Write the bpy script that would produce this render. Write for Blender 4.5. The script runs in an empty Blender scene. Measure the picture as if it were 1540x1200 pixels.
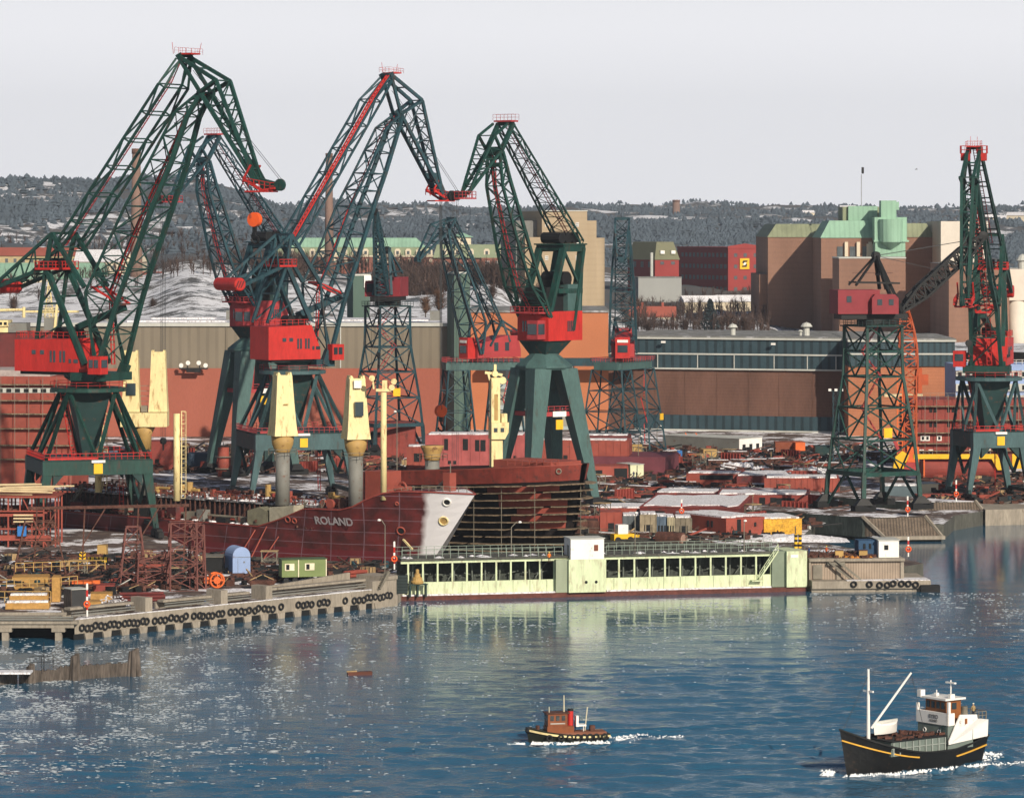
import bpy, math, random
from mathutils import Vector, Matrix
from mathutils import noise as mnoise
random.seed(7)
R = math.radians
sc = bpy.context.scene
COL = sc.collection
# ---------------------------------------------------------------- camera
F, H = 5500.0, 62.0          # focal length in photo pixels, camera height above the water
HY, CX = 340.0, 770.0        # photo row of the horizon, centre column
cd = bpy.data.cameras.new('camera'); cam = bpy.data.objects.new('camera', cd); COL.objects.link(cam)
cam.location = (0, 0, H); cam.rotation_euler = (R(90), 0, 0)
cd.sensor_width = 36; cd.lens = 36 * F / 1540; cd.shift_y = -(600 - HY) / 1540
cd.clip_start = 1; cd.clip_end = 30000
sc.camera = cam
# ---------------------------------------------------------------- light
SUN_AZ, SUN_EL = 26.0, 27.0  # degrees to the right of straight behind the camera, elevation
wd = bpy.data.worlds.new('World'); sc.world = wd; wd.use_nodes = True
nt = wd.node_tree; bg = nt.nodes['Background']
sky = nt.nodes.new('ShaderNodeTexSky'); sky.sky_type = 'NISHITA'; sky.sun_disc = False
sky.sun_elevation = R(SUN_EL); sky.sun_rotation = R(180 - SUN_AZ)
sky.air_density = 1.0; sky.dust_density = 2.0; sky.ozone_density = 2.0; sky.altitude = 0
tc = nt.nodes.new('ShaderNodeTexCoord'); sep = nt.nodes.new('ShaderNodeSeparateXYZ')
mr = nt.nodes.new('ShaderNodeMapRange'); mr.interpolation_type = 'SMOOTHSTEP'
mr.inputs[1].default_value = 0.05; mr.inputs[2].default_value = 0.13; mr.inputs[3].default_value = 1; mr.inputs[4].default_value = 0
mx = nt.nodes.new('ShaderNodeMixRGB'); mx.inputs[2].default_value = (17.2, 17.2, 17.8, 1)   # pale winter haze low in the sky
nt.links.new(tc.outputs['Generated'], sep.inputs[0]); nt.links.new(sep.outputs['Z'], mr.inputs[0])
nt.links.new(mr.outputs[0], mx.inputs[0]); nt.links.new(sky.outputs[0], mx.inputs[1]); nt.links.new(mx.outputs[0], bg.inputs[0])
bg.inputs[1].default_value = 0.059
sl = bpy.data.lights.new('sun', 'SUN'); so = bpy.data.objects.new('sun', sl); COL.objects.link(so)
sl.energy = 5.0; sl.angle = R(0.55); sl.color = (1, 0.89, 0.74)
sd = Vector((math.sin(R(SUN_AZ)) * math.cos(R(SUN_EL)), -math.cos(R(SUN_AZ)) * math.cos(R(SUN_EL)), math.sin(R(SUN_EL))))
so.rotation_euler = sd.to_track_quat('Z', 'Y').to_euler(); so.location = (0, 0, 300)
sc.view_settings.view_transform = 'Standard'; sc.view_settings.look = 'None'
sc.view_settings.exposure = 0.0; sc.view_settings.gamma = 1
sc.cycles.max_bounces = 4; sc.cycles.volume_bounces = 0; sc.cycles.transparent_max_bounces = 4
sc.cycles.use_adaptive_sampling = True; sc.cycles.adaptive_threshold = 0.02
# ---------------------------------------------------------------- helpers
def W(px, py, Y): return Vector(((px - CX) * Y / F, Y, H - (py - HY) * Y / F))
def YG(py, z=3.0): return (H - z) * F / (py - HY)
def G(px, py, z=3.0): return W(px, py, YG(py, z))
def ZP(py, Y): return H - (py - HY) * Y / F
def XP(px, Y): return (px - CX) * Y / F
V = Vector
MATS = {}
def mat(name, col, rough=0.75, var=0.18, scale=0.35, rust=0.0, rcol=(0.13, 0.05, 0.025), metal=0.0, streak=0.0, fine=0.0, stripes=None, spec=0.3):
    if name in MATS: return MATS[name]
    m = bpy.data.materials.new(name); m.use_nodes = True; MATS[name] = m
    n = m.node_tree.nodes; l = m.node_tree.links; b = n['Principled BSDF']
    b.inputs['Roughness'].default_value = rough; b.inputs['Metallic'].default_value = metal
    b.inputs['Specular IOR Level'].default_value = spec
    g = n.new('ShaderNodeNewGeometry'); mp = n.new('ShaderNodeMapping')
    mp.inputs['Scale'].default_value = (1, 1, 0.25 if streak else 1)
    l.new(g.outputs['Position'], mp.inputs[0])
    nz = n.new('ShaderNodeTexNoise'); nz.inputs['Scale'].default_value = scale; nz.inputs['Detail'].default_value = 6; nz.inputs['Roughness'].default_value = 0.65
    l.new(mp.outputs[0], nz.inputs['Vector'])
    r = n.new('ShaderNodeMapRange'); r.inputs[1].default_value = 0.3; r.inputs[2].default_value = 0.7
    r.inputs[3].default_value = 1 - var; r.inputs[4].default_value = 1 + var
    l.new(nz.outputs[0], r.inputs[0])
    mm = n.new('ShaderNodeVectorMath'); mm.operation = 'SCALE'; kk = 0.84 if max(col) < 0.6 else 0.96; mm.inputs[0].default_value = [c_ * kk for c_ in col[:3]]
    l.new(r.outputs[0], mm.inputs['Scale']); out = mm.outputs[0]
    if stripes:      # vertical sheet ribs or courses: (direction axis 'xy'|'z', spacing m, depth)
        sp = n.new('ShaderNodeSeparateXYZ'); l.new(g.outputs['Position'], sp.inputs[0])
        if stripes[0] == 'z': src = sp.outputs[2]
        else:
            ad = n.new('ShaderNodeMath'); ad.operation = 'ADD'; l.new(sp.outputs[0], ad.inputs[0]); l.new(sp.outputs[1], ad.inputs[1]); src = ad.outputs[0]
            if stripes[0] == 'x': src = sp.outputs[0]
        dv = n.new('ShaderNodeMath'); dv.operation = 'DIVIDE'; l.new(src, dv.inputs[0]); dv.inputs[1].default_value = stripes[1]
        fr = n.new('ShaderNodeMath'); fr.operation = 'FRACT'; l.new(dv.outputs[0], fr.inputs[0])
        gt = n.new('ShaderNodeMath'); gt.operation = 'LESS_THAN'; l.new(fr.outputs[0], gt.inputs[0]); gt.inputs[1].default_value = 0.35
        q = n.new('ShaderNodeMath'); q.operation = 'MULTIPLY_ADD'; l.new(gt.outputs[0], q.inputs[0]); q.inputs[1].default_value = -stripes[2]; q.inputs[2].default_value = 1
        m2 = n.new('ShaderNodeVectorMath'); m2.operation = 'SCALE'; l.new(out, m2.inputs[0]); l.new(q.outputs[0], m2.inputs['Scale']); out = m2.outputs[0]
    if fine:
        nf = n.new('ShaderNodeTexNoise'); nf.inputs['Scale'].default_value = 3.0; nf.inputs['Detail'].default_value = 4
        l.new(mp.outputs[0], nf.inputs['Vector'])
        rf = n.new('ShaderNodeMapRange'); rf.inputs[1].default_value = 0.35; rf.inputs[2].default_value = 0.65; rf.inputs[3].default_value = 1 - fine; rf.inputs[4].default_value = 1 + fine
        l.new(nf.outputs[0], rf.inputs[0])
        m3 = n.new('ShaderNodeVectorMath'); m3.operation = 'SCALE'; l.new(out, m3.inputs[0]); l.new(rf.outputs[0], m3.inputs['Scale']); out = m3.outputs[0]
    if rust:
        n2 = n.new('ShaderNodeTexNoise'); n2.inputs['Scale'].default_value = scale * 2.3; n2.inputs['Detail'].default_value = 8; n2.inputs['Roughness'].default_value = 0.7
        l.new(mp.outputs[0], n2.inputs['Vector'])
        cr = n.new('ShaderNodeMapRange'); cr.inputs[1].default_value = 0.62 - 0.25 * rust; cr.inputs[2].default_value = 0.72 - 0.15 * rust
        l.new(n2.outputs[0], cr.inputs[0])
        mi = n.new('ShaderNodeMixRGB'); mi.inputs[2].default_value = (*rcol, 1); l.new(cr.outputs[0], mi.inputs[0]); l.new(out, mi.inputs[1]); out = mi.outputs[0]
    l.new(out, b.inputs['Base Color'])
    return m
class MB:
    def __init__(s): s.v = []; s.f = []; s.mi = []; s.cur = 0
    def add(s, vs, fs):
        o = len(s.v); s.v += [tuple(p) for p in vs]; s.f += [tuple(i + o for i in f) for f in fs]; s.mi += [s.cur] * len(fs); return s
    def hexa(s, b, t): # 4 bottom, 4 top (ccw from above)
        return s.add(list(b) + list(t), [(3, 2, 1, 0), (4, 5, 6, 7), (0, 1, 5, 4), (1, 2, 6, 5), (2, 3, 7, 6), (3, 0, 4, 7)])
    def box2(s, x0, y0, z0, x1, y1, z1):
        return s.hexa([(x0, y0, z0), (x1, y0, z0), (x1, y1, z0), (x0, y1, z0)], [(x0, y0, z1), (x1, y0, z1), (x1, y1, z1), (x0, y1, z1)])
    def box(s, c, d, rz=0):
        cx, cy, cz = c; a, b, h = d[0] / 2, d[1] / 2, d[2] / 2; co, si = math.cos(rz), math.sin(rz)
        q = [(cx + x * co - y * si, cy + x * si + y * co) for x, y in ((-a, -b), (a, -b), (a, b), (-a, b))]
        return s.hexa([(x, y, cz - h) for x, y in q], [(x, y, cz + h) for x, y in q])
    def tube(s, p, q, r, n=6, r2=None, cap=True):
        p = V(p); q = V(q); d = q - p
        if d.length < 1e-6: return s
        r2 = r if r2 is None else r2
        u = d.normalized(); a = V((0, 0, 1)) if abs(u.z) < 0.95 else V((1, 0, 0))
        e = u.cross(a).normalized(); g = u.cross(e)
        vs = []
        for c, rr in ((p, r), (q, r2)):
            for k in range(n):
                t = 2 * math.pi * (k + 0.5) / n; vs.append(c + e * math.cos(t) * rr + g * math.sin(t) * rr)
        fs = [(k, (k + 1) % n, n + (k + 1) % n, n + k) for k in range(n)]
        if cap: fs += [tuple(range(n - 1, -1, -1)), tuple(range(n, 2 * n))]
        return s.add(vs, fs)
    def bar(s, p, q, w): return s.tube(p, q, w * 0.7071, 4)
    def bar2(s, p, q, w, h, up=(0, 0, 1)):
        p = V(p); q = V(q); u = (q - p).normalized(); sd_ = u.cross(V(up)).normalized(); n_ = sd_.cross(u)
        vs = [c + sd_ * (a * w / 2) + n_ * (b * h / 2) for c in (p, q) for a, b in ((-1, -1), (1, -1), (1, 1), (-1, 1))]
        return s.add(vs, [(3, 2, 1, 0), (4, 5, 6, 7), (0, 1, 5, 4), (1, 2, 6, 5), (2, 3, 7, 6), (3, 0, 4, 7)])
    def path(s, pts, w, f=None):
        for a, b in zip(pts, pts[1:]): (s.bar(a, b, w) if f is None else s.tube(a, b, w, f))
        return s
    def prism(s, pts, z0, z1):
        n = len(pts); vs = [(p[0], p[1], z0) for p in pts] + [(p[0], p[1], z1) for p in pts]
        return s.add(vs, [tuple(range(n - 1, -1, -1)), tuple(range(n, 2 * n))] + [(k, (k + 1) % n, n + (k + 1) % n, n + k) for k in range(n)])
    def extr(s, pts, vec):
        n = len(pts); vec = V(vec); vs = [V(p) for p in pts] + [V(p) + vec for p in pts]
        return s.add(vs, [tuple(range(n - 1, -1, -1)), tuple(range(n, 2 * n))] + [(k, (k + 1) % n, n + (k + 1) % n, n + k) for k in range(n)])
    def lathe(s, c, prof, n=12, axis='z'):
        vs = []
        for r, z in prof:
            for k in range(n):
                t = 2 * math.pi * k / n
                if axis == 'z': vs.append((c[0] + r * math.cos(t), c[1] + r * math.sin(t), c[2] + z))
                elif axis == 'y': vs.append((c[0] + r * math.cos(t), c[1] + z, c[2] + r * math.sin(t)))
                else: vs.append((c[0] + z, c[1] + r * math.cos(t), c[2] + r * math.sin(t)))
        fs = []
        for i in range(len(prof) - 1):
            for k in range(n):
                a = i * n + k; b = i * n + (k + 1) % n; fs.append((a, b, b + n, a + n))
        fs += [tuple(range(n - 1, -1, -1)), tuple(range((len(prof) - 1) * n, len(prof) * n))]
        return s.add(vs, fs)
    def torus(s, c, R_, r, e, g, nu=12, nv=6):
        e = V(e).normalized(); g = V(g).normalized(); h = e.cross(g); c = V(c); vs = []
        for i in range(nu):
            a = 2 * math.pi * i / nu; d = e * math.cos(a) + g * math.sin(a)
            for j in range(nv):
                b = 2 * math.pi * j / nv; vs.append(c + d * (R_ + r * math.cos(b)) + h * (r * math.sin(b)))
        return s.add(vs, [(i * nv + j, ((i + 1) % nu) * nv + j, ((i + 1) % nu) * nv + (j + 1) % nv, i * nv + (j + 1) % nv) for i in range(nu) for j in range(nv)])
    def rail(s, pts, h=1.05, sp=1.6, r=0.05, mid=True, closed=False):
        if closed: pts = list(pts) + [pts[0]]
        up = V((0, 0, h))
        for a, b in zip(pts, pts[1:]):
            a = V(a); b = V(b); n = max(1, int((b - a).length / sp)); s.tube(a + up, b + up, r, 4)
            if mid: s.tube(a + up * 0.5, b + up * 0.5, r * 0.8, 4)
            for k in range(n + 1):
                p = a.lerp(b, k / n); s.tube(p, p + up, r, 4)
        return s
    def ladder(s, a, b, w=0.8, side=(1, 0, 0), r=0.06, sp=0.6):
        a = V(a); b = V(b); sd_ = V(side).normalized() * w / 2
        s.tube(a - sd_, b - sd_, r, 4); s.tube(a + sd_, b + sd_, r, 4)
        n = max(2, int((b - a).length / sp))
        for k in range(n + 1): p = a.lerp(b, k / n); s.tube(p - sd_, p + sd_, r * 0.7, 4)
        return s
    def lattice(s, st, rc, rb, zig=True, battens=True):
        n = len(st[0])
        for i in range(len(st)):
            if battens:
                for k in range(n): s.bar(st[i][k], st[i][(k + 1) % n], rb)
            if i + 1 < len(st):
                for k in range(n):
                    s.bar(st[i][k], st[i + 1][k], rc)
                    if zig:
                        k2 = (k + 1) % n
                        if (i + k) % 2: s.bar(st[i][k], st[i + 1][k2], rb)
                        else: s.bar(st[i][k2], st[i + 1][k], rb)
        return s
    def build(s, name, mats, parent=None, smooth=False, label=None, cat=None, group=None, kind=None, world=False):
        if not isinstance(mats, (list, tuple)): mats = [mats]
        me = bpy.data.meshes.new(name); vs = [V(p) for p in s.v]
        loc = None
        if parent is not None and world:
            Mi = (Matrix.Translation(parent.location) @ parent.rotation_euler.to_matrix().to_4x4() @ Matrix.Diagonal((*parent.scale, 1))).inverted()
            vs = [Mi @ p for p in vs]
        if parent is None:
            xs = [p.x for p in vs]; ys = [p.y for p in vs]; zs = [p.z for p in vs]
            loc = V(((min(xs) + max(xs)) / 2, (min(ys) + max(ys)) / 2, min(zs))); vs = [p - loc for p in vs]
        me.from_pydata([tuple(p) for p in vs], [], s.f)
        for m in mats: me.materials.append(m)
        if len(mats) > 1: me.polygons.foreach_set('material_index', s.mi)
        if smooth: me.polygons.foreach_set('use_smooth', [True] * len(s.f))
        me.update()
        o = bpy.data.objects.new(name, me); COL.objects.link(o)
        if parent is not None: o.parent = parent
        else: o.location = loc
        if label: o['label'] = label
        if cat: o['category'] = cat
        if group: o['group'] = group
        if kind: o['kind'] = kind
        return o
def thing(name, label, cat, loc=(0, 0, 0), rz=0, group=None):
    o = bpy.data.objects.new(name, None); COL.objects.link(o); o.empty_display_size = 0.5
    o.location = loc; o.rotation_euler = (0, 0, rz); o['label'] = label; o['category'] = cat
    if group: o['group'] = group
    return o
def copy_tree(o, loc, rz=None, label=None, scale=None):
    kids = {}
    for x in list(COL.objects): kids.setdefault(x.parent, []).append(x)
    def rec(a, par):
        c = a.copy(); COL.objects.link(c)
        if par is not None: c.parent = par
        for k in kids.get(a, []): rec(k, c)
        return c
    r = rec(o, None); r.location = loc
    if rz is not None: r.rotation_euler = (0, 0, rz)
    if scale is not None: r.scale = (scale,) * 3
    if label: r['label'] = label
    return r
def text_part(name, s, size, m, parent, loc, rot, depth=0.02, sx=1.0):
    cu = bpy.data.curves.new(name, 'FONT'); cu.body = s; cu.size = size; cu.extrude = depth; cu.offset = size * 0.025; cu.align_x = 'CENTER'; cu.align_y = 'CENTER'
    t = bpy.data.objects.new(name, cu); dg = bpy.context.evaluated_depsgraph_get()
    COL.objects.link(t); dg = bpy.context.evaluated_depsgraph_get(); me = bpy.data.meshes.new_from_object(t.evaluated_get(dg))
    COL.objects.unlink(t); bpy.data.objects.remove(t)
    me.materials.clear(); me.materials.append(m); o = bpy.data.objects.new(name, me); COL.objects.link(o)
    o.parent = parent; o.location = loc; o.rotation_euler = rot; o.scale = (sx, 1, 1); return o
# ---------------------------------------------------------------- materials
GREEN = mat('crane_green', (0.012, 0.056, 0.046), 0.55, 0.35, 0.5, rust=0.3, rcol=(0.05, 0.035, 0.028), streak=1, fine=0.15)
BLUEG = mat('crane_blue_green', (0.018, 0.060, 0.078), 0.55, 0.35, 0.5, rust=0.3, rcol=(0.05, 0.035, 0.03), streak=1, fine=0.15)
GREYG = mat('crane_leg_green', (0.065, 0.130, 0.125), 0.6, 0.22, rust=0.2, rcol=(0.05, 0.045, 0.035), streak=1, fine=0.1)
PORTG = mat('portal_blue_grey', (0.060, 0.120, 0.130), 0.6, 0.25, 0.5, rust=0.2, rcol=(0.05, 0.045, 0.04), streak=1, fine=0.1)
DARKG = mat('crane_dark_green', (0.014, 0.045, 0.045), 0.6, 0.2, rust=0.2)
RED = mat('crane_red', (0.55, 0.031, 0.025), 0.5, 0.16, 0.5, rust=0.14, rcol=(0.22, 0.03, 0.025), streak=1, fine=0.08)
RED2 = mat('crane_faded_red', (0.42, 0.05, 0.055), 0.55, 0.15, rust=0.1)
REDORG = mat('hook_orange', (0.80, 0.11, 0.02), 0.5, 0.1)
ORANGE = mat('orange_paint', (0.70, 0.14, 0.03), 0.5, 0.15, rust=0.15)
BLACK = mat('black_steel', (0.012, 0.013, 0.014), 0.6, 0.3)
ROPE = mat('wire_rope', (0.05, 0.055, 0.06), 0.6)
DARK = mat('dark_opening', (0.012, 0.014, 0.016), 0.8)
GLASS = mat('window_glass', (0.03, 0.05, 0.06), 0.12, 0.3, spec=0.7)
WHITE = mat('white_paint', (0.82, 0.80, 0.76), 0.5, 0.06, rust=0.05)
CREAM = mat('cream_paint', (0.78, 0.66, 0.34), 0.55, 0.10, 0.5, rust=0.3, streak=1, fine=0.05, rcol=(0.35, 0.2, 0.08))
OCHRE = mat('ochre_primer', (0.50, 0.32, 0.11), 0.6, 0.15, rust=0.2)
GREYP = mat('grey_paint', (0.22, 0.22, 0.20), 0.6, 0.15, rust=0.15)
YELLOW = mat('yellow_paint', (0.80, 0.47, 0.02), 0.5, 0.1, rust=0.1)
SNOW = mat('snow', (0.80, 0.80, 0.84), 0.9, 0.10, 1.0, rust=0.55, rcol=(0.32, 0.29, 0.27))
CONC = mat('concrete', (0.33, 0.29, 0.235), 0.85, 0.22, 0.5, streak=1, rust=0.15, rcol=(0.14, 0.11, 0.08), fine=0.12)
CONCD = mat('dark_concrete', (0.10, 0.10, 0.085), 0.9, 0.35, 0.4, streak=1, fine=0.2)
PRIMER = mat('red_primer', (0.27, 0.052, 0.040), 0.7, 0.2, 0.25, rust=0.25, rcol=(0.10, 0.035, 0.03))
PRIMERD = mat('dark_red_primer', (0.15, 0.030, 0.028), 0.7, 0.25, 0.25, rust=0.35, rcol=(0.06, 0.03, 0.028))
PRIMERL = mat('light_red_primer', (0.33, 0.075, 0.052), 0.7, 0.2, 0.3, rust=0.2, rcol=(0.16, 0.05, 0.04))
TIMBER = mat('timber', (0.42, 0.29, 0.15), 0.85, 0.3, 0.8, fine=0.2)
TIMBERD = mat('weathered_timber', (0.12, 0.10, 0.085), 0.9, 0.4, 0.7, streak=1, fine=0.3)
RUBBER = mat('tyre_rubber', (0.018, 0.019, 0.021), 0.75)
PALEG = mat('pale_green_paint', (0.60, 0.68, 0.44), 0.6, 0.10, 0.6, rust=0.45, rcol=(0.40, 0.38, 0.25), streak=1, fine=0.06)
RUST = mat('rusty_steel', (0.11, 0.048, 0.035), 0.85, 0.4, 0.8, fine=0.3)
SCAF = mat('scaffold_steel', (0.22, 0.20, 0.16), 0.6, 0.3)
BLUE = mat('blue_paint', (0.04, 0.20, 0.55), 0.5)
LBLUE = mat('light_blue_paint', (0.27, 0.37, 0.60), 0.5, 0.08, rust=0.06)
# ---------------------------------------------------------------- water, ground, terrain, haze
def water_mat():
    m = bpy.data.materials.new('harbour_water'); m.use_nodes = True; n = m.node_tree.nodes; l = m.node_tree.links; b = n['Principled BSDF']
    b.inputs['Base Color'].default_value = (0.024, 0.105, 0.185, 1); b.inputs['Roughness'].default_value = 0.06; b.inputs['IOR'].default_value = 1.33
    g = n.new('ShaderNodeNewGeometry')
    def nz(sx, sy, det, rough=0.6, dist=0.0):
        mp = n.new('ShaderNodeMapping'); mp.inputs['Scale'].default_value = (sx, sy, 1); mp.inputs['Rotation'].default_value = (0, 0, R(12)); l.new(g.outputs['Position'], mp.inputs[0])
        t = n.new('ShaderNodeTexNoise'); t.inputs['Scale'].default_value = 1; t.inputs['Detail'].default_value = det; t.inputs['Roughness'].default_value = rough; t.inputs['Distortion'].default_value = dist
        l.new(mp.outputs[0], t.inputs['Vector']); return t.outputs[0]
    big = nz(0.018, 0.012, 3); swell = nz(0.10, 0.16, 2, 0.5, 0.6); mid = nz(0.45, 0.75, 3, 0.6, 0.3); fine = nz(2.2, 2.6, 3)
    # calm and ruffled areas
    sp = n.new('ShaderNodeSeparateXYZ'); l.new(g.outputs['Position'], sp.inputs[0])
    # sheltered water by the quays, wind-ruffled towards the open fairway in front and to the right
    e1 = n.new('ShaderNodeMath'); e1.operation = 'MULTIPLY_ADD'; l.new(sp.outputs[0], e1.inputs[0]); e1.inputs[1].default_value = 0.0055; e1.inputs[2].default_value = 0.62 + 3.55
    e2 = n.new('ShaderNodeMath'); e2.operation = 'MULTIPLY_ADD'; l.new(sp.outputs[1], e2.inputs[0]); e2.inputs[1].default_value = -0.0075; l.new(e1.outputs[0], e2.inputs[2])
    e3 = n.new('ShaderNodeMath'); e3.operation = 'ADD'; l.new(e2.outputs[0], e3.inputs[0]); l.new(big, e3.inputs[1])
    rg = n.new('ShaderNodeMapRange'); rg.inputs[1].default_value = 0.45; rg.inputs[2].default_value = 1.15; rg.inputs[3].default_value = 0.10; rg.inputs[4].default_value = 1.0; l.new(e3.outputs[0], rg.inputs[0])
    def mul(a, k):
        q = n.new('ShaderNodeMath'); q.operation = 'MULTIPLY'; l.new(a, q.inputs[0])
        if isinstance(k, float): q.inputs[1].default_value = k
        else: l.new(k, q.inputs[1])
        return q.outputs[0]
    def add(a, c): q = n.new('ShaderNodeMath'); q.operation = 'ADD'; l.new(a, q.inputs[0]); l.new(c, q.inputs[1]); return q.outputs[0]
    h = add(mul(mul(swell, rg.outputs[0]), .5), add(mul(mul(mid, rg.outputs[0]), 0.30), mul(mul(fine, rg.outputs[0]), 0.16)))
    bp = n.new('ShaderNodeBump'); bp.inputs['Distance'].default_value = 0.55; bp.inputs['Strength'].default_value = 1; l.new(h, bp.inputs['Height']); l.new(bp.outputs[0], b.inputs['Normal'])
    return m
WATER = water_mat()
import numpy as np
rng = np.random.default_rng(11)
_lam = np.exp(rng.uniform(np.log(1.5), np.log(11), 46)); _dir = np.radians(rng.normal(78, 27, 46)); _ph = rng.uniform(0, 6.283, 46); _k = 6.283 / _lam
_kx, _ky = _k * np.cos(_dir), _k * np.sin(_dir); _amp = 0.028 / _k * np.where(_lam < 2.5, 0.8, 1.1)
def calm(x, y):
    n = 0.35 * np.sin(x * .031 + y * .023 + 1) + 0.3 * np.sin(x * -.052 + y * .041 + 2.2) + .25 * np.sin(x * .09 + y * .075) + .2 * np.sin(x * .02 - y * .11)
    r = (468 - y) / 62 + x * 0.015 + n * .7
    return 0.035 + 0.965 / (1 + np.exp(-2.8 * r))
def wave(x, y):
    x = np.asarray(x, float); y = np.asarray(y, float); z = np.zeros_like(x)
    for kx, ky, a, p in zip(_kx, _ky, _amp, _ph): z += a * np.sin(kx * x + ky * y + p)
    z = z * calm(x, y)
    for bx_, by_, hx_, hy_, B_, ln in ((6.64, 440.0, -.975, -.22, 1.6, 40), (45.6, 419.3, -.80, -.60, 3.0, 45)):      # wakes of the two boats
        s = -((x - bx_) * hx_ + (y - by_) * hy_); l = (x - bx_) * -hy_ + (y - by_) * hx_; al = np.abs(l); arm = B_ + 0.30 * (s + 4).clip(0)
        g = np.exp(-((al - arm) / (0.7 + .03 * s.clip(0))) ** 2) * np.where(s > -5, 1, 0) * np.exp(-s.clip(0) / ln)
        z = z + 0.42 * g * np.sin(2.0 * (s * .6 + al)) + .16 * np.exp(-(l / (B_ * 1.2)) ** 2) * np.where(s > 5, 1, 0) * np.exp(-s.clip(0) / (ln * .6)) * np.sin(2.6 * s + 1.5 * l)
    return z
WX0, WX1, WY0, WY1 = -88.0, 92.0, 362.0, 648.0
gx_ = np.arange(WX0, WX1 + .01, .42); gy_ = np.arange(WY0, WY1 + .01, .40); GX, GY = np.meshgrid(gx_, gy_)
ed = np.minimum(np.minimum(GX - WX0, WX1 - GX), np.minimum(GY - WY0, WY1 - GY)).clip(0, 3) / 3
GZ = wave(GX, GY) * ed
nx_, ny_ = len(gx_), len(gy_); WX1, WY1 = gx_[-1], gy_[-1]
co = np.stack([GX, GY, GZ], -1).reshape(-1, 3); ii = np.arange(nx_ - 1)[None, :] + np.arange(ny_ - 1)[:, None] * nx_
fa = np.stack([ii, ii + 1, ii + 1 + nx_, ii + nx_], -1).reshape(-1, 4)
B0 = len(co); co = np.vstack([co, [(-9000, -3000, 0), (9000, -3000, 0), (9000, 1400, 0), (-9000, 1400, 0), (WX0, WY0, 0), (WX1, WY0, 0), (WX1, WY1, 0), (WX0, WY1, 0)]])
fa = np.vstack([fa, [(B0, B0 + 1, B0 + 5, B0 + 4), (B0 + 1, B0 + 2, B0 + 6, B0 + 5), (B0 + 2, B0 + 3, B0 + 7, B0 + 6), (B0 + 3, B0, B0 + 4, B0 + 7)]])
wm = bpy.data.meshes.new('water'); wm.vertices.add(len(co)); wm.vertices.foreach_set('co', co.ravel()); wm.loops.add(fa.size); wm.loops.foreach_set('vertex_index', fa.ravel().astype(np.int32))
wm.polygons.add(len(fa)); wm.polygons.foreach_set('loop_start', np.arange(0, fa.size, 4, dtype=np.int32)); wm.polygons.foreach_set('use_smooth', [True] * len(fa)); wm.update(calc_edges=True); wm.materials.append(WATER)
wo = bpy.data.objects.new('water', wm); COL.objects.link(wo); wo['kind'] = 'structure'

def ground_mat():
    m = bpy.data.materials.new('yard_ground'); m.use_nodes = True; n = m.node_tree.nodes; l = m.node_tree.links; b = n['Principled BSDF']
    b.inputs['Roughness'].default_value = 0.9; g = n.new('ShaderNodeNewGeometry')
    def nz(s, det=6, r=0.65):
        t = n.new('ShaderNodeTexNoise'); t.inputs['Scale'].default_value = s; t.inputs['Detail'].default_value = det; t.inputs['Roughness'].default_value = r; l.new(g.outputs['Position'], t.inputs['Vector']); return t.outputs[0]
    c1 = n.new('ShaderNodeValToRGB'); e = c1.color_ramp.elements
    e[0].position = 0.35; e[0].color = (0.035, 0.032, 0.030, 1); e[1].position = 0.65; e[1].color = (0.16, 0.13, 0.105, 1)
    q = e.new(0.5); q.color = (0.085, 0.05, 0.04, 1); l.new(nz(0.35), c1.inputs[0])
    mr_ = n.new('ShaderNodeMapRange'); mr_.inputs[1].default_value = 0.505; mr_.inputs[2].default_value = 0.55; l.new(nz(0.11, 9, 0.75), mr_.inputs[0])
    mi = n.new('ShaderNodeMixRGB'); mi.inputs[2].default_value = (0.76, 0.76, 0.80, 1); l.new(mr_.outputs[0], mi.inputs[0]); l.new(c1.outputs[0], mi.inputs[1]); l.new(mi.outputs[0], b.inputs['Base Color'])
    return m
GROUND = ground_mat()
def slab(name, pts, z0, z1, top, side):
    m = MB(); m.prism(pts, z0, z1); m.mi = [1] * len(m.f); m.mi[1] = 0
    return m.build(name, [top, side], kind='structure')
dA = V((0.766, -0.643))                 # direction of the dock and of the ships in it, towards the bows
gl = V((-18.7, 605.7)); gr = V((50.1, 622.0))
west0 = V((-21.5, 660.0)); west1 = west0 - dA * 140
east0 = V((52.0, 661.5)); east1 = east0 - dA * 140
# land left of the dock, with the tyre-hung quay as its front edge
q1 = V((XP(-500, 552), 552)); q2 = V((XP(112, 548), 548)); q3 = V((XP(593, 597), 597))
slab('quay_ground', [(q1.x, 556), (q2.x, 556), (q2.x, q2.y), (q3.x, q3.y), (-18.2, 606), (-20.5, 626), (-49, 637), (-57, 662), (-66, 697.4), (west1.x, west1.y), (-400, west1.y), (-400, 556)], -4, 3, GROUND, CONC)
slab('shipyard_ground', [(-400, west1.y), (west1.x, west1.y), (east1.x, east1.y), (57, 706), (60.8, 731.5), (71.4, 724.5), (85.5, 724), (90, 745), (100, 762), (118, 770), (150, 800), (420, 800), (420, 1160), (-400, 1160)], -4, 3.004, GROUND, CONCD)
slab('dock_side_ground', [(east1.x, east1.y), (east0.x, east0.y), (50.6, 634), (62, 634), (66, 658), (54.4, 692), (57, 706)], -4, 3, GROUND, CONCD)
slab('dock_floor', [(-18, 607), (50, 625), (60, 665), (east1.x, east1.y), (west1.x, west1.y), (-30, 625)], -6, 0.01, CONCD, CONCD)

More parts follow.
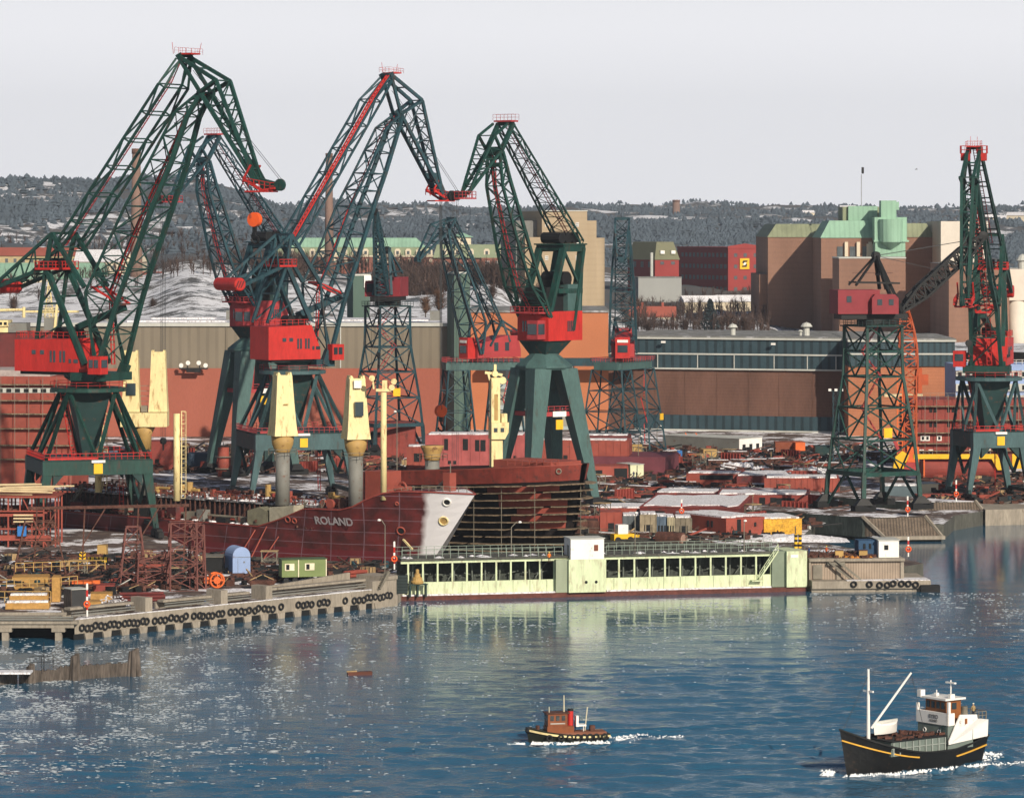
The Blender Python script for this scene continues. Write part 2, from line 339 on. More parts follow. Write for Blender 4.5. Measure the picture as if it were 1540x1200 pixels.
# the land beyond: rocky snowy rises, woods and the far ridges
def terrain_mat():
    m = bpy.data.materials.new('winter_hills'); m.use_nodes = True; n = m.node_tree.nodes; l = m.node_tree.links; b = n['Principled BSDF']
    b.inputs['Roughness'].default_value = 0.95; g = n.new('ShaderNodeNewGeometry')
    def nz(s, det=6, r=0.65):
        t = n.new('ShaderNodeTexNoise'); t.inputs['Scale'].default_value = s; t.inputs['Detail'].default_value = det; t.inputs['Roughness'].default_value = r; l.new(g.outputs['Position'], t.inputs['Vector']); return t.outputs[0]
    c1 = n.new('ShaderNodeValToRGB'); e = c1.color_ramp.elements
    e[0].position = 0.35; e[0].color = (0.070, 0.088, 0.105, 1); e[1].position = 0.68; e[1].color = (0.10, 0.075, 0.055, 1); l.new(nz(0.02), c1.inputs[0])  # dark stop lightened and blued, distance haze put into the colour
    s1 = n.new('ShaderNodeMapRange'); s1.inputs[1].default_value = 0.49; s1.inputs[2].default_value = 0.53; l.new(nz(0.035, 9, 0.78), s1.inputs[0])
    at_ = n.new('ShaderNodeAttribute'); at_.attribute_name = 'snow'
    s2 = n.new('ShaderNodeMapRange'); s2.inputs[1].default_value = 0.35; s2.inputs[2].default_value = 0.6; l.new(at_.outputs['Fac'], s2.inputs[0])
    # near slopes (closer than about 1900 m) carry more snow
    sp = n.new('ShaderNodeSeparateXYZ'); l.new(g.outputs['Position'], sp.inputs[0])
    nr = n.new('ShaderNodeMapRange'); nr.inputs[1].default_value = 1550; nr.inputs[2].default_value = 1750; nr.inputs[3].default_value = 1; nr.inputs[4].default_value = 0; l.new(sp.outputs[1], nr.inputs[0])
    s3 = n.new('ShaderNodeMapRange'); s3.inputs[1].default_value = 0.46; s3.inputs[2].default_value = 0.51; l.new(nz(0.055, 10, 0.85), s3.inputs[0])
    a = n.new('ShaderNodeMath'); a.operation = 'MULTIPLY'; l.new(s1.outputs[0], a.inputs[0]); l.new(s2.outputs[0], a.inputs[1])
    c = n.new('ShaderNodeMath'); c.operation = 'MULTIPLY'; l.new(nr.outputs[0], c.inputs[0]); l.new(s3.outputs[0], c.inputs[1])
    mxx = n.new('ShaderNodeMath'); mxx.operation = 'MAXIMUM'; l.new(a.outputs[0], mxx.inputs[0]); l.new(c.outputs[0], mxx.inputs[1])
    mi = n.new('ShaderNodeMixRGB'); mi.inputs[2].default_value = (0.75, 0.76, 0.80, 1); l.new(mxx.outputs[0], mi.inputs[0]); l.new(c1.outputs[0], mi.inputs[1]); l.new(mi.outputs[0], b.inputs['Base Color'])
    return m
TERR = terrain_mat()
PROF = [  # photo column : (distance, photo row) of the land surface
 (-400, [(1150, 500), (1300, 465), (1450, 440), (1700, 425), (2000, 395), (2400, 345), (2700, 300), (3000, 275), (3600, 290), (5200, 300)]),
 (0,    [(1150, 495), (1300, 465), (1450, 440), (1700, 425), (2000, 392), (2400, 345), (2700, 300), (3000, 276), (3600, 285), (5200, 300)]),
 (200,  [(1150, 495), (1300, 455), (1420, 425), (1700, 420), (2000, 392), (2400, 345), (2700, 300), (3000, 272), (3600, 280), (5200, 300)]),
 (290,  [(1150, 490), (1260, 440), (1400, 408), (1600, 402), (2000, 385), (2400, 345), (2700, 300), (3000, 273), (3600, 280), (5200, 300)]),
 (360,  [(1150, 490), (1260, 450), (1400, 418), (1600, 410), (2000, 385), (2400, 350), (2700, 310), (3000, 290), (3600, 292), (5200, 304)]),
 (430,  [(1150, 490), (1260, 460), (1400, 425), (1600, 425), (2000, 392), (2400, 358), (2700, 330), (3000, 315), (3600, 312), (5200, 306)]),
 (560,  [(1150, 492), (1260, 470), (1400, 445), (1600, 430), (1900, 415), (2400, 372), (2700, 350), (3000, 332), (3600, 318), (5200, 308)]),
 (640,  [(1150, 492), (1260, 472), (1400, 450), (1600, 435), (1900, 418), (2400, 372), (2700, 350), (3000, 330), (3600, 314), (5200, 307)]),
 (730,  [(1150, 490), (1260, 455), (1400, 428), (1600, 430), (1900, 430), (2400, 385), (2700, 355), (3000, 333), (3600, 318), (5200, 308)]),
 (820,  [(1150, 495), (1260, 480), (1400, 470), (1600, 455), (1900, 440), (2400, 390), (2700, 358), (3000, 336), (3600, 320), (5200, 308)]),
 (950,  [(1150, 520), (1300, 505), (1500, 486), (1700, 468), (1900, 448), (2400, 405), (2700, 370), (3000, 345), (3600, 325), (5200, 308)]),
 (1100, [(1150, 520), (1300, 503), (1500, 485), (1700, 465), (1900, 446), (2400, 405), (2700, 372), (3000, 350), (3600, 326), (5200, 307)]),
 (1300, [(1150, 530), (1300, 520), (1500, 500), (1700, 480), (1900, 455), (2400, 410), (2700, 380), (3000, 355), (3600, 328), (5200, 308)]),
 (1540, [(1150, 530), (1300, 520), (1500, 500), (1700, 470), (1900, 445), (2400, 400), (2700, 375), (3000, 352), (3600, 325), (5200, 306)]),
 (1950, [(1150, 530), (1300, 520), (1500, 500), (1700, 470), (1900, 445), (2400, 400), (2700, 375), (3000, 352), (3600, 325), (5200, 306)])]
def prow(p, Y):
    for (a, ra), (b, rb) in zip(p, p[1:]):
        if Y <= b: return ra + (rb - ra) * max(0, Y - a) / (b - a)
    return p[-1][1] + (Y - p[-1][0]) * 0.02
def hgt(X, Y):
    px = CX + F * X / Y
    if px <= PROF[0][0]: row = prow(PROF[0][1], Y)
    elif px >= PROF[-1][0]: row = prow(PROF[-1][1], Y)
    else:
        for (c0, p0), (c1, p1) in zip(PROF, PROF[1:]):
            if c0 <= px <= c1:
                t = (px - c0) / (c1 - c0); t = t * t * (3 - 2 * t); row = prow(p0, Y) * (1 - t) + prow(p1, Y) * t; break
    z = ZP(row + (7 * min(1, max(0, Y - 2500) / 400)), Y)
    k = min(1, (Y - 1150) / 400)
    z += (mnoise.fractal((X * 0.006, Y * 0.006, 0), 1.0, 2.1, 4) * (2.5 + Y * 0.0022) + mnoise.fractal((X * 0.03, Y * 0.03, 5), 1.0, 2.1, 3) * (4.2 if Y < 1650 else 1.8)) * k
    return z
def patch(X, Y):
    v = mnoise.fractal((X * 0.0095, Y * 0.0060, 7), 1.0, 2.3, 5); px = CX + F * X / Y
    b = (.08 if px < 330 else .0 if px < 470 or 560 < px < 720 else -.10); b += .05 if 860 < px < 1010 else 0; b += .08 if px > 1430 else 0
    return max(0, min(1, (v + b) * 3.0 + .35))
def terrain():
    ys = []; y = 1150.0
    while y < 7400: ys.append(y); y *= 1.0125
    nx = 230; vs = []
    for y in ys:
        for i in range(nx + 1):
            x = (i / nx - 0.5) * 0.72 * y; vs.append((x, y, hgt(x, y)))
    fs = [(j * (nx + 1) + i, j * (nx + 1) + i + 1, (j + 1) * (nx + 1) + i + 1, (j + 1) * (nx + 1) + i) for j in range(len(ys) - 1) for i in range(nx)]
    vs += [(-6000, 1160, -1), (6000, 1160, -1), (9000, 9000, -1), (-9000, 9000, -1)]; k = len(vs) - 4; fs.append((k, k + 1, k + 2, k + 3))
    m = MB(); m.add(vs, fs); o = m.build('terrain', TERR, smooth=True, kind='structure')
    at = o.data.attributes.new('snow', 'FLOAT', 'POINT'); at.data.foreach_set('value', [patch(v[0], v[1]) if v[1] > 1700 else 0.0 for v in vs])
terrain()
# woods, far off, as one mass of small crowns
def conifer(m, p, h, r, n=5):
    for a, b, rr in ((0.12, 0.62, 1.0), (0.38, 0.85, 0.72), (0.62, 1.0, 0.45)):
        c = []; t0 = random.random() * 6
        for k in range(n):
            t = t0 + 6.283 * k / n; q = r * rr * random.uniform(0.7, 1.15); c.append((p[0] + q * math.cos(t), p[1] + q * math.sin(t), p[2] + h * a * random.uniform(0.85, 1.15)))
        m.add(c + [(p[0] + random.uniform(-.1, .1) * r, p[1], p[2] + h * b)], [(k, (k + 1) % n, n) for k in range(n)])
FOREST = mat('far_forest', (0.088, 0.116, 0.145), 0.9, 0.28, 0.02)  # lighter and bluer crowns: distance haze is painted into this colour
BARE = mat('bare_woodland', (0.085, 0.055, 0.045), 0.95, 0.4, 0.03)
random.seed(3)
fm = MB(); cnt = 0
while cnt < 26000:
    Y = random.uniform(1900, 5300) if random.random() < 0.6 else random.uniform(2500, 3300); px = random.uniform(-60, 1600); X = XP(px, Y)
    if mnoise.fractal((X * 0.003, Y * 0.003, 9), 1, 2, 3) < -0.05 + random.uniform(-.2, .2): continue
    if patch(X, Y) > random.uniform(.4, .62) and random.random() < .72: continue
    z = hgt(X, Y)
    if px > 400 and px < 1150 and Y < 2150: continue
    if px < 240 and Y < 2100: continue
    hh = random.uniform(3, 7); conifer(fm, (X, Y, z - 0.8), hh, hh * random.uniform(.5, 1.0), 5); cnt += 1
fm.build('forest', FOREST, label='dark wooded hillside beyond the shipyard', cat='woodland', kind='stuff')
def bare_tree(m, p, h, n=40, spread=0.42):
    p = V(p); m.tube(p, p + V((0, 0, h * 0.5)), h * 0.02, 3, h * 0.008)
    for k in range(n):
        t = random.random() * 6.283; e = random.uniform(0.2, 1.35); b = p + V((0, 0, h * random.uniform(0.15, 0.55)))
        L = h * random.uniform(0.25, 0.5); d = V((math.cos(t) * math.cos(e) * spread * 2, math.sin(t) * math.cos(e) * spread * 2, math.sin(e))) * L
        s_ = V((-math.sin(t), math.cos(t), 0)) * h * 0.018; m.add([b - s_, b + s_, b + d], [(0, 1, 2)])
        c = b + d * 0.5
        for q in range(2):
            dd = V((random.uniform(-1, 1), random.uniform(-1, 1), random.uniform(0.1, 1))) * L * 0.45; m.add([c - s_ * .6, c + s_ * .6, c + dd], [(0, 1, 2)])
bm_ = MB(); cnt = 0
while cnt < 2300:
    a = random.random()
    if a < 0.62: px = random.uniform(380, 820); Y = random.uniform(1420, 1840)
    elif a < 0.8: px = random.uniform(935, 1160); Y = random.uniform(1320, 1850)
    else: px = random.uniform(-40, 420); Y = random.uniform(1350, 2300)
    X = XP(px, Y)
    if mnoise.noise((X * 0.02, Y * 0.01, 2)) < -0.15: continue
    bare_tree(bm_, (X, Y, hgt(X, Y) - .5), random.uniform(8, 15) if a < .62 else random.uniform(6, 11), 16); cnt += 1
bm_.build('bare_woodland', BARE, label='leafless brushwood on the slopes behind the yard', cat='woodland', kind='stuff')
# haze
hz = MB(); hz.box2(-5200, -40, -8, 5200, 7600, 330)
HZM = bpy.data.materials.new('haze'); HZM.use_nodes = True; hn = HZM.node_tree; hn.nodes.remove(hn.nodes['Principled BSDF'])
pv = hn.nodes.new('ShaderNodeVolumePrincipled'); pv.inputs['Color'].default_value = (0.80, 0.88, 1, 1); pv.inputs['Density'].default_value = 0.00006; pv.inputs['Anisotropy'].default_value = 0.2
hn.links.new(pv.outputs[0], hn.nodes['Material Output'].inputs['Volume'])
hzo = hz.build('haze', HZM, kind='stuff', label='thin pale winter haze over the whole harbour', cat='haze')
# ---------------------------------------------------------------- buildings behind the yard
PINK = mat('pink_hall_wall', (0.38, 0.118, 0.078), 0.85, 0.10, 0.08, fine=0.05, streak=1)
TAUPE = mat('taupe_sheet_wall', (0.235, 0.20, 0.15), 0.8, 0.14, 0.12, stripes=('x', 2.6, 0.14), streak=1)
ORW = mat('orange_hall_wall', (0.52, 0.185, 0.085), 0.85, 0.08, 0.1, fine=0.05)
BRK = mat('brown_brick', (0.165, 0.085, 0.062), 0.9, 0.24, 0.12, streak=1, stripes=('z', 0.9, 0.08), fine=0.08)
BRKO = mat('orange_brick', (0.42, 0.165, 0.085), 0.9, 0.12, 0.15, stripes=('z', 0.9, 0.07), fine=0.08)
SHEET = mat('blue_green_sheet', (0.035, 0.068, 0.085), 0.7, 0.15, 0.2, stripes=('xy', 1.7, 0.45))
TRIM = mat('pale_trim', (0.55, 0.56, 0.52), 0.7, 0.1)
ROOFG = mat('grey_roof', (0.20, 0.20, 0.19), 0.9, 0.2, 0.1, rust=0.4, rcol=(0.45, 0.45, 0.47))
ROOFS = mat('snowy_roof', (0.10, 0.12, 0.16), 0.9, 0.2, 0.05, rust=1.2, rcol=(0.70, 0.70, 0.74))
PYL = mat('pylon_green', (0.085, 0.14, 0.115), 0.7, 0.1, 0.2, streak=1)
SILO = mat('silo_brick', (0.30, 0.168, 0.118), 0.9, 0.18, 0.08, streak=1, stripes=('z', 2.2, 0.05), fine=0.06)
COPPER = mat('verdigris_copper', (0.30, 0.50, 0.37), 0.7, 0.14, 0.2, stripes=('x', 2.0, 0.10), streak=1)
COPPERB = mat('browned_copper', (0.27, 0.30, 0.19), 0.7, 0.22, 0.2, stripes=('x', 2.0, 0.12), streak=1)
TANW = mat('tan_concrete_wall', (0.42, 0.33, 0.22), 0.9, 0.07, 0.1, stripes=('z', 2.4, 0.04), streak=1)
CRMW = mat('cream_render', (0.66, 0.58, 0.44), 0.9, 0.06, 0.1)
GREYW = mat('grey_render', (0.36, 0.37, 0.36), 0.9, 0.06, 0.1)
REDW = mat('red_render', (0.32, 0.05, 0.045), 0.85, 0.1, 0.1)
BRRED = mat('red_brick', (0.30, 0.125, 0.095), 0.9, 0.12, 0.1)
ROOFT = mat('red_tiles', (0.36, 0.10, 0.07), 0.9, 0.12, 0.1)
OLIVE = mat('olive_roof', (0.20, 0.20, 0.125), 0.9, 0.12, 0.1)
GLASSF = mat('far_window', (0.10, 0.12, 0.13), 0.3, 0.3)
class Bld:
    """A building standing on its front-left corner; local x along the front, y into depth, z up."""
    def __init__(s, name, label, cat, px0, px1, Y, zb, rz=0.0, group=None):
        s.rz = R(rz); s.Y = Y; s.zb = zb
        x0 = XP(px0, Y)
        # width so that the right end lands on photo column px1
        k = (px1 - CX) / F; s.w = (k * Y - x0) / (math.cos(s.rz) - k * math.sin(s.rz))
        s.t = thing(name, label, cat, (x0, Y, zb), s.rz, group)
    def x(s, px):
        k = (px - CX) / F; l = s.t.location; return (k * l.y - l.x) / (math.cos(s.rz) - k * math.sin(s.rz))
    def z(s, py, px=None):
        Y = s.Y + (s.x(px) * math.sin(s.rz) if px is not None else 0); return ZP(py, Y) - s.zb
    def box(s, name, m, x0, x1, y0, y1, z0, z1, **k):
        b = MB(); b.box2(x0, y0, z0, x1, y1, z1); return b.build(name, m, s.t, **k)
    def windows(s, rows, cols, xw, zw, y=-0.05, m=None, frame=None, name='window', dep=0.1):
        for zc in rows:
            for xc in cols:
                b = MB(); b.box((xc, y, zc), (xw, dep, zw)); o = b.build(name, m or GLASSF, s.t)
                if frame:
                    f = MB()
                    for a in (-1, 0, 1): f.box((xc + a * xw / 2, y - 0.08, zc), (0.16, 0.12, zw + 0.3))
                    for a in (-1, 0, 1): f.box((xc, y - 0.09, zc + a * zw / 2), (xw + 0.3, 0.12, 0.16))
                    f.build('frame', frame, o)
def wall_windows_side(b, rows, cols, yw, zw, m=None):
    for zc in rows:
        for yc in cols:
            q = MB(); q.box((-0.05, yc, zc), (0.1, yw, zw)); q.build('window', m or GLASSF, b.t)
# left long hall
b = Bld('hall', 'very long hall with taupe upper wall over pink lower wall, left half', 'hall', -330, 683, 1025, 3.004)
zt = b.z(491); zm = b.z(554)
b.box('lower_wall', PINK, 0, b.w, 0, 70, 0, zm); b.box('upper_wall', TAUPE, 0, b.w, 0.6, 70, zm, zt)
b.box('roof', ROOFS, -0.5, b.w + 0.3, 0.3, 72, zt + 0.01, zt + 0.7); b.box('eaves_trim', TRIM, -0.5, b.w + 0.4, 0.0, 0.29, zt + 0.01, zt + 1.0)
for px in (340, 512, 560, 615): b.box('rib', TRIM if px == 512 else TAUPE, b.x(px) - .15, b.x(px) + .15, 0.35, 0.59, zm + .1, zt)
for px, d in ((150, 30), (330, 45), (455, 30), (760 - 110, 40)):
    q = MB(); q.box((b.x(px), d, zt + 2), (3, 3, 3)); q.build('roof_vent', GREYP, b.t)
# snow ridge light strips on roof
for x0, x1, d in ((180, 330, 20), (330, 430, 40), (440, 640, 30), (200, 300, 52)):
    q = MB(); q.box2(b.x(x0), d, zt + .7, b.x(x1), d + 7, zt + 1.1); q.build('roof_snow', SNOW, b.t)
# pylons flanking the hall
def pylon(label, px0, px1, pt, Y, capp=None):
    p = Bld('door_pylon', label, 'pylon', px0, px1, Y, 3.004, 24)
    h = p.z(pt); q = MB(); q.box2(0, 0, 0, p.w, 5, h); q.build('column', PYL, p.t)
    q = MB(); q.box2(-0.25, -0.2, h + .01, p.w + .2, 5.2, h + .5); q.build('cap', TRIM, p.t)
    if capp: q = MB(); q.box2(p.w * .62, -0.6, h - 3.6, p.w * 1.05, -0.21, h + .1); q.build('signboard', WHITE, p.t)
pylon('tall green steel door pylon behind the hall roof with white board on top', 531, 556, 415, 1110, True)
pylon('tall green steel door pylon at the right corner of the pink hall', 683, 707, 412, 1018)
# orange hall with blue doors
b = Bld('hall', 'orange walled hall with tall pale blue doors behind the tetrapod crane', 'hall', 708, 915, 1060, 3.004)
zt = b.z(470)
b.box('wall', ORW, 0, b.w, 0, 60, 0, zt); b.box('roof', ROOFG, -.4, b.w + .4, -.4, 60.5, zt + .01, zt + .6)
for i in range(4):
    xa = b.x(735) + (b.x(862) - b.x(735)) * i / 4; xb = b.x(735) + (b.x(862) - b.x(735)) * (i + 1) / 4
    q = MB(); q.box2(xa + .12, -0.5, 0, xb - .12, -0.02, b.z(548)); d = q.build('door', mat('pale_blue_door', (0.42, 0.50, 0.52), 0.6, 0.08), b.t)
    for j in range(3):
        z0 = b.z(548) * (0.06 + j * 0.32); q = MB(); q.box2(xa + 1.2, -0.62, z0, xb - 1.2, -0.51, z0 + b.z(548) * 0.25); q.build('panel', mat('door_panel', (0.33, 0.33, 0.29), 0.7), d)
b.box('door_surround', ORW, b.x(862) + .3, b.x(866), -1.0, -0.02, 0, b.z(548))
b.box('crane_rail_beam', BLUEG, b.x(733), b.x(968) , -9, -6.5, b.z(549) , b.z(537))
# long brick hall on the right
b = Bld('hall', 'brown brick hall with ribbed blue green sheet bands, right half of the yard', 'hall', 912, 1275, 1062, 3.004, -17)
zt = b.z(509); z1 = b.z(553); z2 = b.z(622); z3 = b.z(643)
b.box('wall', BRK, 0, b.w, 0, 55, 0, z1); b.box('upper_band', SHEET, 0.05, b.w - .05, -0.6, 54, z1 + .01, zt)
b.box('lower_band', SHEET, b.x(955), b.w - .05, -0.5, -0.02, z3, z2)
b.box('band_sill', TRIM, b.x(955), b.w, -0.7, -0.02, z3 - .6, z3 - .02)
b.box('middle_rail', TRIM, 0, b.w, -0.9, -0.61, (z1 + zt) / 2 - .2, (z1 + zt) / 2 + .25)
b.box('lower_rail', TRIM, 0, b.w, -0.9, -0.61, z1 - .2, z1 + .25)
b.box('eaves_trim', TRIM, -.5, b.w + .3, -1.2, -0.3, zt + .01, zt + .5); b.box('roof', ROOFG, -.5, b.w + .3, -0.29, 62, zt + .01, zt + .9)
for px in (952, 990, 1050, 1105, 1165, 1215, 1258):
    q = MB(); q.box2(b.x(px) - .12, -0.8, z1 + .3, b.x(px) + .12, -0.62, (z1 + zt) / 2 - .25); q.build('downpipe', TRIM, b.t)
for px in (985, 1030, 1078, 1126, 1172, 1222): b.box('wall_joint', BRK, b.x(px) - .09, b.x(px) + .09, -.12, -.02, z2 + .1, z1 - .3)
for px in (1000, 1090, 1190): b.box('wall_door', SHEET, b.x(px) - 2, b.x(px) + 2, -.3, -.02, 0, 4.2)
for px, r in ((1085, 1.1), (1197, 1.3), (1188, .6)):
    q = MB(); q.lathe((b.x(px), 14, zt + .9), [(r * .7, 0), (r * .7, r * 1.8), (r * 1.4, r * 2.0), (r * .9, r * 2.7), (.1, r * 3)], 10); q.build('roof_ventilator', TRIM, b.t)
for px, py in ((1001, 514), (1166, 517)):
    q = MB(); q.bar((b.x(px), -1.2, b.z(py, px)), (b.x(px), -2.4, b.z(py, px)), .15); q.box((b.x(px), -2.6, b.z(py, px)), (1.2, .6, .6)); q.build('floodlight', WHITE, b.t)
b = Bld('hall', 'orange brick end hall with blue green sheet band, behind the right cranes', 'hall', 1276, 1436, 1028, 3.004, 0)
zt = b.z(514); z1 = b.z(551)
b.box('wall', BRKO, 0, b.w, 0, 40, 0, z1); b.box('upper_band', SHEET, 0.05, b.w - .05, -0.6, 39, z1 + .01, zt)
b.box('middle_rail', TRIM, 0, b.w, -0.9, -0.61, (z1 + zt) / 2 - .2, (z1 + zt) / 2 + .25)
b.box('eaves_trim', TRIM, -.3, b.w + .3, -1.2, -0.3, zt + .01, zt + .5); b.box('roof', ROOFG, -.3, b.w + .3, -0.29, 50, zt + .01, zt + .9)
# ---- silo group
def mansard(b, x0, x1, y0, y1, z0, z1, inset, m, name='roof'):
    q = MB(); q.hexa([(x0, y0, z0), (x1, y0, z0), (x1, y1, z0), (x0, y1, z0)], [(x0 + inset, y0 + inset, z1), (x1 - inset, y0 + inset, z1), (x1 - inset, y1 - inset, z1), (x0 + inset, y1 - inset, z1)])
    q.build(name, m, b.t)
YS = 1480
b = Bld('silo_building', 'leftmost brick granary block with browned mansard roof and diagonal shadow', 'granary', 1155, 1256, YS + 40, 8, 0)
b.box('wall', SILO, 0, b.w, 0, 75, 0, b.z(357)); mansard(b, -.4, b.w + .4, -.4, 75.4, b.z(357) + .02, b.z(337), 4, COPPERB)
b.box('side_annex', SILO, -3.2, -0.02, 6, 60, 0, b.z(413))
b = Bld('silo_building', 'middle brick granary with light green copper roof, penthouse and hopper tower', 'granary', 1235, 1361, YS - 4, 8, 0)
zw = b.z(358); b.box('wall', SILO, 0, b.w, 0, 40, 0, zw); mansard(b, -.4, b.x(1330), -.4, 40.4, zw + .02, b.z(332), 4, COPPER)
x0 = b.x(1275); b.box('penthouse', COPPERB, b.x(1270), b.x(1325), 8, 28, b.z(332) + .05, b.z(311))
b.box('penthouse_front', COPPER, b.x(1278), b.x(1322), 6.5, 7.95, b.z(332) + .05, b.z(310))
for px in (1270, 1288, 1306): b.box('pilaster', CRMW, b.x(px), b.x(px) + 1.3, -1.5, -0.05, b.z(392), b.z(364))
for px in (1259, 1278, 1297): b.box('window', GLASSF, b.x(px), b.x(px) + 2.2, -.4, -0.05, b.z(386), b.z(371))
b.box('loading_panel', CRMW, b.x(1303), b.x(1314), -1.0, -0.05, b.z(388), b.z(367))
q = MB(); xa, xb = b.x(1313), b.x(1358)
q.box2(xa, -9, b.z(386), xb, -0.1, b.z(362)); q.box2(xa - .3, -9.3, b.z(362), xb + .6, -0.1, b.z(327)); q.box2(b.x(1322), -8, b.z(327), b.x(1345), -0.5, b.z(302))
q.box2(b.x(1345), -8, b.z(316), b.x(1349), -2, b.z(304)); q.box2(xa - .6, -9.7, b.z(362) - .5, xb + 1.4, -9.31, b.z(362) + .2)
tw = q.build('hopper_tower', COPPER, b.t)
q = MB(); xc = b.x(1336); q.lathe((xc, -9.4, b.z(375)), [(0.3, 0), (4.6, b.z(364) - b.z(375)), (4.8, b.z(330) - b.z(375))], 16); q.build('hopper', COPPER, tw, smooth=False)
q = MB(); q.tube((b.x(1299), 10, b.z(311)), (b.x(1299), 10, b.z(262)), .12); q.build('flagpole', GREYP, b.t)
q = MB(); q.box((b.x(1301), 10, b.z(256)), (1.0, .1, 2.6)); q.build('pennant', BLACK, b.t)
b = Bld('silo_building', 'flat topped brick granary block standing in front of the green hopper tower', 'granary', 1262, 1362, YS - 50, 8, 0)
b.box('wall', SILO, 0, b.w, 0, 30, 0, b.z(389)); b.box('parapet', TRIM, -.2, b.w + .2, -.2, 30.2, b.z(389) + .01, b.z(387))
b.box('recess_frame', BRK, b.x(1282), b.x(1343), -.12, -.02, b.z(411), b.z(410))
b = Bld('silo_building', 'right brick granary under olive mansard roof, mostly in shadow', 'granary', 1350, 1404, YS + 20, 8, 0)
b.box('wall', SILO, 0, b.w, 0, 75, 0, b.z(357)); mansard(b, -2.4, b.w + .4, -.4, 75.4, b.z(357) + .02, b.z(336), 3, COPPERB)
b.box('side_annex', SILO, b.w + .02, b.x(1430), 20, 70, 0, b.z(356)); b.box('blue_pier', mat('slate_blue', (0.06, 0.09, 0.13)), b.x(1405), b.x(1412), -1, 18, 0, b.z(400))
b = Bld('silo_building', 'tall white rendered silo slab rising behind the brick granaries', 'granary', 1415, 1486, YS - 10, 8, 0)
b.box('wall', mat('pale_render', (0.66, 0.60, 0.52), 0.9, 0.06), 0, b.w, 0, 50, 0, b.z(333)); b.box('canopy', TRIM, -3, 6, -3, -0.1, b.z(427), b.z(420))
b = Bld('silo_building', 'square brown brick granary with flat top right of the white slab', 'granary', 1427, 1518, YS - 130, 8, 0)
b.box('wall', SILO, 0, b.w, 0, 60, 0, b.z(398)); b.box('parapet', ROOFG, -.2, b.w + .2, -.2, 60, b.z(398) + .01, b.z(397))
b = Bld('silo_building', 'white silo block with round silo shafts at the right edge of the picture', 'granary', 1518, 1580, YS - 120, 8, 0)
b.box('wall', mat('pale_render', (0.66, 0.60, 0.52)), 0, b.w, 0, 40, b.z(452), b.z(405))
for k in range(3):
    q = MB(); q.lathe((3.4 + k * 6.6, 3.4, 0), [(3.2, 0), (3.2, b.z(452))], 18); q.build('silo_shaft', mat('pale_render', (0.66, 0.60, 0.52)), b.t, smooth=True)
q = MB(); q.lathe((6, 8, b.z(405)), [(1.6, 0), (1.6, 3), (2.6, 3.2), (1.4, 5), (.2, 5.6)], 10); q.bar((6, 8, b.z(405) + 5), (13, 8, b.z(405)), .3); q.build('roof_cyclone', TRIM, b.t)
# ---- tan silo tower
b = Bld('grain_tower', 'tall tan windowless grain tower with small white vents and stepped top', 'tower', 815, 883, 1500, 12, 14)
b.box('wall', TANW, 0, b.w, 0, 34, 0, b.z(318)); b.box('parapet', TRIM, -.2, b.w + .2, -.2, 34.2, b.z(318) + .02, b.z(316.5))
b.box('stair_block', TANW, b.w + .02, b.x(899), 2, 30, 0, b.z(332))
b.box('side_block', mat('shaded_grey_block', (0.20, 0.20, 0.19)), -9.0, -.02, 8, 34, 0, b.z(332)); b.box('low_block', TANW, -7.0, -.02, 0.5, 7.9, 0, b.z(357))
q = MB(); q.lathe((b.x(899), 7, 0), [(4.7, 0), (4.7, b.z(358))], 28); q.build('round_shaft', TANW, b.t, smooth=True)
b.windows([b.z(p) for p in (338, 363, 388, 413, 439, 465)], [b.x(822), b.x(868)], 1.1, 1.5, m=GLASSF, frame=WHITE, name='vent')
# ---- palace building with green roof
b = Bld('brick_palace', 'long brick office palace with pale green mansard roof and white dormers', 'building', 415, 770, 1850, 30, 0)
b.box('wall', BRRED, 0, b.w, 0, 20, 0, b.z(386)); mansard(b, -.4, b.x(650), -.4, 20.4, b.z(386) + .02, b.z(372), 1.2, mat('sage_roof', (0.26, 0.31, 0.20), 0.8, 0.1), 'lower_roof')
mansard(b, 0.5, b.x(640), .6, 19.5, b.z(372) + .02, b.z(358), 5, COPPER, 'upper_roof')
b.box('cornice', CRMW, -.6, b.w + .3, -.7, -.02, b.z(386.5), b.z(384.5))
mansard(b, b.x(651), b.w + .4, -1.4, 20.4, b.z(388) + .02, b.z(368), 2.0, mat('sage_roof', (0.26, 0.31, 0.20)), 'corner_roof')
b.box('corner_block', BRRED, b.x(724), b.w, -1.5, 0, 0, b.z(388))
q = MB(); q.hexa([(b.x(676), 6, b.z(357)), (b.x(712), 6, b.z(357)), (b.x(712), 16, b.z(357)), (b.x(676), 16, b.z(357))], [(b.x(693), 10, b.z(350)), (b.x(695), 10, b.z(350)), (b.x(695), 12, b.z(350)), (b.x(693), 12, b.z(350))]); q.build('turret_roof', COPPER, b.t)
b.box('turret', CRMW, b.x(683), b.x(708), 7, 15, b.z(368), b.z(357) - .02)
for px in list(range(438, 650, 16)) + [668, 688, 708, 732, 750]:
    x = b.x(px); q = MB(); zb_, zt_ = b.z(384), b.z(377); q.extr([(x - 1.5, -0.9, zb_), (x + 1.5, -0.9, zb_), (x + 1.5, -.9, zt_), (x + .8, -.9, zt_ + .9), (x - .8, -.9, zt_ + .9), (x - 1.5, -.9, zt_)], (0, 3, 0)); d = q.build('dormer', CRMW, b.t)
    q = MB(); q.box((x, -0.95, (zb_ + zt_) / 2 + .1), (1.3, .1, 1.7)); q.build('pane', GLASSF, d)
b.windows([b.z(397), b.z(411)], [b.x(p) for p in (668, 684, 700, 733, 748, 764)], 1.9, 2.7, y=-1.6, frame=WHITE)
b.windows([b.z(392)], [b.x(p) for p in range(440, 650, 16)], 1.5, 2.0, y=-.1, m=CRMW)
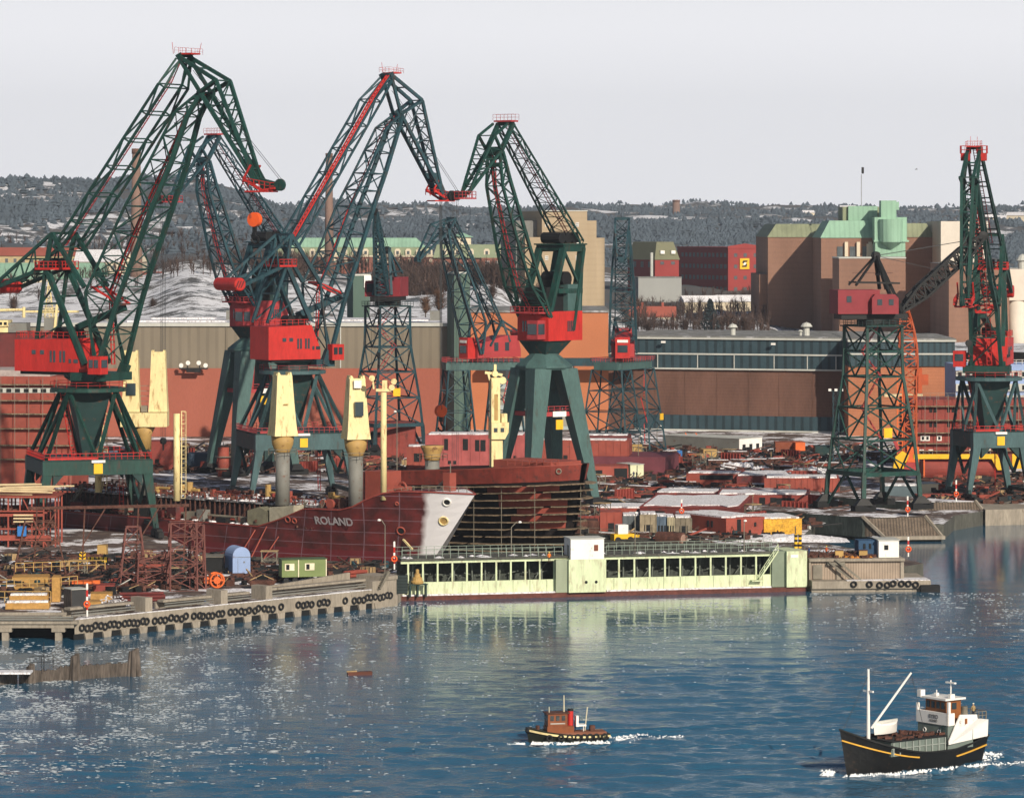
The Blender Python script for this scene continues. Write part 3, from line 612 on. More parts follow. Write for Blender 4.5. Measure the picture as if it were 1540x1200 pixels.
# ---- red buildings with sign
b = Bld('red_office', 'large dark red office block with bright red gable and yellow square sign', 'building', 1095, 1146, 1900, 24, 26)
h = b.z(374); b.box('wall', REDW, 0, b.w, 0, 55, 0, h); b.box('roof_edge', REDW, -.3, b.w + .3, -.3, 55, h + .01, h + .8)
q = MB(); q.extr([(-.2, -.25, h + .8), (b.w + .2, -.25, h + .8), (b.w + .2, -.25, h + 1.2), (b.w / 2, -.25, h + 2.6), (-.2, -.25, h + 1.2)], (0, .5, 0)); q.build('gable', REDW, b.t)
rows = [b.z(p) for p in (384, 401, 418, 435)]
b.windows(rows, [b.w * .22, b.w * .5, b.w * .8], 1.9, 1.9, frame=None, m=GLASSF); 
wall_windows_side(b, rows, [3 + 4.2 * k for k in range(12)], 2.4, 2.2, m=GLASSF)
q = MB(); cx_, cz_ = b.w * .47, b.z(397); q.box((cx_, -.45, cz_), (5.6, .4, 5.6)); sg = q.build('sign_board', YELLOW, b.t)
q = MB(); q.extr([(cx_ - 1.5, -.7, cz_ + .6), (cx_ - .9, -.7, cz_ + 1.7), (cx_ + 1.9, -.7, cz_ + 1.7), (cx_ + 1.3, -.7, cz_ + .9), (cx_ - .3, -.7, cz_ + .9), (cx_ + 1.5, -.7, cz_ - .3), (cx_ + 1.0, -.7, cz_ - 1.7), (cx_ - 1.9, -.7, cz_ - 1.7), (cx_ - 1.3, -.7, cz_ - .9), (cx_ + .3, -.7, cz_ - .9)], (0, .04, 0)); q.build('emblem', BLACK, sg)
q = MB(); q.extr([(cx_ - .5, -.75, cz_ + .6), (cx_ + .9, -.75, cz_ + .6), (cx_ + .4, -.75, cz_ - .6), (cx_ - .9, -.75, cz_ - .6)], (0, .04, 0)); q.build('emblem', WHITE, sg)
b = Bld('red_hall_house', 'red house with domed olive mansard roof and dormers beside the red office', 'building', 985, 1021, 1880, 24, 26)
h = b.z(391); b.box('wall', REDW, 0, b.w, 0, 30, 0, h); mansard(b, -.4, b.w + .4, -.4, 30.4, h + .02, b.z(364), 2.5, OLIVE)
for k in (.3, .75): b.box('dormer', WHITE, b.w * k - 1.2, b.w * k + 1.2, -.6, 1.5, b.z(382), b.z(377))
b.windows([b.z(396)], [b.w * .3, b.w * .75], 2.2, 1.6); wall_windows_side(b, [b.z(398)], [6, 14, 22], 3, 3)
q = MB(); q.lathe((-2.5, -1, 0), [(.8, 0), (.8, b.z(380))], 8); q.build('duct', TRIM, b.t)
b = Bld('grey_warehouse', 'windowless pale grey warehouse in front of the red house', 'warehouse', 960, 1025, 1820, 22, 10)
b.box('wall', GREYW, 0, b.w, 0, 16, 0, b.z(418)); b.box('roof', ROOFG, -.2, b.w + .2, -.2, 16.2, b.z(418) + .01, b.z(416.5))
b = Bld('low_house', 'long low cream house with red tiled roof and chimneys', 'house', 948, 1016, 1520, 18, 0)
zt = b.z(477); b.box('wall', CRMW, 0, b.w, 0, 10, 0, zt)
q = MB(); q.extr([(-.5, -.6, zt + .01), (-.5, 10.6, zt + .01), (-.5, 5, zt + 4.4)], (b.w + 1, 0, 0)); q.build('roof', ROOFT, b.t)
for k in (.25, .7): b.box('chimney', ROOFT, b.w * k, b.w * k + 1, 4.5, 5.5, zt + 3.9, zt + 6)
b.windows([b.z(482)], [b.w * (i + .5) / 5 for i in range(5)], 1.6, 1.6)
# ---- left far houses
b = Bld('cream_house', 'cream gabled warehouse with snow covered roof on the left hillside', 'house', 113, 214, 1650, 38, 0)
zt = b.z(394); b.box('wall', CRMW, 0, b.w, 0, 22, 0, zt)
q = MB(); q.extr([(-.6, -.7, zt + .01), (-.6, 22.7, zt + .01), (-.6, 11, zt + 5.5)], (b.w - 8, 0, 0)); q.build('roof', SNOW, b.t)
q = MB(); q.extr([(b.w - 8.5, -1, zt), (b.w + .6, -1, zt), (b.w - 4, -1, zt + 5.5)], (0, 23, 0)); q.build('gable_roof', CRMW, b.t)
b.windows([b.z(403)], [b.w * (i + .5) / 8 for i in range(8)], 1.5, 2)
b = Bld('green_roofed_hall', 'long low hall with mint green roof at the far left', 'hall', -60, 152, 1600, 34, 0)
zt = b.z(420); b.box('wall', CRMW, 0, b.w, 0, 30, 0, zt)
q = MB(); q.extr([(-.6, -.7, zt + .01), (-.6, 30.7, zt + .01), (-.6, 15, zt + 7)], (b.w + 1, 0, 0)); q.build('roof', COPPER, b.t)
b = Bld('ochre_house', 'long ochre house with reddish roof on the far left hillside', 'house', -60, 118, 1750, 40, 0)
zt = b.z(385); b.box('wall', mat('ochre_render', (0.50, 0.40, 0.22)), 0, b.w, 0, 14, 0, zt)
q = MB(); q.extr([(-.6, -.7, zt + .01), (-.6, 14.7, zt + .01), (-.6, 7, zt + 4)], (b.w + 1, 0, 0)); q.build('roof', ROOFT, b.t)
b.windows([b.z(392)], [b.w * (i + .5) / 14 for i in range(14)], 1.4, 1.9)
b = Bld('brown_house', 'small brown house with gabled roof below the snowy slope', 'house', 196, 240, 1560, 36, 0)
zt = b.z(423); b.box('wall', BRK, 0, b.w, 0, 10, 0, zt)
q = MB(); q.extr([(-.5, -.6, zt + .01), (-.5, 10.6, zt + .01), (-.5, 5, zt + 4)], (b.w + 1, 0, 0)); q.build('roof', ROOFT, b.t)
for px in (205, 495, 1017):
    lab = {205: 'tall tapering factory chimney behind the leftmost crane jib', 495: 'slim tapering brick chimney behind the red and blue crane', 1017: 'short thick far chimney on the wooded ridge'}[px]
    Y = {205: 1450, 495: 1750, 1017: 3900}[px]; top = {205: 224, 495: 231, 1017: 301}[px]; bot = {205: 478, 495: 400, 1017: 338}[px]; r0 = {205: 2.9, 495: 2.4, 1017: 4.2}[px]; r1 = {205: 1.6, 495: 1.5, 1017: 3.9}[px]
    q = MB(); z0, z1 = ZP(bot, Y) - 6, ZP(top, Y); X = XP(px, Y)
    t = thing('factory_chimney', lab, 'chimney', (X, Y, z0))
    q.lathe((0, 0, 0), [(r0, 0), (r1, z1 - z0)], 16); q.build('shaft', mat('chimney_brick', (0.24, 0.155, 0.125), 0.9, 0.15, 0.2), t, smooth=True)
    q = MB(); q.lathe((0, 0, z1 - z0), [(r1 + .25, -2), (r1 + .25, 0.05)], 16); q.build('rim', BRK, t, smooth=True)
# scattered distant houses in the woods (few, individual)
random.seed(21)
spots = [(1190, 436, 2700), (1275, 338, 4400), (1215, 331, 4400), (1480, 372, 3300), (1500, 352, 3400), (1445, 383, 2700), (1530, 360, 3300), (1425, 376, 3000), (725, 360, 2400), (1060, 470, 1700), (1110, 470, 1720)]
names = ['behind the granary roofs', 'high on the ridge right of the hopper tower', 'on the ridge above the leftmost granary', 'halfway up the right hillside', 'near the right ridge', 'low on the right slope', 'at the right picture edge', 'left of the rightmost crane mast', 'behind the palace turret', 'left of the dark conifer', 'right of the dark conifer', 'on the left slope', 'on the left slope beside the jib']
for (px, py, Y), nm in zip(spots, names):
    X = XP(px, Y); z = hgt(X, Y) + 1.5; wd_ = random.uniform(12, 22)
    t = thing('hillside_house', 'small pale distant house ' + nm, 'house', (X, Y, z), random.uniform(-.5, .5), 'houses on the far hillside')
    q = MB(); q.box2(-wd_ / 2, -4, -3, wd_ / 2, 4, 4.5); q.build('wall', CRMW, t)
    q = MB(); q.extr([(-wd_ / 2 - .5, -4.6, 4.51), (-wd_ / 2 - .5, 4.6, 4.51), (-wd_ / 2 - .5, 0, 7.5)], (wd_ + 1, 0, 0)); q.build('roof', SNOW, t)
# trees between
def tree_thing(name, label, px, pyb, Y, h, kind, m1, group=None, dens=120):
    X = XP(px, Y); z = ZP(pyb, Y) - 1; t = thing(name, label, 'tree', (X, Y, z), 0, group)
    q = MB(); q.tube((0, 0, 0), (0, 0, h * .7), h * .022, 6, h * .008); q.build('trunk', mat('bark', (0.07, 0.05, 0.04)), t)
    q = MB()
    if kind == 'c':
        for k in range(dens * 6):
            f = random.random() ** .8; a = random.random() * 6.28; rr = h * .30 * (1 - f) ** .75 * random.uniform(.25, 1.1) + .15; p = V((rr * math.cos(a), rr * math.sin(a), h * (.06 + .93 * f)))
            s_ = h * .035 * random.uniform(.6, 1.4); q.add([p + V((random.uniform(-s_, s_), random.uniform(-s_, s_), random.uniform(-s_, s_))) for _ in range(3)], [(0, 1, 2)])
    else: bare_tree(q, (0, 0, 0), h, dens, .5)
    q.build('crown', m1, t)
tree_thing('conifer_tree', 'dark spreading conifer above the brick hall roof', 1068, 506, 1330, 14.5, 'c', mat('conifer_green', (0.030, 0.045, 0.050), .9, .4, .5), dens=260)
for i, (px, pyb, Y, h, lb) in enumerate([(660, 470, 1200, 11, 'russet bare bush left of the green door pylon'), (640, 474, 1190, 9, 'low russet bush behind the lattice tower crane'), (930 + 45, 503, 1300, 7, 'bare tree in front of the low cream house'), (1030, 503, 1290, 8, 'bare tree left of the dark conifer'), (1120, 503, 1300, 9, 'bare tree between conifer and granary'), (740, 452, 1250, 8, 'bare tree on the snowy mound'), (230, 470, 1250, 7, 'bare tree right of the tall chimney foot'), (265, 455, 1290, 7, 'bare tree on the snowy slope crest'), (20, 470, 1260, 8, 'bare tree at the left picture edge')]):
    tree_thing('bare_tree', lb, px, pyb, Y, h, 'b', mat('russet_twigs', (0.16, 0.085, 0.05), .9, .3, .5) if i < 2 else BARE, 'leafless trees behind the halls', 220)
# ---------------------------------------------------------------- luffing cranes
def solver(X0, Y0, yaw):
    """(photo px, py, lateral offset v) of a point known to lie in the crane's luffing plane -> local (t, v, z)."""
    c, s = math.cos(yaw), math.sin(yaw)
    def f(px, py, v):
        ax, ay = X0 - s * v, Y0 + c * v; k = (px - CX) / F
        t = (k * ay - ax) / (c - k * s); Y = ay + t * s
        return V((t, v, ZP(py, Y) - 3.0))
    return f
def mir(p): return V((p.x, -p.y, p.z))
def corner4(r, f): # rear, front (near frame) -> four corners
    return [r, f, mir(f), mir(r)]
def truss_pair(m, st, rc_r, rc_f, rb, zig=True, cross=True):
    """st: [(rear, front)] near-frame stations; builds both side frames, battens and cross bracing."""
    for i, (r, f) in enumerate(st):
        q = corner4(r, f)
        if i > 0:
            if (r - f).length > .8: m.bar(q[0], q[1], rb); m.bar(q[2], q[3], rb)
            m.bar(q[0], q[3], rb); m.bar(q[1], q[2], rb)
        if i + 1 < len(st):
            n = corner4(*st[i + 1])
            for k, rc in ((0, rc_r), (1, rc_f), (2, rc_f), (3, rc_r)): m.bar(q[k], n[k], rc)
            if zig:
                a, b_ = ((0, 1) if i % 2 else (1, 0)); m.bar(q[a], n[b_], rb); m.bar(q[3 - a], n[3 - b_], rb)
                if not cross: continue
                m.bar(q[0], n[3], rb * .8); m.bar(q[3], n[0], rb * .8); m.bar(q[1], n[2], rb * .8)
                mid = (q[0] + q[3] + n[0] + n[3]) / 4; m.box(mid, (rb * 2, rb * 2, rb * 2))
def sub(st, n):
    """subdivide a station list"""
    o = []
    for (r0, f0), (r1, f1) in zip(st, st[1:]):
        for k in range(n): o.append((r0.lerp(r1, k / n), f0.lerp(f1, k / n)))
    o.append(st[-1]); return o
def win(t, c, s_, normal='y', frame=None, name='window'):
    q = MB(); q.box(c, s_); return q.build(name, GLASS, t)
def sheave(m, c, r, w=0.5): m.lathe((c[0], c[1] - w / 2, c[2]), [(r * .3, -.1), (r, 0), (r, w), (r * .3, w + .1)], 14, 'y')
def hook(t, x, z, ztop, col=REDORG, s=1.0, v=0.0):
    q = MB()
    for a in (-.8, -.3, .3, .8): q.tube((x + a * .35 * s, v + a * s, z), (x + a * .5 * s, v + a * 1.4 * s, ztop), .05, 4)
    q.build('hoist_rope', ROPE, t)
    q = MB(); q.lathe((x, v - .55 * s, z - .3 * s), [(.5 * s, 0), (1.35 * s, .05), (1.35 * s, 1.1 * s), (.5 * s, 1.15 * s)], 16, 'y')
    h = q.build('hook_block', col, t)
    q = MB(); q.box((x, v, z - 2.0 * s), (.7 * s, .5 * s, 1.4 * s))
    pts = [(x, v, z - 2.6 * s), (x + .1 * s, v, z - 3.3 * s), (x + .8 * s, v, z - 3.7 * s), (x + .9 * s, v, z - 4.4 * s), (x + .2 * s, v, z - 4.8 * s), (x - .6 * s, v, z - 4.4 * s), (x - .7 * s, v, z - 3.9 * s)]
    q.path(pts, .22 * s, 5); q.build('hook', BLACK, h)
def portal_square(t, ang, L, D, zb, zbt, steel, zr, rr, red, lean=0.8, signs=True, dark=None):
    """square gantry: four box legs, box beams, V struts up to the ring, railings. zb/zbt underside/top of beam."""
    c, s = math.cos(ang), math.sin(ang)
    def P(x, y, z): return V((x * c - y * s, x * s + y * c, z))
    hx, hy = L / 2, D / 2; th = 1.9
    # legs
    for sx in (-1, 1):
        for sy in (-1, 1):
            q = MB(); x1, y1 = sx * hx, sy * hy; w0, w1 = 0.95, 1.75; xb = x1 + sx * lean
            def ring(x, y, w, z): return [P(x - w / 2, y - w / 2, z), P(x + w / 2, y - w / 2, z), P(x + w / 2, y + w / 2, z), P(x - w / 2, y + w / 2, z)]
            q.hexa(ring(xb, y1 - sy * .9, w0, 1.4), ring(x1 - sx * .95, y1 - sy * .95, w1, zb)); lg = q.build('leg', steel, t)
            q = MB()
            for k in (-1, 1):
                cc = P(xb, y1 + k * 2.2, .65); q.box((cc.x, cc.y, .75), (1.0, 3.6, 1.1), ang)
                for w_ in (-1, 1): e = P(xb - .4, y1 + k * 2.2 + w_ * 1.0, .35); g_ = P(xb + .4, y1 + k * 2.2 + w_ * 1.0, .35); q.tube(e, g_, .42, 10)
            cc = P(xb, y1, 1.5); q.box(cc, (1.1, 5, .5), ang); q.build('bogie', BLACK, lg)
    h = zbt - zb
    for sy in (-1, 1):
        q = MB(); cc = P(0, sy * (hy - .95), (zb + zbt) / 2); q.box(cc, (L, th, h), ang)
        for k in range(1, 6): c2 = P(-hx + L * k / 6, sy * (hy - .95), (zb + zbt) / 2); q.box(c2, (.12, th + .06, h + .04), ang)
        q.build('gantry_beam', steel, t)
    for sx in (-1, 1):
        q = MB(); cc = P(sx * (hx - .95), 0, (zb + zbt) / 2); q.box(cc, (th - .05, D - 2 * th - .05, h - .1), ang)
        q.build('gantry_beam', dark or steel, t)
    q = MB(); q.box(P(0, 0, zbt + .12), (L - .3, D - .3, .14), ang); q.build('deck', dark or steel, t)
    for sx in (-1, 1):      # sway bracing, knees
        q = MB(); q.bar(P(sx * (hx - 1), -hy + 1.2, zb), P(sx * (hx - .5), 0, zb * .5), .55); q.bar(P(sx * (hx - 1), hy - 1.2, zb), P(sx * (hx - .5), 0, zb * .5), .55)
        q.bar2(P(sx * (hx + lean), -hy, 2.2), P(sx * (hx + lean), hy, 2.2), .6, .8)
        for sy in (-1, 1): q.extr([P(sx * (hx - 2), sy * (hy - .2) , zb), P(sx * (hx - 4.0), sy * (hy - .2), zb), P(sx * (hx - 2), sy * (hy - .2), zb - 2.2)], P(0, -sy * 1.2, 0) - P(0, 0, 0))
        q.build('bracing', dark or steel, t)
    q = MB()      # V struts, each side from corner and middle of the beam up to two ring points
    zt = zr - .5; a = rr * .62
    for (e0, e1, r0, r1) in (((-hx, -hy), (hx, -hy), (-a, -a), (a, -a)), ((-hx, hy), (hx, hy), (-a, a), (a, a)), ((-hx, -hy), (-hx, hy), (-a, -a), (-a, a)), ((hx, -hy), (hx, hy), (a, -a), (a, a))):
        mid = ((e0[0] + e1[0]) / 2, (e0[1] + e1[1]) / 2)
        k = .93
        q.bar(P(e0[0] * k, e0[1] * k, zbt), P(*r0, zt), .58); q.bar(P(e1[0] * k, e1[1] * k, zbt), P(*r1, zt), .58)
        q.bar(P(mid[0] * k, mid[1] * k, zbt), P(*r0, zt), .58); q.bar(P(mid[0] * k, mid[1] * k, zbt), P(*r1, zt), .58)
    q.build('strut', steel, t)
    q = MB(); zc = zr - 1.0      # central inverted pyramid carrying the slewing post
    A = [P(x * rr * .50, y * rr * .50, zc) for x, y in ((-1, -1), (1, -1), (1, 1), (-1, 1))]; B_ = [P(x * 1.3, y * 1.3, zbt + .3) for x, y in ((-1, -1), (1, -1), (1, 1), (-1, 1))]
    q.hexa(B_, A); q.build('king_post', dark or steel, t)
    q = MB(); q.lathe((0, 0, zr - .9), [(rr * .88, 0), (rr, .1), (rr, .8), (rr * .9, .9)], 20); q.build('ring_platform', steel, t)
    q = MB(); ring = [V((rr * math.cos(k * .6283), rr * math.sin(k * .6283), zr)) for k in range(10)]; q.rail(ring, 1.1, 1.8, .05, closed=True); q.build('railing', red, t)
    q = MB(); pts = [P(x * (hx - .3), y * (hy - .3), zbt + .2) for x, y in ((-1, -1), (1, -1), (1, 1), (-1, 1))]; q.rail(pts, 1.2, 1.1, .07, closed=True)
    q.box(P(-hx * .45, -hy + .3, zbt + .45), (hx * .9, .08, .35), ang); q.build('railing', red, t)
    q = MB(); q.ladder(P(-3, -2, zbt), P(-rr * .75, -1.5, zr), .9, (1, .5, 0), .1, .7); q.ladder(P(hx - 2, hy, 1), P(hx - 2.5, hy - 1, zb), .8, (1, .3, 0), .08, .7); q.build('ladder', red, t)
    if signs:
        q = MB(); cc = P(0, -hy - .12, (zb + zbt) / 2 + .05); q.box((cc.x, cc.y, cc.z - .2), (1.7, .1, 1.9), ang); q.build('load_sign', YELLOW, t)
        q = MB(); cc = P(0, -hy - .25, zbt - .1); q.box(cc, (2.6, .35, .5), ang); q.build('lamp', WHITE, t)
def slewing_house(t, x0, x1, w, z0, z1, red, rear_col=None, slope=2.2):
    q = MB(); hw = w / 2
    prof = [(x0, z0), (x1, z0), (x1, z0 + (z1 - z0) * .3), (x1 - slope, z1), (x0, z1 - .3)]
    q.extr([(x, -hw, z) for x, z in prof], (0, w, 0)); h = q.build('machinery_house', red, t)
    L = x1 - x0; zh = z1 - z0
    for a, b_, ww, hh in ((.30, .58, .9, .8), (.43, .58, .9, .8), (.565, .46, .45, 2.2), (.62, .46, .45, 2.2), (.715, .46, .45, 2.2), (.77, .46, .45, 2.2), (.86, .33, .5, .8), (.95, .33, 1.0, .7)):
        for sy in (-1, 1): win(h, (x0 + a * L, sy * (hw + .04), z0 + b_ * zh), (ww, .1, hh))
    q = MB(); q.rail([(x0 + .3, -hw + .2, z1), (x1 - slope - .3, -hw + .2, z1), (x1 - slope - .3, hw - .2, z1), (x0 + .3, hw - .2, z1)], 1.2, 1.3, .07, closed=True); q.build('railing', red, h)
    q = MB(); q.box2(x0 + 1.0, -hw + .5, z0 - .6, x1 + 1.5, hw - .5, z0 - .03); q.build('bedframe', BLACK, t)
    q = MB()     # winches on the roof
    for k in (.55, .75): q.tube((x0 + k * L, -1.6, z1 + 1.1), (x0 + k * L, 1.6, z1 + 1.1), .95, 12)
    q.box2(x0 + L * .45, -1.3, z1, x0 + L * .85, 1.3, z1 + .6); q.build('winch', BLACK, t)
    return h
def crane_level(name, label, X0, Y0, yaw, T, steel, redm, tie_red=False, portal=(0.29, 21, 17), levels=None, group=None):
    """double-lever level-luffing dockside crane. T: dict of near-frame points (t,v,z)."""
    t = thing(name, label, 'crane', (X0, Y0, 3.0), yaw, group)
    L = levels
    portal_square(t, portal[0] - yaw, portal[1], portal[2], L['zb'], L['zbt'], GREEN if X0 < XP(200, Y0) else PORTG, L['zr'], 7.2, RED if steel is GREEN else RED2, dark=DARKG)
    q = MB(); q.lathe((0, 0, L['zr'] - .1), [(3.6, 0), (3.4, 1.2), (4.6, 2.0), (4.9, L['h0'] - L['zr'] - .2)], 16); q.build('slewing_column', DARKG, t)
    slewing_house(t, L['x0'], L['x1'], 8.2, L['h0'], L['h1'], redm)
    q = MB(); q.box2(T['foot'].x - .5, -6.9, L['h0'] - .2, T['foot'].x + 2.4, -4.4, L['h0'] + 3.2); cb = q.build('cab', redm, t)
    for a in (0, 1): win(cb, (T['foot'].x + .3 + a * 1.2, -6.95, L['h0'] + 1.8), (.9, .1, 1.5))
    win(cb, (T['foot'].x + 2.45, -5.6, L['h0'] + 1.8), (.1, 1.8, 1.5))
    q = MB(); q.box2(L['x1'] - 1.5, -5, L['h0'] - 1.6, T['foot'].x + 1.2, 5, L['h0'] - .05)      # foot bracket
    for s_ in (-1, 1): f = T['foot'] if s_ < 0 else mir(T['foot']); q.bar2((f.x - 1.2, f.y, L['h0'] - 1.3), (f.x, f.y, f.z + .3), 1.4, 1.8, (1, 0, 0))
    q.build('jib_bracket', steel, t)
    # main jib
    q = MB(); truss_pair(q, sub(T['jib'], 2), .42, .78, .24); jb = q.build('main_jib', steel, t)
    q = MB()
    a = T['jib'][0][1]; 
    for (r0, f0), (r1, f1) in zip(T['jib'], T['jib'][1:]):
        p0 = (f0 * .35 + r0 * .65); p1 = (f1 * .35 + r1 * .65); p0 = V((p0.x, -p0.y * .2, p0.z)); p1 = V((p1.x, -p1.y * .2, p1.z)); q.ladder(p0, p1, 1.0, (0, 1, 0), .13, .9)
    q.build('ladder', redm, jb)
    # fly jib
    A_, B_, C_, D_ = T['a'], T['b'], T['c'], T['d']; q = MB()
    for fn in (lambda p: p, mir):
        a, b_, c_, d_ = fn(A_), fn(B_), fn(C_), fn(D_)
        q.bar(a, b_, .6); q.bar(a, c_, .65); q.bar2(b_, c_, .5, 1.3, (0, 1, 0)); q.bar(c_, d_, .6); q.bar(b_, d_, .68)
        q.extr([b_ + V((-.9, 0, .2)), b_ + V((.9, 0, 1.0)), b_ + V((.7, 0, -1.2)), b_ + V((-.7, 0, -1.1))], (0, .35, 0))
        e0 = b_.lerp(d_, .72); e1 = c_.lerp(d_, .78); q.extr([e0, e1, d_ + V((.9, 0, .3)), d_ + V((-.8, 0, 0))], (0, .3, 0))   # web plate at the tip
        g0 = a.lerp(b_, .16); q.extr([a + V((-.6, 0, 0)), a + V((.6, 0, .6)), a.lerp(c_, .12), a.lerp(b_, .3)], (0, .35, 0))
        n = 4
        for k in range(1, n): 
            u0, u1 = b_.lerp(d_, k * .72 / n), c_.lerp(d_, k * .78 / n); q.bar(u0, u1, .22); q.bar(u0, c_.lerp(d_, (k - 1) * .78 / n), .22)
    n = 7
    for k in range(n):
        u0 = B_.lerp(D_, k / n); u1 = B_.lerp(D_, (k + 1) / n); q.bar(u0, mir(u0), .28)
        if k: q.bar(u0, mir(u1), .2)
        u0 = C_.lerp(D_, k / n); u1 = C_.lerp(D_, (k + 1) / n); q.bar(u0, mir(u0), .28)
        if k < 5: q.bar(mir(u0), u1, .2)
    q.bar(A_, mir(A_), .5); q.bar(A_.lerp(C_, .5), mir(A_.lerp(C_, .5)), .3); fj = q.build('fly_jib', steel, t)
    # tip platform, sheaves
    d0 = V((D_.x, 0, D_.z)); q = MB(); u = (D_ - B_); u.y = 0; u.normalize(); up_ = V((0, 0, 1))
    for sy in (-1.6, 1.6):
        q.bar2(d0 + V((-2.4, sy, .9)), d0 + V((1.6, sy, -1.3)), .3, .5); q.bar(d0 + V((-2.4, sy, .9)), d0 + V((-.8, sy, 3.4)), .3); q.bar(d0 + V((1.6, sy, -1.3)), d0 + V((4.6, sy, -.9)), .35)
    q.box(d0 + V((.5, 0, -1.5)), (5.2, 3.4, .3)); q.rail([d0 + V((-2.4, -1.8, -.2)), d0 + V((3.6, -1.8, -1.2)), d0 + V((3.6, 1.8, -1.2)), d0 + V((-2.4, 1.8, -.2))], 1.3, 1.2, .09, closed=True); q.build('tip_platform', redm, fj)
    q = MB(); q.bar2(d0 + V((-.5, 0, .6)), d0 + V((4.6, 0, -.6)), 1.0, 1.2); sheave(q, d0 + V((4.7, 0, -.3)), 1.15); sheave(q, d0 + V((1.2, 0, -.6)), .9); q.build('jib_nose', steel, fj)
    # top platform
    a0 = V((A_.x, 0, A_.z)); q = MB(); wv = abs(A_.y) + .6
    q.box(a0 + V((1.6, 0, .35)), (2.6, wv * 1.3, .3)); wv *= .8; q.rail([a0 + V((-.6, -wv, .5)), a0 + V((3.2, -wv, .2)), a0 + V((3.2, wv, .2)), a0 + V((-.6, wv, .5))], 1.1, 1.2, .035, closed=True); q.tube(a0 + V((-1.5, -1, .4)), a0 + V((-1.8, -1, 2.6)), .05, 4); q.tube(a0 + V((3, 1, .4)), a0 + V((3.5, 1, 2.4)), .05, 4)
    q.build('top_platform', redm, fj)
    # tie
    q = MB(); e = T['tie']; truss_pair(q, e, .42, .42, .26, zig=True, cross=False); ti = q.build('tie_strut', steel, t)
    q = MB(); m_ = RED if tie_red else RED2
    for (r0, f0), (r1, f1) in zip(e, e[1:]):
        y0 = -.62 if tie_red else 0
        q.ladder(V((r0.x, r0.y * -y0 if tie_red else 0, r0.z + .35)), V((r1.x, r1.y * -y0 if tie_red else 0, r1.z + .35)), 1.1 if tie_red else .7, (0, 1, 0), .22 if tie_red else .12, 1.0)
    q.build('walkway_ladder', m_, ti)
    # A-frame
    q = MB(); ap, pf, fl, rl = T['apex'], T['plat'], T['fleg'], T['rleg']
    for fn in (lambda p: p, mir):
        q.bar(fn(ap), fn(pf), .7); q.bar(fn(pf), fn(fl), .9); q.bar(fn(pf), fn(rl), .6); q.bar(fn(pf).lerp(fn(fl), .55), fn(rl), .3)
    q.bar(ap, mir(ap), .5); q.bar(pf, mir(pf), .5); q.bar(pf.lerp(fl, .3), mir(pf.lerp(fl, .3)), .4); q.bar(pf.lerp(rl, .5), mir(pf.lerp(rl, .5)), .4); q.bar(pf.lerp(rl, .5), mir(pf), .3); q.bar(mir(pf).lerp(mir(rl), .5), pf, .3)
    af = q.build('a_frame', steel, t)
    q = MB(); c0 = V((pf.x, 0, pf.z - .3)); q.box(c0, (4.2, abs(pf.y) * 2 + 1.5, .4)); q.rail([c0 + V((-2.1, -abs(pf.y) - .7, .2)), c0 + V((2.1, -abs(pf.y) - .7, .2)), c0 + V((2.1, abs(pf.y) + .7, .2)), c0 + V((-2.1, abs(pf.y) + .7, .2))], 1.2, 1.0, .09, closed=True); q.build('platform', redm, af)
    q = MB(); 
    for y in (-2, 0, 2): q.tube(c0 + V((0, y - .7, 1.2)), c0 + V((0, y + .7, 1.2)), .9, 10)
    q.build('winch', BLACK, af)
    # luffing rod + rack
    rd = T['rod']; q = MB()
    for fn in (lambda p: p, mir): q.bar(fn(ap), fn(rd), .75)
    q.bar2(V((L['x1'] - 3.5, 0, L['h1'] + 2.0)), V((T['rack'].x, 0, T['rack'].z)), 1.2, 1.1, (0, 1, 0)); q.build('luffing_rod', steel, t)
    q = MB(); r0 = V((rd.x, 0, rd.z)); 
    q.path([r0 + V((.5, -2, 0)), V((T['rack'].x, -1.5, T['rack'].z + .6)), V((T['rack'].x, 1.5, T['rack'].z + .6)), r0 + V((.5, 2, 0)), r0 + V((.5, -2, 0))], .4); q.bar(r0 + V((.5, 2, 0)), V((T['rack'].x, -1.5, T['rack'].z + .6)), .3); q.build('service_gangway', redm, jb)
    # counterweight lever
    ce = T['cw']; q = MB()
    for fn in (lambda p: p, mir):
        q.bar(fn(ap), fn(ce), .55); q.bar(fn(pf), fn(ce) + V((.3, 0, -.6)), .7)
        for k in (.3, .55, .8): q.bar(fn(ap).lerp(fn(ce), k), fn(pf).lerp(fn(ce), k - .12), .25); q.bar(fn(ap).lerp(fn(ce), k), fn(pf).lerp(fn(ce), k + .1), .22)
    q.bar(ap.lerp(ce, .5), mir(ap.lerp(ce, .5)), .3); q.bar(pf.lerp(ce, .4), mir(pf.lerp(ce, .4)), .4); q.bar(pf.lerp(ce, .8), mir(pf.lerp(ce, .8)), .4); q.build('counterweight_lever', steel, t)
    q = MB(); c0 = V((ce.x - .6, 0, ce.z - .4)); hw = abs(ce.y) + .4; q.lathe((c0.x, -hw, c0.z), [(1.2, 0), (1.4, .2), (1.4, 2 * hw - .2), (1.2, 2 * hw)], 18, 'y'); cw = q.build('counterweight', RED if steel is BLUEG else RED, t, smooth=False)
    q = MB()
    for k in (-1.5, -.5, .5): q.extr([(c0.x + k * .62 - .35, -hw - .03, c0.z - .75), (c0.x + k * .62, -hw - .03, c0.z - .75), (c0.x + k * .62 + .7, -hw - .03, c0.z + .75), (c0.x + k * .62 + .35, -hw - .03, c0.z + .75)], (0, .02, 0))
    q.build('warning_stripes', mat('stripe_dark', (0.12, 0.02, 0.02)), cw)
    # hoist rope along the boom and hanging hook
    hk = T.get('hook')
    if hk is not None: hook(t, hk.x, hk.z, D_.z - 1.6)
    q = MB(); 
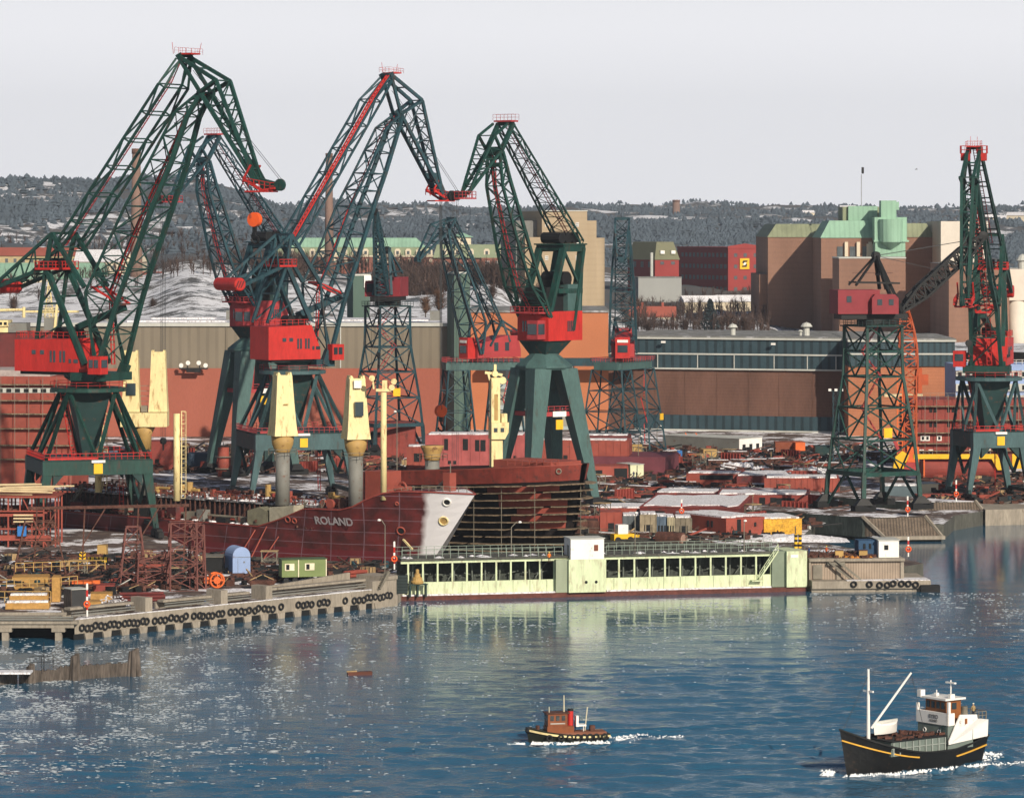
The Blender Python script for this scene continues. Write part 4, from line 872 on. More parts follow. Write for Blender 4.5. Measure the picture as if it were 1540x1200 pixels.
    for y in (-1, 1): q.tube(V((D_.x + 4.7, y * .4, D_.z + .8)), V((A_.lerp(B_, .4).x + .5, y * .4, A_.lerp(B_, .4).z)), .05, 4)
    q.build('hoist_rope', ROPE, t)
    return t
def hw(px_off, Y, yaw): return px_off * Y / F / abs(math.sin(yaw)) / 2
# --- crane A: green, nearest, left
XA, YA, ya = XP(133, 700), 700.0, R(-30); S = solver(XA, YA, ya)
def w_(o): return -hw(o, 700, ya)
TA = dict(foot=S(146, 552, w_(36)), a=S(267, 84, w_(14)), b=S(301, 139, w_(14)), c=S(325, 121, w_(18)), d=S(385, 276, w_(8)),
  jib=[(S(143, 549, w_(36)), S(147, 549, w_(36))), (S(128, 440, w_(31)), S(175, 458, w_(31))), (S(153, 385, w_(28)), S(194, 405, w_(28))), (S(188, 310, w_(26)), S(229, 312, w_(26))), (S(226, 240, w_(21)), S(257, 246, w_(21))), (S(264, 168, w_(16)), S(281, 176, w_(16))), (S(298, 140, w_(12)), S(303, 140, w_(12)))],
  tie=[(S(265, 88, w_(14)), S(271, 90, w_(14)))] + [(S(265 - (265 - 80) * k / 7, 85 + (372 - 85) * k / 7, w_(30)), S(265 - (265 - 80) * k / 7 + 9, 85 + (372 - 85) * k / 7 + 6, w_(30))) for k in range(1, 8)],
  apex=S(78, 351, w_(29)), plat=S(69, 402, w_(27)), fleg=S(128, 548, w_(30)), rleg=S(55, 512, w_(26)), rod=S(127, 432, w_(29)), rack=S(188, 462, 0), cw=S(-8, 428, w_(30)), hook=S(383, 328, 0))
def levels(Y, px0, px1, yaw, zbeam0, zbeam1, zring, h0, h1, X0):
    sol = solver(X0, Y, yaw); return dict(zb=ZP(zbeam1, Y - 8) - 3, zbt=ZP(zbeam0, Y - 8) - 3, zr=ZP(zring, Y) - 3, h0=sol(px1, h0, -4.1).z, h1=sol(px0, h1, -4.1).z, x0=sol(px0, h0, -4.1).x, x1=sol(px1, h0, -4.1).x)
LA = levels(700, 22, 119, ya, 692, 713, 582, 560, 508, XA)
crane_level('level_luffing_crane', 'nearest big dark green portal crane with red house, left edge, hook hanging mid left', XA, YA, ya, TA, GREEN, RED, False, (R(16.6), 21, 21), LA)
# --- crane B: blue green with red walkways, second
XB, YB, yb = XP(440, 790), 790.0, R(33); S = solver(XB, YB, yb)
def w_(o): return -hw(o, 790, yb)
TB = dict(foot=S(495, 530, w_(35)), a=S(588, 112, w_(15)), b=S(603, 172, w_(12)), c=S(635, 151, w_(18)), d=S(666, 292, w_(12)),
  jib=[(S(493, 530, w_(35)), S(498, 530, w_(35))), (S(482, 427, w_(30)), S(519, 448, w_(30))), (S(503, 378, w_(27)), S(537, 392, w_(27))), (S(528, 310, w_(24)), S(561, 314, w_(24))), (S(552, 260, w_(22)), S(579, 262, w_(22))), (S(582, 192, w_(18)), S(598, 200, w_(18))), (S(602, 173, w_(12)), S(605, 173, w_(12)))],
  tie=[(S(586, 116, w_(15)), S(591, 118, w_(15)))] + [(S(586 - (586 - 440) * k / 7, 112 + (368 - 112) * k / 7, w_(26)), S(586 - (586 - 440) * k / 7 + 8, 112 + (368 - 112) * k / 7 + 5, w_(26))) for k in range(1, 8)],
  apex=S(438, 353, w_(25)), plat=S(431, 398, w_(25)), fleg=S(467, 482, w_(28)), rleg=S(402, 486, w_(25)), rod=S(481, 425, w_(28)), rack=S(512, 446, 0), cw=S(364, 425, w_(34)), hook=S(663, 650 - 34, 0))
LB = levels(790, 404, 482, yb, 652, 676, 556, 540, 490, XB)
crane_level('level_luffing_crane', 'big blue green portal crane with bright red walkway up its tie strut', XB, YB, yb, TB, BLUEG, RED, True, (R(16.6), 21, 21), LB)
# --- crane H at the right: same kind seen end on
XH, YH_, yh = XP(1487, 790), 790.0, R(-104)
LH = dict(LB); LH['x0'] = -11.5; LH['x1'] = 2.2; LH['zb'] = ZP(674, 782) - 3; LH['zbt'] = ZP(651, 782) - 3; LH['zr'] = ZP(566, 790) - 3; LH['h0'] = ZP(549, 790) - 3; LH['h1'] = ZP(507, 790) - 3
def pv_(t, w, z): return V((t, -w / 2, z - 3))
zf = ZP(548, 790)
TH = dict(foot=pv_(4.2, 6.6, zf), a=pv_(26, 2.6, 78.2), b=pv_(33, 2.8, 71.0), c=pv_(38, 2.4, 72), d=pv_(43, 1.4, 47),
  jib=[(pv_(4, 6.4, zf), pv_(4.5, 6.4, zf)), (pv_(6, 5.6, 45), pv_(10, 5.6, 44)), (pv_(13, 4.8, 52), pv_(17, 4.8, 50)), (pv_(21, 4.0, 60), pv_(24, 4.0, 58)), (pv_(28, 3.2, 67), pv_(30.5, 3.2, 66)), (pv_(32.5, 2.8, 71), pv_(33.4, 2.8, 71))],
  tie=[(pv_(26 - 30 * k / 6, 2.8 + k * .35, 78 - 20 * k / 6), pv_(26.8 - 30 * k / 6, 2.8 + k * .35, 77 - 20 * k / 6)) for k in range(7)],
  apex=pv_(-4, 5, 60), plat=pv_(-5, 5.6, 53), fleg=pv_(1.5, 6.4, zf + 1), rleg=pv_(-8, 6, zf + 6), rod=pv_(7, 6, 45), rack=pv_(11, 4, 43), cw=pv_(-17, 6.2, 48))
hc = crane_level('level_luffing_crane', 'green portal crane seen end on with red top basket at the right edge', XH, YH_, yh, TH, GREEN, RED, False, (R(14), 12.5, 14), LH)
q = MB()     # red top basket
for x in (1448, 1472):
    q.box(((0), (x - 1460) * .1436, 73.4), (2.2, 1.8, 1.6)); q.rail([(-1.2, (x - 1460) * .1436 - 1, 74.1), (1.2, (x - 1460) * .1436 - 1, 74.1), (1.2, (x - 1460) * .1436 + 1, 74.1), (-1.2, (x - 1460) * .1436 + 1, 74.1)], 1.6, .7, .07, closed=True)
for i in range(len(q.v)): q.v[i] = (q.v[i][0] + 27, q.v[i][1], q.v[i][2])
q.build('top_basket', RED, hc)
# --- tetrapod cranes C and D
def tetrapod(X0, Y0, yaw, label):
    t = thing('tetrapod_crane', label, 'crane', (X0, Y0, 3.0), yaw)
    S = solver(X0, Y0, yaw); ph = R(30) - yaw; c, s = math.cos(ph), math.sin(ph); Lh = 7.4
    def hwc(o): return hw(o, Y0, yaw)
    zr0, zr1 = ZP(553, Y0) - 3, ZP(535, Y0) - 3
    for sx, sy in ((-1, -1), (1, -1), (1, 1), (-1, 1)):
        q = MB(); X_, Y_ = (sx * c - sy * s), (sx * s + sy * c)
        def ring(r, w, z): return [V((X_ * r + (a * c - b_ * s) * w, Y_ * r + (a * s + b_ * c) * w, z)) for a, b_ in ((-1, -1), (1, -1), (1, 1), (-1, 1))]
        q.hexa(ring(Lh * 1.05, .85, 1.2), ring(Lh * .86, 1.25, 10)); q.hexa(ring(Lh * .86, 1.25, 10), ring(Lh * .42, 2.0, zr0)); lg = q.build('leg', GREYG, t)
        q = MB(); q.box((X_ * Lh * 1.05, Y_ * Lh * 1.05, .7), (6, 1.6, 1.2), ph); q.hexa(ring(Lh * 1.05, 1.7, 1.2), ring(Lh * 1.05, .9, 2.6)); q.build('bogie', BLACK, lg)
    P = lambda x, y, z: V((x * c - y * s, x * s + y * c, z))
    q = MB(); zt = ZP(621, Y0) - 3; k = Lh * .66
    for a, b_ in (((-1, -1), (1, -1)), ((1, -1), (1, 1)), ((1, 1), (-1, 1)), ((-1, 1), (-1, -1))): q.bar2(P(a[0] * k, a[1] * k, zt), P(b_[0] * k, b_[1] * k, zt), .8, .9)
    q.build('tie_beam', RED2, t)
    q = MB(); q.rail([P(-k, -k - .5, zt + .4), P(k, -k - .5, zt + .4)], 1.2, 1.3, .08); q.ladder(P(0, 1, zt), P(1, 2, zr0), 1.2, (1, 0, 0), .14, .8); q.ladder(P(0, 0, 0), P(-1, 1, zt), 1.0, (1, 0, 0), .1, .8); q.build('ladder', RED2, t)
    q = MB(); cc = P(0.5, -k - .6, zt); q.box(cc, (3.2, .25, 1.1), ph); q.build('name_board', WHITE, t)
    q = MB(); cc = P(0.5, -k - .6, zt - 2.2); q.box(cc, (1.7, .25, 2.0), ph); q.build('load_sign', YELLOW, t)
    q = MB(); q.lathe((0, 0, zr0 - .4), [(5.4, 0), (6.0, .5), (6.0, .9), (3.6, zr1 - zr0 + .3), (2.8, zr1 - zr0 + .9)], 8); q.build('ring_platform', GREYG, t)
    zh0, zh1 = ZP(512, Y0) - 3, ZP(468, Y0) - 3
    q = MB(); q.hexa([(-2, -2, zr1), (2, -2, zr1), (2, 2, zr1), (-2, 2, zr1)], [(-4.5, -3.8, zh0), (3.6, -3.8, zh0), (3.6, 3.8, zh0), (-4.5, 3.8, zh0)]); q.build('slewing_column', DARKG, t)
    # house: t axis along the jib (front at +t)
    q = MB(); q.box2(-7.6, -4.2, zh0, 3.6, 4.2, zh1); h = q.build('machinery_house', RED, t)
    for y in (1.2, 1.9, 2.6): win(h, (3.65, -y, zh0 + 3.0), (.1, .4, 2.2))
    for a in (-4.6, -4.0, -3.4, -2.8):
        win(h, (a, 4.25, zh0 + 3), (.35, .1, 2.2))
    q = MB(); q.box2(3.62, .5, zh0 + .4, 6.2, 3.4, zh1 - 1.8); cb = q.build('cab', RED2, t); win(cb, (6.25, 1.95, zh0 + 2.5), (.1, 2.4, 2.2)); win(cb, (5, 3.45, zh0 + 2.5), (2, .1, 2.2))
    q = MB(); q.box2(3.5, -3.6, zh1 - .4, 6.6, 4.0, zh1 - .1); q.rail([(3.7, -3.6, zh1 - .1), (6.6, -3.6, zh1 - .1), (6.6, 4, zh1 - .1), (3.7, 4, zh1 - .1)], 1.1, 1.2, .07); q.build('gallery', RED2, t)
    q = MB(); q.box2(-7.4, 2.0, zh1 + .03, -3.0, 4.0, zh1 + 5.6)
    q.build('stair_tower', GREYG, t)
    # rear tower frame
    q = MB(); zt2 = ZP(373, Y0) - 3; yq = 3.6; xr = -7.0
    for sy in (-1, 1):
        q.bar2((2.6, sy * yq, zh1), (-2.5, sy * yq * .9, zt2), .9, 1.4, (0, 1, 0)); q.bar2((-4.6, sy * yq, zh1 - 4), (-8.6, sy * yq * .9, zt2), .8, 1.6, (0, 1, 0)); q.bar((xr - .4, sy * yq, zh1), (-8.6, sy * yq * .9, zt2), .7)
        q.bar2((0, sy * yq, zt2 - 9), (-8, sy * yq, zt2 - 9), .8, 1.0); q.bar2((-2, sy * yq * .9, zt2), (-9.2, sy * yq * .9, zt2), 1, 1.6)
        q.bar((-2.5, sy * yq, zt2 - 1), (-8, sy * yq, zt2 - 9), .5)
    for z, x in ((zt2, -2.5), (zt2, -8.6), (zt2 - 9, -1), (zt2 - 9, -7.5)): q.bar2((x, -yq, z), (x, yq, z), .8, .9)
    q.box2(-9.5, -4, zt2 + .6, -1.5, 4, zt2 + .9); tw = q.build('tower_frame', GREEN if X0 > 0 else BLUEG, t)
    q = MB()
    for x in (-7.4, -5.2, -3): q.tube((x, -2.5, zt2 + 2.1), (x, 2.5, zt2 + 2.1), 1.2, 12)
    q.tube((-4, -3, zt2 - 6.5), (-4, 3, zt2 - 6.5), 1.6, 12); q.box2(-6.6, -2, zt2 - 8.5, -1.5, 2, zt2 - 6.8); q.build('winch', BLACK, tw)
    q = MB(); q.box2(-4, -2.8, zh1 + .05, 2.6, 2.8, zh1 + 5.0); q.build('rope_drums', BLACK, t)
    # jib: right frame is nearer (v>0)
    def pr(px, py, o): return S(px, py, hwc(o))
    st = [(pr(829, 478, 45), pr(826, 478, 45)), (pr(817, 440, 42), pr(800, 432, 40)), (pr(797, 372, 36), pr(782, 376, 34)), (pr(783, 324, 30), pr(769, 328, 29)), (pr(767, 270, 24), pr(756, 280, 24)), (pr(756, 228, 18), pr(752, 232, 18))]
    q = MB(); truss_pair(q, sub(st, 2), .6, .5, .23); jb = q.build('main_jib', GREEN if X0 > 0 else BLUEG, t)
    q = MB()
    for (r0, f0), (r1, f1) in zip(st, st[1:]): q.ladder(V((f0.x, 0, f0.z)), V((f1.x, 0, f1.z)), .8, (0, 1, 0), .12, .9)
    q.build('ladder', RED2, jb)
    a, b_, c_, d_ = pr(772, 186, 22), pr(754, 226, 22), pr(744, 204, 24), pr(704, 292, 10)
    a2 = pr(764, 186, 22); q = MB()
    for fn in (lambda p: p, mir):
        q.bar(fn(a), fn(b_), .8); q.bar(fn(a2), fn(c_), .45); q.bar(fn(b_), fn(c_), .5); q.bar(fn(c_), fn(d_), .45); q.bar(fn(b_), fn(d_), .5)
        for k in (.2, .4, .6, .8): q.bar(fn(b_).lerp(fn(d_), k), fn(c_).lerp(fn(d_), k), .2); q.bar(fn(b_).lerp(fn(d_), k - .2), fn(c_).lerp(fn(d_), k), .2)
    for k in range(6): p = b_.lerp(d_, k / 6); p2 = b_.lerp(d_, (k + 1) / 6); q.bar(p, mir(p), .25); q.bar(p, mir(p2), .18); p = c_.lerp(d_, k / 6); q.bar(p, mir(p), .22)
    q.bar2(b_, mir(b_), 1.0, 1.4); q.bar2(b_ + V((0, 0, -3)), mir(b_ + V((0, 0, -3))), .9, .9); q.bar(a, mir(a), .8); fj = q.build('fly_jib', GREEN if X0 > 0 else BLUEG, t)
    q = MB(); d0 = V((d_.x, 0, d_.z)); q.box(d0 + V((1.2, 0, -.9)), (5.5, 3.6, .3)); q.rail([d0 + V((-1.4, -1.8, -.8)), d0 + V((3.9, -1.8, -.8)), d0 + V((3.9, 1.8, -.8)), d0 + V((-1.4, 1.8, -.8))], 1.3, 1.0, .08, closed=True); q.build('tip_platform', RED2, fj)
    q = MB(); q.bar2(d0, d0 + V((4.4, 0, -.5)), 1.2, 1.2); sheave(q, d0 + V((4, 0, -.4)), 1.1); q.build('jib_nose', BLACK, fj)
    q = MB(); a0 = V((a.x, 0, a.z)); q.box(a0 + V((0, 0, .5)), (2.4, 4.6, .35)); q.rail([a0 + V((-1.2, -2.5, .7)), a0 + V((1.2, -2.5, .7)), a0 + V((1.2, 2.5, .7)), a0 + V((-1.2, 2.5, .7))], 1.2, 1.0, .035, closed=True); q.build('top_platform', RED2, fj)
    e1 = V((-9.0, 3.4, zt2 + 1.5)); e0 = a; tie = [(e0.lerp(e1, k / 8) + V((0, 0, .0)), e0.lerp(e1, k / 8) + V((.5, -.1, -1.1))) for k in range(9)]
    q = MB(); truss_pair(q, tie, .3, .3, .16); ti = q.build('tie_strut', GREEN if X0 > 0 else BLUEG, t)
    q = MB(); q.ladder(V((e0.x, 0, e0.z)), V((e1.x, 0, e1.z)), .8, (0, 1, 0), .1, .9); q.build('walkway_ladder', RED2, ti)
    q = MB()
    for y in (-.8, -.3, .3, .8): q.tube(d0 + V((3, y, -1)), (d0.x + 3, y, 9), .045, 4)
    q.build('hoist_rope', ROPE, t)
    q = MB(); sheave(q, (d0.x + 3, 0, 9), .8, .6); q.tube((d0.x + 3, 0, 8.4), (d0.x + 3, 0, 6.8), .2, 6); q.build('hook_block', BLACK, t)
    return t
tc_ = tetrapod(XP(818, 765), 765.0, R(-130), 'grey green tetrapod crane with red house and pale name board behind the bare hull')
_s = (XP(818, 765), 765.0)
td = tetrapod(XP(380, 870), 870.0, R(-130), 'blue grey tetrapod crane partly hidden behind the crane with red walkways') if False else copy_tree(tc_, (XP(380, 872), 872, 3.0), R(-133), 'more distant tetrapod crane partly hidden behind the crane with red walkways')
_bg = {}
def recolor(o, mp):
    for ch in list(COL.objects):
        if ch.parent is o:
            if ch.type == 'MESH':
                if ch.data.materials and ch.data.materials[0] in mp:
                    k = (ch.data.name, mp[ch.data.materials[0]].name)
                    if k not in _bg: _bg[k] = ch.data.copy(); _bg[k].materials[0] = mp[ch.data.materials[0]]
                    ch.data = _bg[k]
            recolor(ch, mp)
recolor(td, {GREEN: BLUEG, RED: RED2})
# --- small double-lever cranes E and F on lattice portals
def small_crane(X0, Y0, yaw, label, steel=BLUEG):
    t = thing('lattice_portal_crane', label, 'crane', (X0, Y0, 3.0), yaw)
    zr = ZP(556, 950) - 3; ph = R(10) - yaw; c, s = math.cos(ph), math.sin(ph); P = lambda x, y, z: V((x * c - y * s, x * s + y * c, z))
    for ox in (-1, 1):      # two lattice side towers
        q = MB(); st = []
        for k in range(5):
            f = k / 4; w0 = 4.6 - 2.0 * f; st.append([P(ox * 6.4 + x * w0, y * (7.0 - 2.6 * f), zr * f) for x, y in ((-1, -1), (1, -1), (1, 1), (-1, 1))])
        q.lattice(st, .42, .24)
        for A1, A2 in zip(st, st[1:]): q.bar(A1[1], A2[0], .2); q.bar(A1[2], A2[3], .2)
        q.build('lattice_leg', steel, t)
    q = MB(); q.box(P(0, 0, zr + 1.0), (19, 7, 2.0), ph); q.build('gantry_beam', GREYG, t)
    q = MB(); q.rail([P(-9.5, -4.5, zr + 2.0), P(9.5, -4.5, zr + 2.0), P(9.5, 4.5, zr + 2.0), P(-9.5, 4.5, zr + 2.0)], 1.1, 1.3, .08, closed=True); q.build('railing', RED2, t)
    q = MB(); q.ladder(P(6.5, -3, 2), P(8, -2, zr * .33), 1, (1, 0, 0), .13, .8); q.ladder(P(8, -3, zr * .33), P(6, -2, zr * .66), 1, (1, 0, 0), .13, .8); q.ladder(P(6, -3, zr * .66), P(8, -2, zr), 1, (1, 0, 0), .13, .8); q.build('ladder', RED, t)
    q = MB(); q.box(P(7.4, -7.5, zr * .42), (1.7, .2, 1.7), ph); q.build('load_sign', YELLOW, t)
    z0 = zr + 3.2; q = MB(); q.lathe((0, 0, zr + 2), [(3, 0), (2.6, 1.2)], 12); q.build('slewing_column', BLACK, t)
    q = MB(); q.extr([(-11, -3, z0), (3.0, -3, z0), (3.0, -3, z0 + 3.4), (-6, -3, z0 + 5.6), (-10, -3, z0 + 5.6), (-11, -3, z0 + 2)], (0, 6, 0)); h = q.build('machinery_house', RED2, t)
    for x in (-6.5, -3): win(h, (x, -3.05, z0 + 2.8), (1.3, .1, 2.2)); win(h, (x, 3.05, z0 + 2.8), (1.3, .1, 2.2))
    q = MB(); q.box2(2.6, -1.9, z0 - .3, 5.4, 1.9, z0 + 5.2); cb = q.build('cab', RED, t); win(cb, (5.45, 0, z0 + 2.2), (.1, 2.6, 1.9)); q = MB(); q.box((5.5, 0, z0 + 4.2), (.1, 2.8, .7)); q.build('light_strip', WHITE, cb)
    def pv2(x, w, z): return V((x, w, z))
    zf = z0 + 1; st = [(pv2(1.8, -3.6, zf), pv2(2.4, -3.6, zf)), (pv2(0.6, -3.4, zf + 8), pv2(4.8, -3.4, zf + 7.5)), (pv2(4.0, -3, zf + 17), pv2(7.6, -3, zf + 16)), (pv2(8.0, -2.4, zf + 26), pv2(10.4, -2.4, zf + 25)), (pv2(11, -1.8, zf + 32), pv2(11.6, -1.8, zf + 32))]
    q = MB(); truss_pair(q, sub(st, 2), .5, .5, .22); q.build('main_jib', steel, t)
    top = pv2(9.2, -1.8, zf + 35.0); b_ = st[-1][0]; c_ = pv2(14.5, -1.8, zf + 33.5); d_ = pv2(20.0, -1.0, zf + 24.5); q = MB()
    for fn in (lambda p: p, mir):
        q.bar(fn(top), fn(b_), .5); q.bar(fn(top), fn(c_), .4); q.bar(fn(b_), fn(c_), .4); q.bar(fn(c_), fn(d_), .4); q.bar(fn(b_), fn(d_), .5)
        for k in (.25, .5, .75): q.bar(fn(b_).lerp(fn(d_), k), fn(c_).lerp(fn(d_), k), .2)
    for k in range(5): p = b_.lerp(d_, k / 5); q.bar(p, mir(p), .25)
    q.bar2(top, mir(top), .7, .8); q.box((d_.x, 0, d_.z), (1.2, 1.6, 1.2)); q.build('fly_jib', steel, t)
    e1 = pv2(-5.5, -2.2, zf + 8.5); tie = [(top.lerp(e1, k / 7), top.lerp(e1, k / 7) + V((.3, 0, -.9))) for k in range(8)]
    q = MB(); truss_pair(q, tie, .3, .3, .18); q.build('tie_strut', steel, t)
    q = MB()
    for fn in (lambda p: p, mir):
        q.bar(fn(e1), fn(pv2(-1, -3, z0 + 3)), .6); q.bar(fn(e1), fn(pv2(-7.5, -3, z0 + 4)), .5); q.bar(fn(e1), fn(pv2(-11.5, -1.5, zf + 5.5)), .4)
    q.build('a_frame', steel, t)
    q = MB(); q.tube((-12.5, -2.4, zf + 5.2), (-12.5, 2.4, zf + 5.2), 1.0, 12); q.build('counterweight', RED2, t)
    return t
se = small_crane(XP(722, 950), 950.0, R(-143), 'smaller lattice legged crane with jib drooping left before the green pylon')
sf = copy_tree(se, (XP(937, 955), 955, 3.0), R(-93), 'smaller lattice legged crane seen end on, tall narrow jib before the brick hall')
# --- lattice tower derrick cranes I (near, right) and G (far, centre)
def tower_crane(X0, Y0, yaw, label, jib_el, jib_L, steel, jibm):
    t = thing('lattice_tower_crane', label, 'crane', (X0, Y0, 4.5), yaw); zt = 37.2
    ph = R(28) - yaw; c, s = math.cos(ph), math.sin(ph); P = lambda x, y, z: V((x * c - y * s, x * s + y * c, z))
    prof = [(0, 7.0), (7.2, 6.6), (14.0, 6.0), (20.5, 5.2), (26.8, 4.4), (zt - 5.2, 4.25), (zt, 4.25)]
    st = [[P(x * w, y * w, z) for x, y in ((-1, -1), (1, -1), (1, 1), (-1, 1))] for z, w in prof]
    for k in range(4):
        q = MB(); q.bar(st[0][k], st[1][k], .85)
        for a, b_ in zip(st[1:], st[2:]): q.bar(a[k], b_[k], .55)
        lg = q.build('tower_leg', steel, t)
        q = MB(); p = st[0][k]; q.box((p.x, p.y, .5), (5, 1.8, 1.3), ph); q.hexa([(p.x + x * 1.8, p.y + y * 1.1, 1.1) for x, y in ((-1, -1), (1, -1), (1, 1), (-1, 1))], [(p.x + x * .7, p.y + y * .7, 2.5) for x, y in ((-1, -1), (1, -1), (1, 1), (-1, 1))]); q.build('bogie', BLACK, lg)
    q = MB()
    for i in range(1, len(st)):
        for k in range(4):
            a, b_ = st[i][k], st[i][(k + 1) % 4]; q.bar(a, b_, .36 if i > 1 else .9)
            if i + 1 < len(st):
                u, v_ = st[i + 1][k], st[i + 1][(k + 1) % 4]; m0 = (a + b_) / 2; m1 = (u + v_) / 2
                if k % 2: q.bar(u, m0, .27); q.bar(v_, m0, .27); 
                else: q.bar(a, v_, .27); q.bar(b_, u, .27)
    for k in (1, 3): a, b_ = st[0][k], st[0][(k + 1) % 4]; m = (st[1][k] + st[1][(k + 1) % 4]) / 2; q.bar(a, m, .45); q.bar(b_, m, .45)
    q.build('lattice_bracing', steel, t)
    q = MB(); pts = [P(x * 4.9, y * 4.9, zt) for x, y in ((-1, -1), (1, -1), (1, 1), (-1, 1))]; q.box(P(0, 0, zt - .1), (9.8, 9.8, .25), ph); q.rail(pts, 1.1, 1.4, .07, closed=True)
    q.build('top_gallery', DARKG, t)
    q = MB(); zz = [14.0, 20.5, 26.8, zt - 5.2, zt]
    for i, (a, b_) in enumerate(zip(zz, zz[1:])): x0_, x1_ = ((-2, 2.5) if i % 2 else (2.5, -2)); q.ladder(P(x0_, 1, a), P(x1_, 1.5, b_), 1.0, (0, 1, 0), .10, .8)
    q.build('stairs', RED2, t)
    q = MB(); q.box(P(-.5, -6.2, 15.5), (2.0, .2, 2.0), ph); q.build('load_sign', YELLOW, t)
    q = MB(); q.lathe((0, 0, zt), [(3.4, 0), (3.4, 1.3)], 14); q.box2(-7.5, -3, zt + 1.31, 6.5, 3, zt + 2.4); q.build('slewing_base', BLACK, t)
    z0 = zt + 2.4; q = MB(); q.box2(-8.3, -3.4, z0, .5, 3.4, z0 + 4.9); h = q.build('machinery_house', mat('dull_red_paint', (0.26, 0.03, 0.04), .6, .15), t)
    win(h, (-6, -3.45, z0 + 3.0), (1.0, .1, 1.3))
    q = MB(); q.extr([(-1.6, -5.0, z0), (4.0, -5.0, z0), (4.0, -5, z0 + 3.2), (3.2, -5, z0 + 4.0), (-1.0, -5, z0 + 4.0), (-1.6, -5, z0 + 3.2)], (0, 3.4, 0)); cb = q.build('cab', mat('dull_red_paint', (0.26, 0.03, 0.04)), t)
    win(cb, (0, -5.05, z0 + 2.4), (1.0, .1, 1.2)); win(cb, (2.4, -5.05, z0 + 2.4), (1.0, .1, 1.2)); win(cb, (4.05, -3.3, z0 + 2.2), (.1, 2.4, 2.2))
    q = MB(); zp = z0 + 11.8; xp_ = 0.6
    for sy in (-1, 1):
        q.bar((xp_, sy * .6, zp), (5.6, sy * 2.4, z0 + .4), .65); q.bar((xp_, sy * .6, zp), (xp_ + 1.5, sy * 2.6, z0 + 5), .6); q.bar((xp_, sy * .6, zp), (-4.4, sy * 2.8, z0 + 5.8), .4)
        q.bar((-4.4, sy * 2.8, z0 + 6.4), (5, sy * 2.3, z0 + 6.2), .35)
    q.bar2((xp_, -.9, zp), (xp_, .9, zp), 1.3, 1.3); q.bar((xp_ + .5, -1.8, z0 + 8), (xp_ + .5, 1.8, z0 + 8), .35); mast = q.build('mast_frame', jibm, t)
    q = MB(); q.lathe((xp_, -.5, zp), [(.9, 0), (.9, 1)], 12, 'y'); q.build('sheave', BLACK, mast)
    el = jib_el; u = V((math.cos(el), 0, math.sin(el))); n = V((-math.sin(el), 0, math.cos(el))); f0 = V((5.6, 0, z0 + .4)); st = []
    N = 16
    for k in range(N + 1):
        f = k / N; hh = .5 + 2.3 * min(1, f * 4) * min(1, (1 - f) * 4 + .15); ww = 2.6 * (1 - f) + .7; p = f0 + u * jib_L * f
        st.append([p + n * hh * .5 + V((0, -ww / 2, 0)), p + n * hh * .5 + V((0, ww / 2, 0)), p - n * hh * .5 + V((0, ww / 2, 0)), p - n * hh * .5 + V((0, -ww / 2, 0))])
    q = MB(); q.lattice(st, .5, .28)
    for k in range(5): q.bar2(f0 + u * (3 + k * jib_L / 6) + n * 1.4, f0 + u * (4.6 + k * jib_L / 6) + n * 1.4, .9, .5)
    jb = q.build('jib', jibm, t); tip = f0 + u * jib_L
    q = MB(); sheave(q, tip, 1.0, .8); sheave(q, f0 + u * jib_L * .86 + n * 1.6, .9, .6); q.build('sheave', BLACK, jb)
    q = MB(); pm = V((xp_, 0, zp))
    for y in (-.5, 0, .5): q.tube(pm + V((0, y, 0)), f0 + u * jib_L * .86 + n * 1.6 + V((0, y, 0)), .07, 4); q.tube(pm + V((0, y, 0)), f0 + u * jib_L * .5 + n, .05, 4)
    q.build('luffing_rope', ROPE, t)
    q = MB(); hz_ = tip.z - 6 if jib_el < R(60) else tip.z - 20
    x_ = tip.x - 3.2; q.tube((x_, 0, tip.z - 1.5), (x_, 0, hz_ - 5), .06, 4); q.tube((tip.x + .8, 0, tip.z), (tip.x + .8, 0, hz_ - 12), .06, 4); q.build('hoist_rope', ROPE, t)
    for xx, zz_ in ((x_, hz_ - 5), (x_ + .2, hz_ - 16)):
        q = MB(); q.lathe((xx, -.3, zz_), [(.7, 0), (.7, .6)], 10, 'y'); q.tube((xx, 0, zz_ - .5), (xx, 0, zz_ - 2), .2, 5); q.path([(xx, 0, zz_ - 2), (xx + .5, 0, zz_ - 2.6), (xx, 0, zz_ - 3.2), (xx - .5, 0, zz_ - 2.7)], .25, 5); q.build('hook_block', BLACK, t)
    return t
tower_crane(XP(1313, 748), 748.0, R(10), 'green lattice tower crane with black jib reaching right over the pier', R(41), 23.5, GREEN, BLACK)
tower_crane(XP(583, 930), 930.0, R(-102), 'distant lattice tower crane with steep narrow jib before the pink hall', R(72), 22, BLUEG, BLUEG)
# orange lattice mast crane behind the right tower crane
tm = thing('lattice_mast', 'slender orange lattice mast behind the green tower crane', 'mast', (XP(1368, 880), 880, 3), 0)
q = MB(); st = []
zt = ZP(455, 880) - 3; zm = ZP(560, 880) - 3
for k in range(19):
    f = k / 18; z = zt * f; lean = max(0, z - zm) / (zt - zm); w = 1.5 if z < zm else 1.5 + 0.9 * math.sin(lean * 3.14) - 1.0 * lean; x = -1.2 * lean * 1.5 + (0 if z < zm else .3)
    st.append([(x - w, -w, z), (x + w, -w, z), (x + w, w, z), (x - w, w, z)])
q.lattice([[V(p) for p in r] for r in st], .38, .26); q.build('mast', mat('orange_mast', (0.46, 0.085, 0.025), .6), tm)
q = MB(); q.box2(1.95, -1, zm - 5, 2.9, 1, zm + 1); q.box2(2.92, -1, zm - 3, 4.4, 1.0, zm - .5); q.build('machinery', mat('orange_mast', (0.46, 0.085, 0.025), .6), tm)
